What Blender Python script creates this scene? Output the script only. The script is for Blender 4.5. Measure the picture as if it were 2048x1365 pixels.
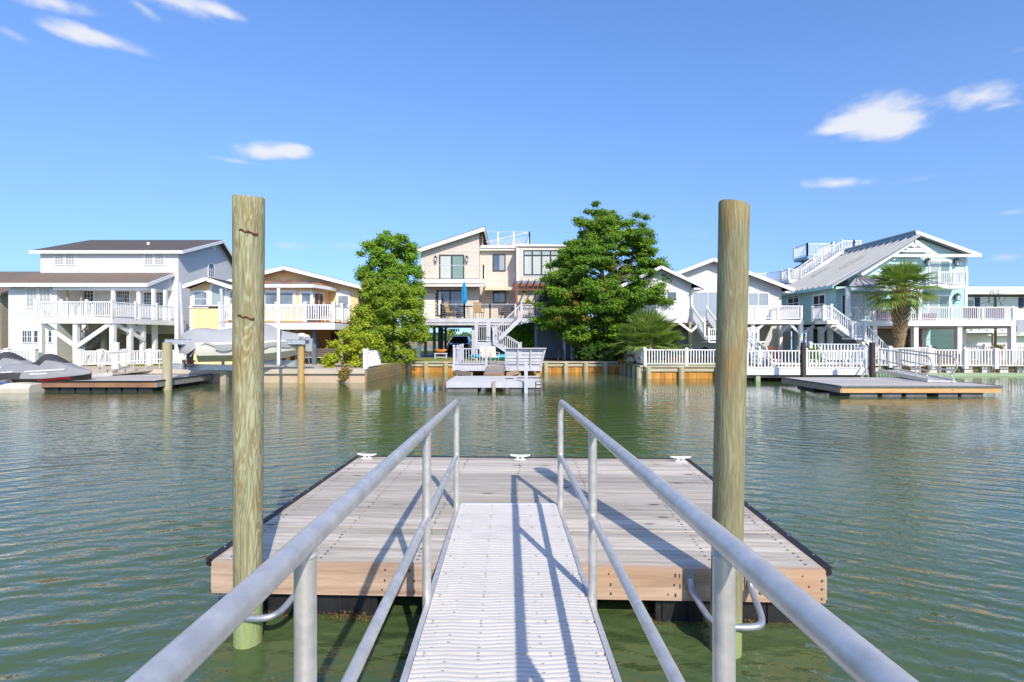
import bpy, bmesh, math, random
from mathutils import Vector, Matrix
import numpy as np
for o in list(bpy.data.objects): bpy.data.objects.remove(o)
SC = bpy.context.scene; COL = SC.collection
R = math.radians
H = 2.09            # camera height over the water
HOR = 675.0         # horizon row in the 2048 px photograph
FP = 1024.0         # focal length in those pixels
# ------------------------------------------------------------------ camera, sky, sun
cam = bpy.data.cameras.new('camera'); camo = bpy.data.objects.new('camera', cam); COL.objects.link(camo)
camo.location = (0, 0, H); camo.rotation_euler = (R(90), 0, 0)
cam.sensor_width = 36; cam.lens = 18; cam.clip_start = .05; cam.clip_end = 8000
cam.shift_y = (HOR - 682.5) / 2048 * -1 * -1
SC.camera = camo
SUN_TO = Vector((.335, -.94, 0)).normalized(); ELEV = 38.0
SUN_TO = Vector((SUN_TO.x*math.cos(R(ELEV)), SUN_TO.y*math.cos(R(ELEV)), math.sin(R(ELEV))))
sun = bpy.data.lights.new('sun', 'SUN'); suno = bpy.data.objects.new('sun', sun); COL.objects.link(suno)
sun.energy = 3.4; sun.angle = R(.55); sun.color = (1, .91, .78)
suno.rotation_euler = (-SUN_TO).to_track_quat('-Z', 'Y').to_euler(); suno.location = (5, -15, 30)
SC.view_settings.view_transform = 'Standard'; SC.view_settings.look = 'None'
SC.view_settings.exposure = .47; SC.view_settings.gamma = 1
W = bpy.data.worlds.new('World'); SC.world = W; W.use_nodes = True
def world():
    nt = W.node_tree; N = nt.nodes; L = nt.links
    bg = N['Background']; bg.inputs['Strength'].default_value = .15
    sky = N.new('ShaderNodeTexSky'); sky.sky_type = 'NISHITA'; sky.sun_disc = False
    sky.sun_elevation = R(ELEV); sky.sun_rotation = math.atan2(SUN_TO.x, SUN_TO.y)
    sky.air_density = 1.0; sky.dust_density = .6; sky.ozone_density = 3.0; sky.altitude = 0
    hs = N.new('ShaderNodeHueSaturation'); hs.inputs['Saturation'].default_value = 1.19; hs.inputs['Value'].default_value = 1.07; hs.inputs['Hue'].default_value = .511
    tc = N.new('ShaderNodeTexCoord'); sp = N.new('ShaderNodeSeparateXYZ'); L.new(tc.outputs['Generated'], sp.inputs[0])
    def m(op, a, b=None, c=None, clamp=False):
        n = N.new('ShaderNodeMath'); n.operation = op; n.use_clamp = clamp
        for i, v in enumerate((a, b, c)):
            if v is None: continue
            if isinstance(v, (int, float)): n.inputs[i].default_value = v
            else: L.new(v, n.inputs[i])
        return n.outputs[0]
    # the clear band of the sky reaches lower here: look the sky up a little higher than the true elevation
    zz = m('MULTIPLY_ADD', m('MAXIMUM', sp.outputs[2], 0.0), .50, .14); cb = N.new('ShaderNodeCombineXYZ'); L.new(sp.outputs[0], cb.inputs[0]); L.new(sp.outputs[1], cb.inputs[1]); L.new(zz, cb.inputs[2])
    nv = N.new('ShaderNodeVectorMath'); nv.operation = 'NORMALIZE'; L.new(cb.outputs[0], nv.inputs[0]); L.new(nv.outputs[0], sky.inputs['Vector'])
    L.new(sky.outputs[0], hs.inputs['Color'])
    # clouds sit at fixed compass bearings and heights of the sky
    az = m('ARCTAN2', sp.outputs[0], sp.outputs[1]); el = m('ARCSINE', sp.outputs[2])
    nz = N.new('ShaderNodeTexNoise'); nz.inputs['Scale'].default_value = 9; nz.inputs['Detail'].default_value = 7; nz.inputs['Roughness'].default_value = .55
    mp = N.new('ShaderNodeMapping'); mp.inputs['Scale'].default_value = (1, 1, 2.2); L.new(tc.outputs['Generated'], mp.inputs[0]); L.new(mp.outputs[0], nz.inputs['Vector'])
    nz2 = N.new('ShaderNodeTexNoise'); nz2.inputs['Scale'].default_value = 34; nz2.inputs['Detail'].default_value = 6; L.new(mp.outputs[0], nz2.inputs['Vector'])
    total = None
    def ang(px, py):
        u = (px-1024)/FP; v = (HOR-py)/FP
        return math.atan(u), math.atan(v/math.sqrt(1+u*u))
    CL = [  # px, py, half width, half height above, half height below, tilt, density
        (1750,240,105,52,34,.0,1.25),(1790,256,70,26,26,.0,1.0),(1690,252,75,22,12,-.1,1.0),
        (1955,196,88,30,26,.06,1.0),(2010,212,40,10,8,0,.6),
        (1675,367,88,14,12,.10,.7),(1830,360,60,8,6,-.05,.3),(1940,384,36,8,6,0,.25),
        (545,305,80,22,16,-.10,1.1),(590,300,36,14,16,0,.9),(455,320,60,7,6,0,.4),
        (150,70,76,26,16,.05,.95),(225,84,90,17,14,.1,.85),(20,68,45,12,12,.15,.5),
        (100,4,105,30,20,-.12,.8),(365,6,125,34,24,0,.95),(440,22,50,12,10,.05,.6),(290,20,45,12,16,.4,.5),
        (585,492,45,12,10,0,.35),(700,492,40,12,12,0,.35),(1380,470,60,26,20,0,.18),(2010,515,50,10,10,0,.3),(2030,425,40,8,6,0,.35),
        (745,260,50,7,6,0,.15),(2040,100,35,9,9,0,.22),(300,520,200,40,40,0,.12)]
    for (px,py,hw,hu,hd,tilt,den) in CL:
        a0,e0 = ang(px,py); da = abs(ang(px+hw,py)[0]-ang(px-hw,py)[0])/2
        up = ang(px,py-hu)[1]-e0; dn = e0-ang(px,py+hd)[1]
        x = m('SUBTRACT', az, a0); e = m('SUBTRACT', el, e0); e = m('MULTIPLY_ADD', x, tilt, e)
        xx = m('POWER', m('ABSOLUTE', m('DIVIDE', x, da)), 2.0)
        yu = m('POWER', m('DIVIDE', m('MAXIMUM', e, 0.0), up), 2.0); yd = m('POWER', m('DIVIDE', m('MAXIMUM', m('MULTIPLY', e, -1.0), 0.0), dn), 2.0)
        r = m('SQRT', m('ADD', xx, m('ADD', yu, yd)))
        k = m('MULTIPLY', m('SUBTRACT', 1.25, r, clamp=False), den)
        k = m('MAXIMUM', k, 0.0)
        total = k if total is None else m('ADD', total, k)
    n1 = m('MULTIPLY_ADD', nz.outputs[0], 1.5, -.75); n2 = m('MULTIPLY_ADD', nz2.outputs[0], 1.5, -.75)
    dens = m('ADD', m('MULTIPLY', total, 1.0), m('MULTIPLY', m('ADD', n1, n2), m('MINIMUM', m('MULTIPLY', total, 2.2), .85)))
    mr = N.new('ShaderNodeMapRange'); mr.interpolation_type = 'SMOOTHSTEP'; L.new(dens, mr.inputs[0]); mr.inputs[1].default_value = .03; mr.inputs[2].default_value = 1.25; mr.inputs[4].default_value = .92
    up = m('GREATER_THAN', sp.outputs[1], 0.0)
    fac = m('MULTIPLY', mr.outputs[0], up)
    mix = N.new('ShaderNodeMix'); mix.data_type = 'RGBA'; L.new(fac, mix.inputs[0]); L.new(hs.outputs[0], mix.inputs[6]); mix.inputs[7].default_value = (4.2, 4.3, 4.6, 1)
    L.new(mix.outputs[2], bg.inputs['Color'])
world()
# ------------------------------------------------------------------ helpers
def fx(px, D): return (px-1024)*D/FP
def fz(py, D): return H-(py-HOR)*D/FP
def P(px, py, D): return Vector((fx(px,D), D, fz(py,D)))
MATS = {}
def newmat(name):
    m = bpy.data.materials.new(name); m.use_nodes = True; MATS[name] = m
    nt = m.node_tree; return m, nt.nodes, nt.links, nt.nodes['Principled BSDF']
def coords(N, L, scale=(1,1,1), kind='Object'):
    tc = N.new('ShaderNodeTexCoord'); mp = N.new('ShaderNodeMapping'); mp.inputs['Scale'].default_value = scale
    L.new(tc.outputs[kind], mp.inputs[0]); return mp.outputs[0]
def noise(N, L, v, scale=5, detail=5, rough=.55, dist=0):
    n = N.new('ShaderNodeTexNoise'); n.inputs['Scale'].default_value = scale; n.inputs['Detail'].default_value = detail
    n.inputs['Roughness'].default_value = rough; n.inputs['Distortion'].default_value = dist; L.new(v, n.inputs['Vector']); return n.outputs[0]
def ramp(N, L, f, stops):
    r = N.new('ShaderNodeValToRGB'); e = r.color_ramp.elements
    while len(e) < len(stops): e.new(.5)
    for el, (p, c) in zip(e, stops): el.position = p; el.color = (*c, 1) if len(c) == 3 else c
    L.new(f, r.inputs[0]); return r.outputs[0]
def mixc(N, L, f, a, b, mode='MIX'):
    x = N.new('ShaderNodeMix'); x.data_type = 'RGBA'; x.blend_type = mode
    for i, v in ((0,f),(6,a),(7,b)):
        if isinstance(v, (int,float)): x.inputs[i].default_value = v
        elif isinstance(v, tuple): x.inputs[i].default_value = (*v,1)
        else: L.new(v, x.inputs[i])
    return x.outputs[2]
def mth(N, L, op, a, b=None, c=None):
    n = N.new('ShaderNodeMath'); n.operation = op
    for i, v in enumerate((a,b,c)):
        if v is None: continue
        if isinstance(v,(int,float)): n.inputs[i].default_value = v
        else: L.new(v, n.inputs[i])
    return n.outputs[0]
def bump(N, L, bs, h, strength=.3, dist=.01, prev=None):
    b = N.new('ShaderNodeBump'); b.inputs['Strength'].default_value = strength; b.inputs['Distance'].default_value = dist
    L.new(h, b.inputs['Height']); L.new(b.outputs[0], bs.inputs['Normal']); return b
def pm(name, c, var=.12, scale=3, rough=.6, metal=0, st=(1,1,1), bmp=0, bd=.005, dirt=None, spec=.4):
    """plain surface with a soft noise variation of its colour and fine bump"""
    m,N,L,b = newmat(name); v = coords(N,L,st)
    n = noise(N,L,v,scale,6,.6)
    lo = tuple(x*(1-var) for x in c); hi = tuple(min(1,x*(1+var*.7)) for x in c)
    col = ramp(N,L,n,[(.3,lo),(.7,hi)])
    if dirt:
        n2 = noise(N,L,v,scale*.37,7,.7); f = ramp(N,L,n2,[(.52,(0,0,0)),(.75,(.8,.8,.8))]); col = mixc(N,L,f,col,dirt)
    L.new(col,b.inputs['Base Color']); b.inputs['Roughness'].default_value = rough; b.inputs['Metallic'].default_value = metal
    b.inputs['Specular IOR Level'].default_value = spec
    if bmp: bump(N,L,b,noise(N,L,v,scale*6,4),bmp,bd)
    return m
def siding(name, c, pitch=.13, vert=False, depth=.02):
    m,N,L,b = newmat(name); tc = N.new('ShaderNodeTexCoord'); s = N.new('ShaderNodeSeparateXYZ'); L.new(tc.outputs['Object'], s.inputs[0])
    if vert:
        q = mth(N,L,'ADD',s.outputs[0],s.outputs[1]); fr = mth(N,L,'FRACT',mth(N,L,'DIVIDE',q,pitch)); h = mth(N,L,'LESS_THAN',fr,.16)
    else:
        fr = mth(N,L,'FRACT',mth(N,L,'DIVIDE',s.outputs[2],pitch)); h = mth(N,L,'SUBTRACT',1.0,fr)
    v = coords(N,L,(.6,.6,2.5)); n = noise(N,L,v,1.3,6,.6)
    col = ramp(N,L,n,[(.3,tuple(x*.90 for x in c)),(.65,c)])
    # shadow line under each lap is painted darker; batten joints get a dark line
    shade_joint = mth(N,L,'LESS_THAN',fr,.17) if not vert else mth(N,L,'LESS_THAN',mth(N,L,'ABSOLUTE',mth(N,L,'SUBTRACT',fr,.16)),.02)
    col = mixc(N,L,mth(N,L,'MULTIPLY',shade_joint,.42),col,tuple(x*.55 for x in c))
    L.new(col,b.inputs['Base Color']); b.inputs['Roughness'].default_value = .55; b.inputs['Specular IOR Level'].default_value = .25
    bump(N,L,b,h,.55,depth); return m
def shingle(name, c1, c2, c3):
    m,N,L,b = newmat(name); v = coords(N,L,(1,1,1))
    br = N.new('ShaderNodeTexBrick'); br.inputs['Scale'].default_value = 1; br.inputs['Brick Width'].default_value = .28; br.inputs['Row Height'].default_value = .12
    br.inputs['Mortar Size'].default_value = .012; L.new(v, br.inputs['Vector'])
    br.inputs['Color1'].default_value = (*c1,1); br.inputs['Color2'].default_value = (*c2,1); br.inputs['Mortar'].default_value = (*[x*.4 for x in c1],1)
    n = noise(N,L,v,.5,8,.65); f = ramp(N,L,n,[(.42,(0,0,0)),(.7,(1,1,1))]); col = mixc(N,L,mth(N,L,'MULTIPLY',f,.8),br.outputs[0],c3)
    n2 = noise(N,L,v,9,4); col = mixc(N,L,.5,col,mixc(N,L,n2,tuple(x*.6 for x in c1),tuple(min(1,x*1.5) for x in c1)),'MIX')
    L.new(col,b.inputs['Base Color']); b.inputs['Roughness'].default_value = .9; b.inputs['Specular IOR Level'].default_value = .2
    bump(N,L,b,n2,.5,.02); return m
def glass(name, c, rough=.04, spec=.9, curtain=None):
    m,N,L,b = newmat(name); v = coords(N,L,(1,1,1)); n = noise(N,L,v,1.2,4)
    col = ramp(N,L,n,[(.35,tuple(x*.6 for x in c)),(.65,tuple(x*1.4 for x in c))])
    if curtain:
        tc = coords(N,L,(1,1,.02)); w = noise(N,L,tc,16,3); col = mixc(N,L,w,tuple(x*.55 for x in curtain),curtain)
    L.new(col,b.inputs['Base Color']); b.inputs['Roughness'].default_value = .5 if curtain else rough; b.inputs['Specular IOR Level'].default_value = spec
    b.inputs['Coat Weight'].default_value = 1 if curtain else .4; b.inputs['Coat Roughness'].default_value = .03; b.inputs['IOR'].default_value = 1.5
    return m
def wood(name, c1, c2, axis=0, scale=2.2, rough=.75, knots=.5, island=.35, warm=None, bmp=.35):
    """weathered boards, grain along axis, every board its own tone"""
    m,N,L,b = newmat(name); st = [9,9,9]; st[axis] = .55
    v = coords(N,L,tuple(st)); g = N.new('ShaderNodeNewGeometry'); rnd = g.outputs['Random Per Island']
    av = N.new('ShaderNodeVectorMath'); av.operation = 'ADD'; L.new(v,av.inputs[0]); cx = N.new('ShaderNodeCombineXYZ')
    rs = mth(N,L,'MULTIPLY',rnd,37.0)
    for i in range(3): L.new(rs,cx.inputs[i])
    L.new(cx.outputs[0],av.inputs[1]); v = av.outputs[0]
    n = noise(N,L,v,scale,8,.62,.6); nf = noise(N,L,v,scale*4.5,5,.7,.3)
    col = ramp(N,L,n,[(.28,c1),(.5,tuple((a+d)/2 for a,d in zip(c1,c2))),(.72,c2)])
    col = mixc(N,L,mth(N,L,'MULTIPLY',ramp(N,L,nf,[(.52,(0,0,0)),(.72,(1,1,1))]),.35),col,tuple(x*.45 for x in c1))
    if warm:
        nw = noise(N,L,coords(N,L,(1,1,1)),.55,4); col = mixc(N,L,ramp(N,L,nw,[(.45,(0,0,0)),(.68,(.75,.75,.75))]),col,warm)
    hv = N.new('ShaderNodeHueSaturation'); L.new(col,hv.inputs['Color']); L.new(mth(N,L,'MULTIPLY_ADD',rnd,island,1-island*.5),hv.inputs['Value']); col = hv.outputs[0]
    if knots:
        ks = [4.2,4.2,4.2]; ks[axis] = 1.25
        kv = N.new('ShaderNodeTexVoronoi'); kv.inputs['Scale'].default_value = 1.25; kv.inputs['Randomness'].default_value = 1
        L.new(coords(N,L,tuple(ks)),kv.inputs['Vector'])
        kf = ramp(N,L,kv.outputs['Distance'],[(.0,(1,1,1)),(.062,(.95,.95,.95)),(.10,(.25,.25,.25)),(.19,(0,0,0))])
        col = mixc(N,L,mth(N,L,'MULTIPLY',kf,knots),col,(.045,.026,.016))
    L.new(col,b.inputs['Base Color']); b.inputs['Roughness'].default_value = rough; b.inputs['Specular IOR Level'].default_value = .25
    if bmp: bump(N,L,b,nf,bmp,.006)
    return m
def leafmat(name, c1, c2, c3=None, sc=.9):
    m,N,L,b = newmat(name); v = coords(N,L,(1,1,1)); n = noise(N,L,v,sc,3,.6); g = N.new('ShaderNodeNewGeometry')
    f = mth(N,L,'MULTIPLY_ADD',g.outputs['Random Per Island'],.45,mth(N,L,'MULTIPLY_ADD',n,1.3,-.38))
    st = [(.2,c1),(.75,c2)]
    if c3: st.append((.98,c3))
    col = ramp(N,L,f,st); L.new(col,b.inputs['Base Color']); b.inputs['Roughness'].default_value = .55; b.inputs['Specular IOR Level'].default_value = .3
    tr = N.new('ShaderNodeBsdfTranslucent'); mx = N.new('ShaderNodeMixShader'); mx.inputs[0].default_value = .34
    L.new(mixc(N,L,.5,col,(.25,.42,.03)),tr.inputs[0]); L.new(b.outputs[0],mx.inputs[1]); L.new(tr.outputs[0],mx.inputs[2]); L.new(mx.outputs[0],N['Material Output'].inputs[0])
    return m

class B:
    """collects shapes of one mesh"""
    def __init__(s): s.v=[]; s.f=[]; s.marks=[]
    def use(s,mat): s.marks.append((len(s.f),mat)); return s
    def add(s, vs, fs):
        n=len(s.v); s.v += [tuple(v) for v in vs]; s.f += [tuple(i+n for i in f) for f in fs]; return s
    def box(s, x0,x1,y0,y1,z0,z1):
        if x0>x1: x0,x1=x1,x0
        if y0>y1: y0,y1=y1,y0
        if z0>z1: z0,z1=z1,z0
        return s.add([(x0,y0,z0),(x1,y0,z0),(x1,y1,z0),(x0,y1,z0),(x0,y0,z1),(x1,y0,z1),(x1,y1,z1),(x0,y1,z1)],
                     [(0,3,2,1),(4,5,6,7),(0,1,5,4),(1,2,6,5),(2,3,7,6),(3,0,4,7)])
    def obox(s, o, u, n, a, d, z):
        """box spanned by u (along), n (out), z (up) from o"""
        o=Vector(o); u=Vector(u); n=Vector(n); k=Vector((0,0,1)); vs=[o+u*i+n*j+k*h for h in z for j in d for i in a]
        return s.add(vs,[(0,2,3,1),(4,5,7,6),(0,1,5,4),(1,3,7,5),(3,2,6,7),(2,0,4,6)])
    def beam(s, p, q, w, h, up=(0,0,1)):
        p=Vector(p); q=Vector(q); d=(q-p)
        if d.length<1e-6: return s
        d.normalize(); up=Vector(up)
        if abs(d.dot(up))>.98: up=Vector((0,1,0))
        r=d.cross(up).normalized()*w/2; t=r.cross(d).normalized()*h/2
        vs=[p-r-t,p+r-t,p+r+t,p-r+t,q-r-t,q+r-t,q+r+t,q-r+t]
        return s.add(vs,[(0,1,2,3),(7,6,5,4),(0,4,5,1),(1,5,6,2),(2,6,7,3),(3,7,4,0)])
    def tube(s, pts, r, n=10, caps=True):
        pts=[Vector(p) for p in pts]; rs=r if isinstance(r,(list,tuple)) else [r]*len(pts); base=len(s.v); prev=None
        for i,p in enumerate(pts):
            d=(pts[min(i+1,len(pts)-1)]-pts[max(i-1,0)]).normalized()
            if prev is None:
                a=Vector((0,0,1)) if abs(d.z)<.9 else Vector((1,0,0)); u=d.cross(a).normalized()
            else: u=(prev-d*prev.dot(d)).normalized()
            prev=u; w=d.cross(u)
            for k in range(n):
                t=2*math.pi*k/n; s.v.append(tuple(p+(u*math.cos(t)+w*math.sin(t))*rs[i]))
        for i in range(len(pts)-1):
            for k in range(n):
                a=base+i*n+k; b=base+i*n+(k+1)%n; s.f.append((a,b,b+n,a+n))
        if caps:
            s.f.append(tuple(base+k for k in reversed(range(n)))); e=base+(len(pts)-1)*n; s.f.append(tuple(e+k for k in range(n)))
        return s
    def loft(s, secs, closed=True, caps=True):
        base=len(s.v); n=len(secs[0])
        for c in secs: s.v += [tuple(p) for p in c]
        for i in range(len(secs)-1):
            for k in range(n if closed else n-1):
                a=base+i*n+k; b=base+i*n+(k+1)%n; s.f.append((a,b,b+n,a+n))
        if caps and closed:
            s.f.append(tuple(base+k for k in reversed(range(n)))); e=base+(len(secs)-1)*n; s.f.append(tuple(e+k for k in range(n)))
        return s
    def prism(s, poly, axis, a, b):
        """polygon in the two other axes (order x,y,z) extruded along axis from a to b"""
        def mk(p,t):
            return {'x':(t,p[0],p[1]),'y':(p[0],t,p[1]),'z':(p[0],p[1],t)}[axis]
        n=len(poly); vs=[mk(p,a) for p in poly]+[mk(p,b) for p in poly]
        return s.add(vs,[tuple(range(n)),tuple(reversed(range(n,2*n)))]+[(i,i+n,(i+1)%n+n,(i+1)%n) for i in range(n)])
    def slab(s, quad, t):
        """quad of four points thickened downwards"""
        q=[Vector(p) for p in quad]; lo=[p-Vector((0,0,t)) for p in q]
        return s.add(q+lo,[(0,1,2,3),(7,6,5,4)]+[(i,i+4,(i+1)%4+4,(i+1)%4) for i in range(4)])
    def ball(s, c, r, n=10, m=6, sz=(1,1,1)):
        secs=[]
        for j in range(m+1):
            t=math.pi*j/m; rr=max(.02,math.sin(t)); secs.append([(c[0]+r*sz[0]*rr*math.cos(2*math.pi*k/n),c[1]+r*sz[1]*rr*math.sin(2*math.pi*k/n),c[2]-r*sz[2]*math.cos(t)) for k in range(n)])
        return s.loft(secs)
    def build(s, name, mat, parent=None, smooth=False, bevel=0):
        me=bpy.data.meshes.new(name); off=Vector((0,0,0))
        if parent is not None: off=Vector(parent.get('_o',(0,0,0)))
        me.from_pydata([(v[0]-off.x,v[1]-off.y,v[2]-off.z) for v in s.v],[],s.f)
        bm=bmesh.new(); bm.from_mesh(me); bmesh.ops.recalc_face_normals(bm,faces=bm.faces); bm.to_mesh(me); bm.free()
        o=bpy.data.objects.new(name,me); COL.objects.link(o)
        me.materials.append(M[mat] if isinstance(mat,str) else mat)
        for k,(i0,mn) in enumerate(s.marks):
            me.materials.append(M[mn]); i1=s.marks[k+1][0] if k+1<len(s.marks) else len(s.f)
            for i in range(i0,i1): me.polygons[i].material_index=k+1
        if smooth:
            for p in me.polygons: p.use_smooth=True
            try: me.set_sharp_from_angle(angle=R(38))
            except Exception: pass
        if parent is not None: o.parent=parent; o['_o']=tuple(off)
        if bevel:
            mo=o.modifiers.new('bevel','BEVEL'); mo.width=bevel; mo.segments=2; mo.limit_method='ANGLE'
        return o
class RawB(B):
    pass
def tag(o,label,cat,group=None,kind=None):
    if label: o['label']=label
    if cat: o['category']=cat
    if group: o['group']=group
    if kind: o['kind']=kind
    return o
def thing(name,label,cat,loc=(0,0,0),group=None):
    o=bpy.data.objects.new(name,None); COL.objects.link(o); o.location=loc; o['_o']=tuple(loc); o.empty_display_size=.2
    return tag(o,label,cat,group)
def single(o,label,cat,group=None): return tag(o,label,cat,group)
def struct(o): o['kind']='structure'; return o
def copy_tree(o,loc=None,rz=None,label=None,group=None):
    c=o.copy(); COL.objects.link(c)
    if loc is not None: c.location=loc
    if rz is not None: c.rotation_euler=(0,0,rz)
    if label: c['label']=label
    if group: c['group']=group
    for ch in list(o.children):
        d=ch.copy(); COL.objects.link(d); d.parent=c
        for g in list(ch.children):
            e=g.copy(); COL.objects.link(e); e.parent=d
    return c
M=MATS
# ------------------------------------------------------------------ materials
def build_mats():
    siding('white_siding',(.68,.68,.67)); siding('cottage_siding',(.67,.67,.65)); siding('cream_siding',(.66,.60,.51),.17)
    siding('cream_batten',(.64,.58,.49),.34,True); siding('teal_siding',(.43,.70,.66),.15); siding('teal_batten',(.55,.76,.74),.34,True)
    siding('pale_siding',(.66,.74,.68),.15); siding('tan_siding',(.42,.37,.27),.13)
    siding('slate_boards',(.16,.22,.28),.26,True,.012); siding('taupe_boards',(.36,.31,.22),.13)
    pm('white_trim',(.82,.82,.81),.05,2,.45); pm('white_vinyl',(.83,.83,.82),.06,3,.4); pm('cream_trim',(.78,.73,.65),.06,2,.5)
    pm('lavender_paint',(.54,.54,.58),.16,2.5,.6,dirt=(.42,.43,.45)); pm('grey_paint',(.50,.51,.53),.16,3,.6,dirt=(.34,.34,.34))
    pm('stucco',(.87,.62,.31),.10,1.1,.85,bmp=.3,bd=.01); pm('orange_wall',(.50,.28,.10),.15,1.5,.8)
    pm('dark_frame',(.035,.033,.035),.2,4,.4); pm('bronze',(.06,.05,.04),.2,4,.4); pm('black_iron',(.02,.02,.022),.3,5,.5)
    shingle('grey_shingle',(.10,.092,.085),(.165,.15,.135),(.12,.10,.075)); shingle('brown_shingle',(.17,.14,.115),(.25,.21,.17),(.24,.145,.08))
    shingle('rust_shingle',(.34,.155,.08),(.42,.22,.12),(.26,.12,.07)); shingle('dark_shingle',(.05,.05,.055),(.08,.08,.08),(.06,.055,.05))
    pm('metal_roof',(.40,.41,.41),.08,1.2,.45,.15,st=(1,1,1)); pm('blue_trim',(.30,.44,.50),.08,2,.5)
    glass('dark_glass',(.035,.045,.055)); glass('blue_glass',(.06,.09,.12)); glass('grey_glass',(.20,.23,.25),.08)
    glass('curtain_glass',(.3,.3,.3),curtain=(.62,.66,.60)); glass('blind_glass',(.3,.3,.3),curtain=(.50,.50,.48)); glass('green_curtain',(.2,.3,.25),curtain=(.17,.30,.25))
    glass('blue_curtain',(.3,.3,.4),curtain=(.34,.40,.48)); glass('teal_curtain',(.2,.3,.3),curtain=(.40,.50,.47)); glass('skylight_glass',(.16,.19,.22))
    pm('aluminium',(.67,.64,.585),.18,16,.40,.5,st=(1,1,1),bmp=.12,bd=.002,dirt=(.44,.44,.44)); pm('galvanised',(.42,.45,.47),.22,9,.42,.6,bmp=.15,bd=.002)
    pm('float_black',(.025,.025,.027),.3,6,.45,bmp=.2); pm('float_grey',(.18,.18,.18),.25,5,.6,dirt=(.09,.08,.06)); pm('rubber',(.018,.017,.017),.3,8,.55)
    pm('rust',(.15,.05,.02),.4,20,.9); pm('brass_dark',(.18,.12,.06),.3,8,.5,.5)
    wood('dock_board',(.33,.285,.225),(.66,.60,.50),0,2.0,.8,.95,.40,bmp=.6)
    wood('fascia_wood',(.32,.21,.14),(.64,.49,.37),0,1.6,.75,.9,.1,warm=(.50,.30,.17)); wood('fascia_side',(.40,.27,.17),(.62,.48,.34),1,1.6,.75,.6,.1)
    wood('orange_fascia',(.52,.30,.11),(.72,.48,.22),0,1.4,.75,.7,.12); wood('brown_fascia',(.17,.095,.055),(.34,.20,.12),0,1.4,.8,.5,.2,warm=(.42,.22,.10))
    wood('grey_deck',(.28,.265,.245),(.45,.43,.40),0,2,.85,.2,.3); wood('float_deck',(.40,.375,.34),(.60,.565,.515),0,2,.85,.2,.3); wood('pale_deck',(.56,.54,.51),(.70,.68,.64),0,1.8,.8,.15,.15); wood('ramp_board',(.24,.21,.18),(.40,.36,.31),0,2,.85,.2,.3)
    wood('treated_post',(.34,.30,.17),(.52,.50,.34),2,1.6,.8,.3,.12,warm=(.50,.36,.15)); wood('brown_post',(.045,.032,.03),(.10,.075,.07),2,2,.8,.2,.2)
    wood('taupe_post',(.33,.27,.20),(.46,.39,.30),2,1.5,.8,.1,.25); wood('slate_post',(.09,.125,.16),(.16,.205,.25),2,1.5,.8,.1,.2); wood('redwood',(.20,.07,.04),(.32,.13,.075),0,2,.75,.2,.2)
    wood('bulkhead_wood',(.30,.13,.03),(.68,.34,.08),2,1.2,.8,.25,.4,warm=(.60,.30,.06)); wood('bulkhead_old',(.16,.135,.075),(.34,.29,.17),2,1.2,.85,.25,.4,warm=(.44,.22,.05)); wood('cap_wood',(.36,.33,.22),(.54,.51,.37),0,1.6,.8,.25,.2)
    wood('bulkhead_green',(.16,.19,.13),(.30,.32,.22),2,1.2,.85,.2,.3)
    pm('tan_concrete',(.56,.44,.31),.12,1.4,.9,bmp=.3,bd=.01,dirt=(.44,.32,.21)); pm('concrete',(.52,.45,.36),.12,1.5,.9,bmp=.2); pm('block_concrete',(.62,.60,.54),.12,2,.9)
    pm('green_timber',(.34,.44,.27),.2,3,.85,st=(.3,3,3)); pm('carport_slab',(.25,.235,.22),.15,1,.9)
    pm('white_plastic',(.82,.82,.80),.05,3,.4); pm('beige_plastic',(.68,.62,.50),.10,2,.5,dirt=(.5,.45,.36)); pm('blue_paint',(.03,.10,.42),.2,4,.4)
    pm('cover_grey',(.27,.275,.28),.10,2.2,.75,bmp=.25,bd=.01); pm('cover_dark',(.055,.055,.06),.2,3,.75,bmp=.2); pm('hull_red',(.22,.012,.012),.2,4,.3); pm('hull_black',(.015,.015,.017),.3,4,.3)
    pm('canvas',(.37,.37,.375),.10,1.6,.85,bmp=.3,bd=.02); pm('hull_white',(.74,.70,.60),.08,2,.3); pm('engine_blue',(.055,.085,.12),.25,5,.3); pm('canvas_shade',(.36,.36,.355),.1,2,.85)
    pm('car_paint',(.010,.011,.016),.2,2,.12,spec=.8); pm('tyre',(.015,.015,.015),.3,9,.8); pm('rim',(.35,.35,.36),.2,5,.3,.8); pm('lamp_glass',(.55,.58,.6),.2,6,.1,spec=.9)
    pm('umbrella_blue',(.012,.27,.52),.15,6,.8,st=(1,1,.3)); pm('table_purple',(.06,.035,.13),.25,6,.5); pm('tan_mesh',(.50,.32,.14),.12,6,.8); pm('chair_frame',(.24,.26,.24),.2,6,.5)
    pm('navy_cloth',(.025,.035,.09),.25,5,.8); pm('white_cloth',(.78,.76,.72),.1,4,.8); pm('beige_cloth',(.72,.60,.45),.1,4,.85); pm('turquoise',(.02,.36,.52),.2,3,.4)
    pm('kayak_orange',(.52,.17,.03),.25,3,.35); pm('red_plastic',(.24,.045,.035),.2,4,.5); pm('wicker_brown',(.16,.075,.04),.3,14,.8,bmp=.4); pm('wicker_purple',(.13,.05,.09),.3,10,.8)
    pm('awning',(.72,.58,.42),.06,3,.85); pm('terracotta',(.5,.2,.09),.15,4,.8); pm('swing_wood',(.66,.54,.36),.12,3,.7,st=(.4,3,3)); pm('navy_shutter',(.02,.035,.075),.2,4,.5)
    pm('brick_cedar',(.28,.15,.06),.35,9,.9,st=(1,1,2.5)); pm('meter_grey',(.36,.38,.40),.1,4,.5); pm('pink_wall',(.55,.38,.36),.1,2,.8)
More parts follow.
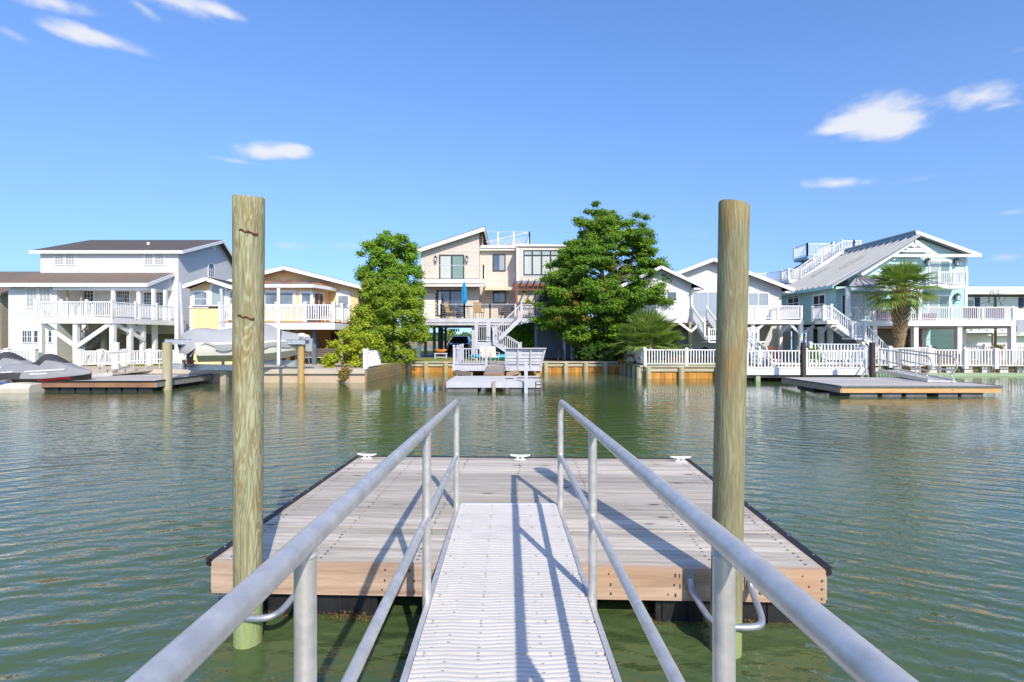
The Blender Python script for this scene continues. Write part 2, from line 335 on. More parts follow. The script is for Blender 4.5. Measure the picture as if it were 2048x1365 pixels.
    leafmat('leaf_cedar',(.055,.14,.010),(.20,.35,.022),(.34,.46,.045)); leafmat('leaf_bright',(.08,.19,.012),(.25,.43,.03),(.42,.55,.06)); leafmat('leaf_yellow',(.24,.31,.015),(.52,.56,.03),(.66,.63,.08))
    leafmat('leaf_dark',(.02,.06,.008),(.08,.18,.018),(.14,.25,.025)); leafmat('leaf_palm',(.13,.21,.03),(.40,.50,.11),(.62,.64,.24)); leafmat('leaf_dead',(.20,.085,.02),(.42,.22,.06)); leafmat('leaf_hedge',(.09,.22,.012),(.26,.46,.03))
    leafmat('leaf_rust',(.16,.13,.02),(.40,.28,.05)); leafmat('leaf_ivy',(.05,.17,.01),(.17,.38,.025),(.25,.46,.04))
    pm('bark',(.20,.16,.12),.3,6,.95,st=(1,1,.3),bmp=.5,bd=.02); pm('palm_boot',(.42,.28,.15),.35,6,.9); pm('palm_trunk',(.30,.22,.14),.3,6,.95,bmp=.5,bd=.02); pm('mulch',(.12,.07,.04),.4,8,.95)
    pm('far_shore',(.30,.24,.17),.2,.05,.95); pm('gravel_path',(.52,.42,.30),.2,4,.95,bmp=.3)
    # ground: lawn with sandy and dry patches
    m,N,L,b = newmat('lawn'); v = coords(N,L); n = noise(N,L,v,.55,7,.6); n2 = noise(N,L,v,14,4,.7)
    col = ramp(N,L,n,[(.3,(.13,.20,.025)),(.5,(.26,.32,.035)),(.66,(.38,.36,.07)),(.78,(.45,.36,.2))]); col = mixc(N,L,mth(N,L,'MULTIPLY',n2,.5),col,(.10,.13,.02))
    L.new(col,b.inputs['Base Color']); b.inputs['Roughness'].default_value=.95; bump(N,L,b,n2,.8,.03)
    # water
    m,N,L,b = newmat('canal_water'); tc = N.new('ShaderNodeTexCoord'); g = tc.outputs['Object']
    n = noise(N,L,coords(N,L,(1,1,1)),.16,4,.5)
    col = ramp(N,L,n,[(.35,(.060,.096,.033)),(.65,(.087,.130,.050))])
    L.new(col,b.inputs['Base Color']); b.inputs['Roughness'].default_value=.035; b.inputs['IOR'].default_value=1.333; b.inputs['Specular IOR Level'].default_value=.52; b.inputs['Coat Weight'].default_value=.28; b.inputs['Coat IOR'].default_value=1.33; b.inputs['Coat Roughness'].default_value=.03
    # ripples running out round the float, broken by wind chop
    def wave(c, scale, dist, dscale, det=2):
        mp = N.new('ShaderNodeMapping'); mp.inputs['Location'].default_value=(-c[0],-c[1],0); L.new(g,mp.inputs[0])
        w = N.new('ShaderNodeTexWave'); w.wave_type='RINGS'; w.rings_direction='SPHERICAL'; w.wave_profile='SIN'
        w.inputs['Scale'].default_value=scale; w.inputs['Distortion'].default_value=dist; w.inputs['Detail'].default_value=det; w.inputs['Detail Scale'].default_value=dscale; w.inputs['Detail Roughness'].default_value=.55
        L.new(mp.outputs[0],w.inputs['Vector']); return w.outputs[1]
    w1 = wave((1.0,-3.0),1.05,7,.32); w2 = wave((-2.0,-6.0),2.1,9,.55); w3 = wave((9.0,-9.0),.62,8,.25)
    ch = noise(N,L,coords(N,L,(1,1.6,1)),3.2,3,.55,.4); ch2 = noise(N,L,coords(N,L,(1,1.4,1)),8.5,3,.6,.3)
    patch = ramp(N,L,noise(N,L,coords(N,L,(1,1,1)),.22,3,.5,.4),[(.36,(.25,.25,.25)),(.62,(1,1,1))])
    # calm lee in front of the far bank
    sp = N.new('ShaderNodeSeparateXYZ'); L.new(g,sp.inputs[0])
    calm = N.new('ShaderNodeMapRange'); L.new(sp.outputs[1],calm.inputs[0]); calm.inputs[1].default_value=5; calm.inputs[2].default_value=21; calm.inputs[3].default_value=1; calm.inputs[4].default_value=.16
    hgt = mth(N,L,'ADD',mth(N,L,'MULTIPLY',w1,.55),mth(N,L,'MULTIPLY',w2,.30)); hgt = mth(N,L,'ADD',hgt,mth(N,L,'MULTIPLY',w3,.5))
    hgt = mth(N,L,'ADD',mth(N,L,'MULTIPLY',hgt,patch),mth(N,L,'ADD',mth(N,L,'MULTIPLY',ch,1.0),mth(N,L,'MULTIPLY',ch2,.32)))
    hgt = mth(N,L,'MULTIPLY',hgt,calm.outputs[0])
    wb = bump(N,L,b,hgt,1.0,.021); L.new(wb.outputs[0],b.inputs['Coat Normal'])
    # pile: pressure treated pine with flame grain
    for nm,greenish,sc,seed in (('pile_wood',1,1.0,0),('pile_wood_plain',0,.55,7)):
        m,N,L,b = newmat(nm); v = coords(N,L,(10,10,1.0) if greenish else (11,11,.75)); a = N.new('ShaderNodeVectorMath'); a.operation='ADD'; L.new(v,a.inputs[0]); a.inputs[1].default_value=(seed,seed,seed); v=a.outputs[0]
        n = noise(N,L,v,1.15,3,.5,1.4); wv = mth(N,L,'FRACT',mth(N,L,'MULTIPLY',n,11.0 if greenish else 9.0)); tri = mth(N,L,'ABSOLUTE',mth(N,L,'MULTIPLY_ADD',wv,2.0,-1.0))
        big = noise(N,L,coords(N,L,(5,5,1.3)),.9,5,.6,.5); fine = noise(N,L,coords(N,L,(60,60,3)),1.5,5,.7)
        base = ramp(N,L,big,[(.32,(.30,.32,.18)),(.5,(.45,.46,.28)),(.62,(.39,.32,.15)),(.78,(.52,.54,.36))] if greenish else [(.3,(.23,.23,.14)),(.5,(.34,.34,.20)),(.63,(.36,.25,.11)),(.75,(.40,.40,.25))])
        col = mixc(N,L,ramp(N,L,tri,[(.30,(0,0,0)),(.62,(.62,.62,.62) if greenish else (.50,.50,.50))]),base,(.235,.165,.065) if greenish else (.22,.16,.06))
        col = mixc(N,L,ramp(N,L,fine,[(.44,(0,0,0)),(.72,(.8,.8,.8))]),col,(.15,.13,.075))
        # algae band close to the water
        s3 = N.new('ShaderNodeSeparateXYZ'); L.new(N.new('ShaderNodeNewGeometry').outputs['Position'],s3.inputs[0])
        al = N.new('ShaderNodeMapRange'); L.new(mth(N,L,'MULTIPLY_ADD',big,.35,s3.outputs[2]),al.inputs[0]); al.inputs[1].default_value=.50; al.inputs[2].default_value=.34; al.inputs[3].default_value=0; al.inputs[4].default_value=.75
        col = mixc(N,L,al.outputs[0],col,(.30,.40,.16))
        L.new(col,b.inputs['Base Color']); b.inputs['Roughness'].default_value=.85; b.inputs['Specular IOR Level'].default_value=.2; bump(N,L,b,mth(N,L,'ADD',fine,tri),.35,.006)
    # gangway tread plastic
    pm('tread_plastic',(.59,.565,.53),.05,4,.5,dirt=(.47,.46,.44))
build_mats()
# ------------------------------------------------------------------ the setting
ZG = .60
def setting():
    b=B(); b.add([(-3000,-400,0),(3000,-400,0),(3000,6000,0),(-3000,6000,0)],[(0,1,2,3)]); struct(b.build('water','canal_water'))
    # canal bank across the water
    poly=[(-90,23.8),(-6.76,23.8),(-6.3,30.6),(6.75,30.6),(6.7,26.05),(12.2,26.05),(12.2,28.5),(90,28.5),(90,62),(-90,62)]
    b=B(); b.prism(poly,'z',-1.2,ZG); struct(b.build('ground','lawn'))
    b=B(); b.prism([(-60,-22),(60,-22),(60,-1.2),(-60,-1.2)],'z',-1.2,.72); struct(b.build('ground','lawn'))
    b=B(); b.add([(-17.6,23.95,ZG+.004),(-7.0,23.95,ZG+.004),(-7.0,31.5,ZG+.004),(-17.6,31.5,ZG+.004)],[(0,1,2,3)]); struct(b.build('patio','concrete'))
    b=B(); b.add([(-33,23.95,ZG+.004),(-17.7,23.95,ZG+.004),(-17.7,26.2,ZG+.004),(-33,26.2,ZG+.004)],[(0,1,2,3)]); struct(b.build('path','gravel_path'))
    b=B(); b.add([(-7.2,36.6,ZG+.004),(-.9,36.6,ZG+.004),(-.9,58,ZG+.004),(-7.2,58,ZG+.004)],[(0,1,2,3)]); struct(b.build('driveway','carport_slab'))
    b=B(); b.add([(1.6,30.9,ZG+.004),(7.0,30.9,ZG+.004),(7.0,37,ZG+.004),(1.6,37,ZG+.004)],[(0,1,2,3)]); struct(b.build('mulch_bed','mulch'))
    b=B(); b.add([(17.4,28.6,ZG+.004),(36,28.6,ZG+.004),(36,36,ZG+.004),(17.4,36,ZG+.004)],[(0,1,2,3)]); struct(b.build('patio','gravel_path'))
    b=B(); b.prism([(-2500,900),(2500,900),(2500,1500),(-2500,1500)],'z',-2,3.5); struct(b.build('far_shore','far_shore'))
setting()
def seawall(name,label,p0,p1,n,mat,cap,postmat,npan,top=ZG+.02,post_w=.36,depth=.12,recess=.09):
    """timber bulkhead between two plan points; n is the outward normal"""
    p0=Vector((*p0,0)); p1=Vector((*p1,0)); u=(p1-p0); L_=u.length; u.normalize(); n=Vector((*n,0))
    t=thing(name,label,'sea wall',tuple(p0))
    b=B()
    nb=int(L_/.2)
    for i in range(nb):
        a=L_*i/nb; b.obox(p0,u,n,(a+.004,a+L_/nb-.004),(.0,.05+.008*((i*7)%3)),(-1.0,top-.09))
    b.build('sheet_piling',mat,t)
    b=B(); b.obox(p0,u,n,(0,L_),(-.12,.20),(top-.05,top+.03)); b.build('cap_board',cap,t)
    b=B(); b.obox(p0,u,n,(0,L_),(.062,.14),(top-.26,top-.11)); b.build('wale',cap,t)
    if postmat:
        for i in range(npan+1):
            a=min(max(L_*i/npan,post_w/2),L_-post_w/2); b=B(); q=p0+u*a+n*.20
            b.tube([q+Vector((0,0,-1.0)),q+Vector((0,0,top-.055))],post_w/2*.8,9); b.build('piling',postmat,t)
    return t
seawall('bulkhead','weathered brown timber sea wall below the cream house beside the big tree',(-6.3,30.6),(6.75,30.6),(0,-1),'bulkhead_wood','cap_wood','treated_post',11)
seawall('bulkhead','short side return of the timber sea wall at the palmetto corner',(6.75,30.6),(6.7,26.0),(-1,0),'bulkhead_green','cap_wood','treated_post',4)
seawall('bulkhead','orange timber sea wall under the white picket fence by the palmetto',(6.7,26.0),(12.2,26.0),(0,-1),'bulkhead_wood','cap_wood','treated_post',3)
seawall('bulkhead','timber sea wall behind the dock at the right of the white cottage lawn',(12.2,28.45),(18.2,28.45),(0,-1),'bulkhead_wood','cap_wood','treated_post',4)
def misc_walls():
    t=thing('sea_wall','tan concrete sea wall under the boat lift and yellow house','sea wall',(-35,23.8,0))
    b=B(); b.box(-60,-6.76,23.55,23.79,-1,.42); b.build('wall_face','tan_concrete',t)
    b=B(); b.box(-60,-6.74,23.42,23.95,.42,ZG+.03); b.build('cap','concrete',t)
    t=thing('sea_wall','short weathered plank return wall beside the white gate post and bushes','sea wall',(-6.7,23.8,0))
    b=B()
    for k in range(4): b.beam((-6.70,23.5,.08+k*.16),(-6.25,30.5,.08+k*.16),.08,.15)
    b.build('plank_face','bulkhead_old',t)
    t=thing('sea_wall','dark sea wall with pale square blocks at the right edge','sea wall',(20,28.4,0))
    b=B(); b.box(18.25,60,28.3,28.49,-1,ZG+.02); b.build('wall_face','bulkhead_old',t)
    for k in range(14):
        b=B(); x=19.0+k*.98; b.box(x,x+.46,28.16,28.29,.12,.46); b.build('block','block_concrete',t)
    b=B(); b.box(18.4,60,27.6,28.12,-.02,.14); b.build('lower_ledge','green_timber',t)
    b=B(); b.box(18.25,60,28.05,28.5,.52,.64); b.build('cap','orange_fascia',t)
misc_walls()
# ------------------------------------------------------------------ our own float, piles and gangway
def my_dock():
    W2,L2=4.47/2,3.28/2; top=.42
    t=thing('floating_dock','grey weathered plank float with three white cleats at the gangway foot','dock',(0,0,0))
    b=B(); n=25; rr=random.Random(3)
    for i in range(n):
        y0=-L2+i*(2*L2)/n; y1=y0+(2*L2)/n-.006
        x=-W2
        cuts=[-W2]+([rr.uniform(-.8,.8)] if False else [])+[W2]
        for c0,c1 in zip(cuts,cuts[1:]):
            dz=rr.uniform(-.0022,.0022); tl=rr.uniform(-.002,.002)
            b.add([(c0,y0,top-.03),(c1,y0,top-.03),(c1,y1,top-.03),(c0,y1,top-.03),(c0,y0,top+dz),(c1,y0,top+dz+tl),(c1,y1,top+dz+tl),(c0,y1,top+dz)],[(0,3,2,1),(4,5,6,7),(0,1,5,4),(1,2,6,5),(2,3,7,6),(3,0,4,7)])
    b.use('screw_dark'); rs=random.Random(6)
    for i in range(n):
        y0=-L2+i*(2*L2)/n
        for x in (-2.15,-1.45,-.72,0,.74,1.47,2.15):
            for dy in (.028,.10):
                xx=x+rs.uniform(-.012,.012); yy=y0+dy+rs.uniform(-.008,.008); r=rs.uniform(.005,.009); b.add([(xx-r,yy-r*.8,top+.0048),(xx+r,yy-r,top+.0048),(xx+r,yy+r*.8,top+.0048),(xx-r,yy+r,top+.0048)],[(0,1,2,3)])
    b.build('deck_boards','dock_board',t)
    b=B(); b.box(-W2-.01,W2+.01,-L2-.05,-L2-.004,top-.235,top-.002); b.use('screw_dark'); rs=random.Random(16)
    for x in (-1.5,-1.46,-.95,-.75,-.2,.25,.72,1.15,1.2,2.1):
        for z in (.045,.12,.19): r=rs.uniform(.005,.008); xx=x+rs.uniform(-.03,.03); zz=top-z; l=rs.uniform(.006,.03); b.add([(xx-r,-L2-.0505,zz-l),(xx+r,-L2-.0505,zz-l*.8),(xx+r,-L2-.0505,zz+r),(xx-r,-L2-.0505,zz+r)],[(0,1,2,3)])
    b.build('fascia_board','fascia_wood',t)
    b=B(); b.box(-W2,W2,L2+.004,L2+.045,top-.235,top-.004); b.build('fascia_board','fascia_wood',t)
    for s in (-1,1):
        b=B(); b.box(s*(W2+.003),s*(W2+.045),-L2,L2+.045,top-.235,top-.004); b.build('fascia_board','fascia_side',t)
    # rubber bumper along sides and the outer edge
    for pts in ([(-W2-.052,-L2-.01,top-.030),(-W2-.052,L2+.05,top-.035)],[(W2+.052,-L2-.01,top-.030),(W2+.052,L2+.05,top-.035)],[(-W2-.06,L2+.06,top-.035),(W2+.06,L2+.06,top-.035)]):
        bb=B(); bb.tube(pts,.026,10)
        p,q=Vector(pts[0]),Vector(pts[1]); d=(q-p).normalized(); side=Vector((0,0,1)).cross(d)
        bb.beam(p+Vector((0,0,.030)),q+Vector((0,0,.030)),.06,.008)
        bb.use('galvanised'); sc=bb; k=int((q-p).length/.38)
        for i in range(k): c=p+d*(.2+i*.38)+Vector((0,0,.040)); sc.tube([c,c+Vector((0,0,.006))],.008,6)
        bb.build('edge_bumper','rubber',t,smooth=True)
    # floats
    xs=[(-2.12,-1.32),(-1.27,-.86),(1.02,1.95),(2.0,2.2)]
    for (a,c) in [(-2.15,-1.62),(-1.58,-1.02),(1.05,1.55),(1.60,2.14)]:
        for (y0,y1) in ((-1.62,-.55),(-.45,.5),(.6,1.6)):
            b=B(); b.box(a,c,y0,y1,-.35,top-.24)
            for k in range(3): b.box(a+.06+k*(c-a-.12)/2-.012,a+.06+k*(c-a-.12)/2+.012,y0-.014,y0,-.3,top-.25)
            b.build('float','float_black',t,bevel=.02)
    # weed along the waterline of the floats
    b=B(); rr=random.Random(9)
    for i in range(2600):
        s=rr.choice((-1,1)); x=rr.uniform(-2.17,-.98) if s<0 else rr.uniform(1.0,2.16); y=-1.64+rr.uniform(-.05,.02) 
        if rr.random()<.25: x=(-1.0 if s<0 else 1.03)+rr.uniform(-.03,.03); y=rr.uniform(-1.6,-.6)
        z=rr.uniform(-.04,.022)+.02*math.sin(x*9); a=rr.uniform(0,6.3); l=rr.uniform(.012,.03)
        b.add([(x,y,z),(x+l*math.cos(a),y-.012,z+l*math.sin(a)),(x+l*math.cos(a+.5)*.8,y-.004,z+l*math.sin(a+.5)*.8)],[(0,1,2)])
    w=b.build('float_weed','weed_brown',t)
    # bolts on the fascia
    for (x,z) in ((-1.86,-.075),(-1.855,-.165),(1.58,-.07),(1.80,-.07),(1.79,-.16),(2.22,-.07),(2.22,-.13),(2.22,-.2)):
        b=B(); r=.016 if abs(x)<2.1 else .008; b.tube([(x,-L2-.05,top+z),(x,-L2-.062,top+z)],r,8); b.build('bolt','galvanised',t,smooth=True)
    # pile guides: bent galvanised pipes bolted to the fascia
    for px in (-1.74,1.49):
        h=B(); z0=top-.07; y=-L2-.06; hw=.21
        pts=[(px-hw,y,z0)]
        dep=.36
        path=[(px-hw,y,z0),(px-hw,y-.05,z0-.06),(px-hw+.03,y-dep*.7,z0-.12),(px-hw+.07,y-dep*.93,z0-.135),(px-hw+.14,y-dep,z0-.14),(px+hw-.14,y-dep,z0-.14),(px+hw-.07,y-dep*.93,z0-.135),(px+hw-.03,y-dep*.7,z0-.12),(px+hw,y-.05,z0-.06),(px+hw,y,z0)]
        h.tube(smooth_path(path,4),.023,10); g=h.build('pile_guide','galvanised',t,smooth=True)
        for s in (-1,1):
            q=B(); q.box(px+s*hw-.03,px+s*hw+.03,-L2-.062,-L2-.051,z0-.05,z0+.06); q.build('mounting_plate','galvanised',g)
            q=B(); q.tube([(px+s*hw,-L2-.062,z0+.042),(px+s*hw,-L2-.075,z0+.042)],.011,6); q.build('plate_bolt','galvanised',g)
    t.location=(.06,5.43,0); t.rotation_euler=(0,0,R(-1.9)); return t
def smooth_path(p,k=4):
    p=[Vector(x) for x in p]; out=[]
    for i in range(len(p)-1):
        p0=p[max(i-1,0)]; p1=p[i]; p2=p[i+1]; p3=p[min(i+2,len(p)-1)]
        for j in range(k):
            t=j/k; out.append(.5*((2*p1)+(p2-p0)*t+(2*p0-5*p1+4*p2-p3)*t*t+(3*p1-p0-3*p2+p3)*t**3))
    out.append(p[-1]); return out
pm('screw_dark',(.07,.05,.04),.3,9,.8); pm('weed_brown',(.15,.10,.03),.5,9,.9)
my_dock()
def cleat(x,y,label,rz):
    t=thing('dock_cleat',label,'cleat',(0,0,0),'white cleats on the outer edge of the float')
    b=B(); b.box(-.075,.075,-.03,.03,0,.012); b.build('base_plate','white_trim',t,bevel=.004)
    for s in (-1,1): b=B(); b.tube([(s*.035,0,.012),(s*.03,0,.05)],[.016,.013],8); b.build('stem','white_trim',t,smooth=True)
    b=B(); b.tube([(-.135,0,.068),(-.09,0,.058),(0,0,.054),(.09,0,.058),(.135,0,.068)],[.008,.014,.017,.014,.008],10); b.build('horn_bar','white_trim',t,smooth=True)
    t.location=(x,y,.422); t.rotation_euler=(0,0,R(rz))
cleat(-1.99,7.02,'white cleat at the far corner of the float on the side of the spiked pile',-6)
cleat(.11,6.96,'white cleat in the middle of the outer edge of the float',-4)
cleat(2.26,6.86,'white cleat at the far corner of the float behind the smooth brown pile',-3)
def pile(name,label,x,y,top,lean,r0,r1,mat,nails=()):
    t=thing(name,label,'mooring pile',(x,y,0))
    zb=-1.5; b=B(); n=28; secs=[]; rr=random.Random(int(x*100)); K=26
    ph=[rr.uniform(0,6) for _ in range(4)]
    for i in range(K):
        z=zb+(top-zb)*i/(K-1); f=z/top
        cx=x+lean[0]*f; cy=y+lean[1]*f; r=r0+(r1-r0)*f
        if i==K-1: pass
        secs.append([(cx+r*(1+.018*math.sin(2*a+ph[0]+z*.9)+.012*math.sin(3*a+ph[1]+z*2))*math.cos(a),cy+r*(1+.018*math.sin(2*a+ph[0]+z*.9))*math.sin(a),z+(.035*math.cos(a-ph[2])*.6 if i==K-1 else 0)) for a in [2*math.pi*k/n for k in range(n)]])
    last=secs[-1]; c=Vector((sum(p[0] for p in last)/n,sum(p[1] for p in last)/n,sum(p[2] for p in last)/n))
    secs.append([tuple(c+(Vector(p)-c)*.93+Vector((0,0,.012))) for p in last])
    b.loft(secs); b.build('shaft',mat,t,smooth=True)
    for (z,dx,w) in nails:
        f=z/top; q=B(); cy=y+lean[1]*f; r=r0+(r1-r0)*f
        pts=[]
        for k in range(7):
            aa=-math.pi/2+.45+(dx+w*(k/6-.5))/r; pts.append((x+lean[0]*f+(r+.004)*math.cos(aa),cy+(r+.004)*math.sin(aa),z-.025*(k/6)+.006*math.sin(k*2.3)))
        q.tube(pts,[.004,.0065,.004,.006,.005,.006,.008],6); q.build('rusty_spike','rust',t)
    return t
pile('mooring_pile','tall greenish timber pile with two rusty spikes in flame grained wood',-1.815,3.52,3.035,(.03,-.05),.093,.099,'pile_wood',((2.80,.0,.11),(2.235,-.015,.10)))
pile('mooring_pile','tall smooth brownish timber pile without rusty spikes beside the gangway',1.425,3.42,2.965,(.045,-.03),.099,.098,'pile_wood_plain')
def gangway():
    t=thing('gangway','aluminium gangway with white chevron tread and pipe handrails leading onto the float','gangway',(0,0,0))
    sl=.026; y1,y0=5.02,-1.6; zt=lambda y:.45+(y1-y)*sl; xc=lambda y:-.035+(y1-y)*.011; hw=.472
    # tread: moulded panels with raised chevron ribs and drain slots
    pan=.305; k=0; y=y1
    while y>y0+.1:
        b=B(); ya=y-pan+.004; yb=y
        def pt(x,yy,dz=0): return (xc(yy)+x,yy,zt(yy)+dz)
        b.add([pt(-hw,ya,-.012),pt(hw,ya,-.012),pt(hw,yb,-.012),pt(-hw,yb,-.012),pt(-hw,ya,-.04),pt(hw,ya,-.04),pt(hw,yb,-.04),pt(-hw,yb,-.04)],[(0,1,2,3),(7,6,5,4),(0,4,5,1),(1,5,6,2),(2,6,7,3),(3,7,4,0)])
        nr=9; pit=pan/nr; xs=[-hw,-.32,-.157,0,.157,.32,hw]; zz=[0,.014,0,.014,0,.014,0]
        for i in range(nr):
            yc=ya+(i+.5)*pit-.007
            if yc+.032>yb: continue
            pr=[]
            for x,o in zip(xs,zz):
                yy=yc+o*1.0
                pr.append([pt(x,yy-pit*.47,-.011),pt(x,yy-pit*.40,-.001),pt(x,yy-pit*.15,.0005),pt(x,yy+pit*.16,0),pt(x,yy+pit*.455,-.0075),pt(x,yy+pit*.47,-.011)])
            b.loft(pr,caps=True)
        tb=b; b=B(); q=b
        for i in range(nr):
            for j,x in enumerate((-.40,-.32,-.157,-.06,.10,.157,.32,.41)):
                if (i+j)%2 or (i*7+j*3+k)%3==0: continue
                yc=ya+(i+.5)*pit-.007+(.014 if j in (1,6) else 0)+pit*.30
                if yc<yb-.03: q.add([pt(x-.006,yc-.0015,.0005),pt(x+.006,yc-.0015,.0005),pt(x+.006,yc+.002,.0005),pt(x-.006,yc+.002,.0005)],[(0,1,2,3)])
        dq=q; b=tb
        # flat lip between two panels
        b.add([pt(-hw,yb-.016,.0),pt(hw,yb-.016,.0),pt(hw,yb,.0),pt(-hw,yb,.0),pt(-hw,yb-.016,-.012),pt(hw,yb-.016,-.012),pt(hw,yb,-.012),pt(-hw,yb,-.012)],[(0,1,2,3),(0,4,5,1),(1,5,6,2),(2,6,7,3),(3,7,4,0)])
        b.use('dark_frame'); b.add(dq.v,dq.f); s=b
        for x in (-.43,-.16,.20,.43):
            for dy in (-.026,-.052): s.add([pt(x-.006,yb+dy-.0025,.0015),pt(x+.006,yb+dy-.0025,.0015),pt(x+.006,yb+dy+.0025,.0015),pt(x-.006,yb+dy+.0025,.0015)],[(0,1,2,3)])
        b.build('tread_panel','tread_plastic',t)
        y-=pan; k+=1
    for sd in (-1,1):
        b=B(); b.beam((xc(y1)+sd*(hw+.018),y1,zt(y1)-.05),(xc(y0)+sd*(hw+.018),y0,zt(y0)-.05),.03,.11); b.build('side_channel','aluminium',t)
    b=B(); b.beam((xc(y1)-hw,y1+.03,zt(y1)-.02),(xc(y1)+hw,y1+.03,zt(y1)-.02),.05,.035); b.build('end_lip','white_plastic',t,bevel=.01)
    rs=.036-.0; zr=lambda y:1.465+(y1-y)*.034; zm=lambda y:.93+(y1-y)*.028
    posts=[4.99,3.13,1.24,-.62]
    for sd in (-1,1):
        X=lambda y: xc(y)+sd*.507
        p=[(X(y0),y0,zr(y0)),(X(3),3,zr(3)),(X(4.86),4.86,zr(4.86))]
        arc=[(X(4.86)+0,4.86+.13*math.sin(a),zr(4.86)-.13*(1-math.cos(a))) for a in [R(12*i) for i in range(1,8)]]
        p+=arc; p+=[(X(4.99),4.99,zr(4.86)-.14),(X(4.99),4.99,zt(4.99)-.11)]
        b=B(); b.tube(p,.0285,14); b.build('handrail','aluminium',t,smooth=True)
        b=B(); b.tube([(X(y0),y0,zm(y0)),(X(4.98),4.98,zm(4.98))],.0225,12); b.build('mid_rail','aluminium',t,smooth=True)
        for y in posts[1:]:
            b=B(); b.tube([(X(y),y,zr(y)-.012),(X(y),y,zt(y)-.12)],.0265,14)
            for zz,rr_ in ((zr(y)-.030,.0305),(zm(y)+.027,.029),(zm(y)-.027,.029)): b.tube([(X(y),y,zz-.006),(X(y),y,zz-.002),(X(y),y,zz+.002),(X(y),y,zz+.006)],[.026,rr_,rr_,.026],14)
            b.build('post','aluminium',t,smooth=True)
gangway()
def landing():
    t=thing('sea_wall','timber sea wall at the head of our gangway','sea wall',(0,-1.3,0))
    b=B()
    for i in range(120): b.box(-15+i*.25,-15+i*.25+.24,-1.25,-1.18,-1,.70)
    b.build('sheet_piling','bulkhead_old',t)
    b=B(); b.box(-15,15,-1.45,-1.1,.70,.76); b.build('cap_board','cap_wood',t)
landing()
# ------------------------------------------------------------------ building kit
UX=Vector((1,0,0)); UY=Vector((0,1,0)); FRONT=Vector((0,-1,0))
def window(t,o,u,n,w,h,frame='white_trim',pane='dark_glass',grid=(2,1),bw=.07,gw=.025,proud=.04,name='window',arch=False,split=None,panes=None):
    """frame mesh with its glass as a child; o is the lower left corner on the wall plane"""
    o=Vector(o); u=Vector(u); n=Vector(n); b=B(); i=bw
    b.obox(o,u,n,(-i,w+i),(.005,proud+.01),(-i,0)); b.obox(o,u,n,(-i,0),(.005,proud),(0,h)); b.obox(o,u,n,(w,w+i),(.005,proud),(0,h))
    if not arch: b.obox(o,u,n,(-i,w+i),(.005,proud),(h,h+i))
    else:
        K=14; k=Vector((0,0,1))
        for a in range(K):
            t0=math.pi*a/K; t1=math.pi*(a+1)/K; c=o+u*w/2+k*h
            q=[c+u*math.cos(x)*r+k*math.sin(x)*r for x in (t0,t1) for r in (w/2,w/2+i)]
            vs=[p+n*.005 for p in q]+[p+n*proud for p in q]
            b.add(vs,[(0,1,3,2),(4,6,7,5),(1,5,7,3),(0,2,6,4)])
    c,r=grid
    for k in range(1,c):
        x=w*k/c; g=gw*(1.6 if split=='mid' else 1); b.obox(o,u,n,(x-g/2,x+g/2),(.005,proud*.8),(0,h))
    for k in range(1,r): z=h*k/r; b.obox(o,u,n,(0,w),(.006,proud*.75),(z-gw/2,z+gw/2))
    f=b.build(name,frame,t)
    if panes:
        for k,pm_ in enumerate(panes):
            b=B(); b.obox(o,u,n,(w*k/len(panes)+.002,w*(k+1)/len(panes)-.002),(.002,.016),(0,h)); b.build('pane',pm_,f)
    else:
        b=B(); b.obox(o,u,n,(0,w),(.002,.016),(0,h))
        if arch:
            K=14; cc=o+u*w/2+Vector((0,0,h)); b.add([cc+n*.016]+[cc+n*.016+u*math.cos(math.pi*a/K)*w/2+Vector((0,0,math.sin(math.pi*a/K)*w/2)) for a in range(K+1)],[(0,a+1,a+2) for a in range(K)])
        b.build('pane',pane,f)
    return f
def fwin(t,D,x0,x1,y0,y1,**k):
    """window on a wall facing the canal, measured on the photograph at depth D"""
    return window(t,(fx(x0,D),D,fz(y1,D)),UX,FRONT,fx(x1,D)-fx(x0,D),fz(y0,D)-fz(y1,D),**k)
def railing(t,pts,h=.82,mat='white_vinyl',sp=.105,bal=.032,post=.10,span=2.2,posth=.08,name='railing',cap=True,bot=.08,posts=True,railw=.06,panel='picket_panel',as_fence=False,pmat=None):
    """rails and balusters between points at floor level; newels as pieces of their own"""
    pts=[Vector(p) for p in pts]; root=None; k=Vector((0,0,1)); spots=[]
    for a,c in zip(pts,pts[1:]):
        b=B(); L_=math.hypot(c.x-a.x,c.y-a.y); m=max(1,round(L_/sp)); ns=max(1,math.ceil(L_/span-.15))
        b.beam(a+k*(h-.025),c+k*(h-.025),railw,.05); b.beam(a+k*(bot+.02),c+k*(bot+.02),railw*.8,.04)
        for i in range(m):
            p=a.lerp(c,(i+.5)/m); b.box(p.x-bal/2,p.x+bal/2,p.y-bal/2,p.y+bal/2,p.z+bot,p.z+h-.03)
        o=b.build(panel if as_fence else name,mat,t)
        root=root or o
        for i in range(ns+1):
            p=a.lerp(c,i/ns)
            if posts and not any((p-q).length<.12 for q in spots):
                spots.append(p); b=B(); r=post/2; b.box(p.x-r,p.x+r,p.y-r,p.y+r,p.z-.02,p.z+h+posth-.03)
                if cap:
                    z=p.z+h+posth-.03; e=r*1.35
                    b.box(p.x-e,p.x+e,p.y-e,p.y+e,z,z+.025); b.add([(p.x-e,p.y-e,z+.025),(p.x+e,p.y-e,z+.025),(p.x+e,p.y+e,z+.025),(p.x-e,p.y+e,z+.025),(p.x,p.y,z+.075)],[(0,1,4),(1,2,4),(2,3,4),(3,0,4)])
                b.build('post',pmat or mat,t if as_fence else o)
    return root
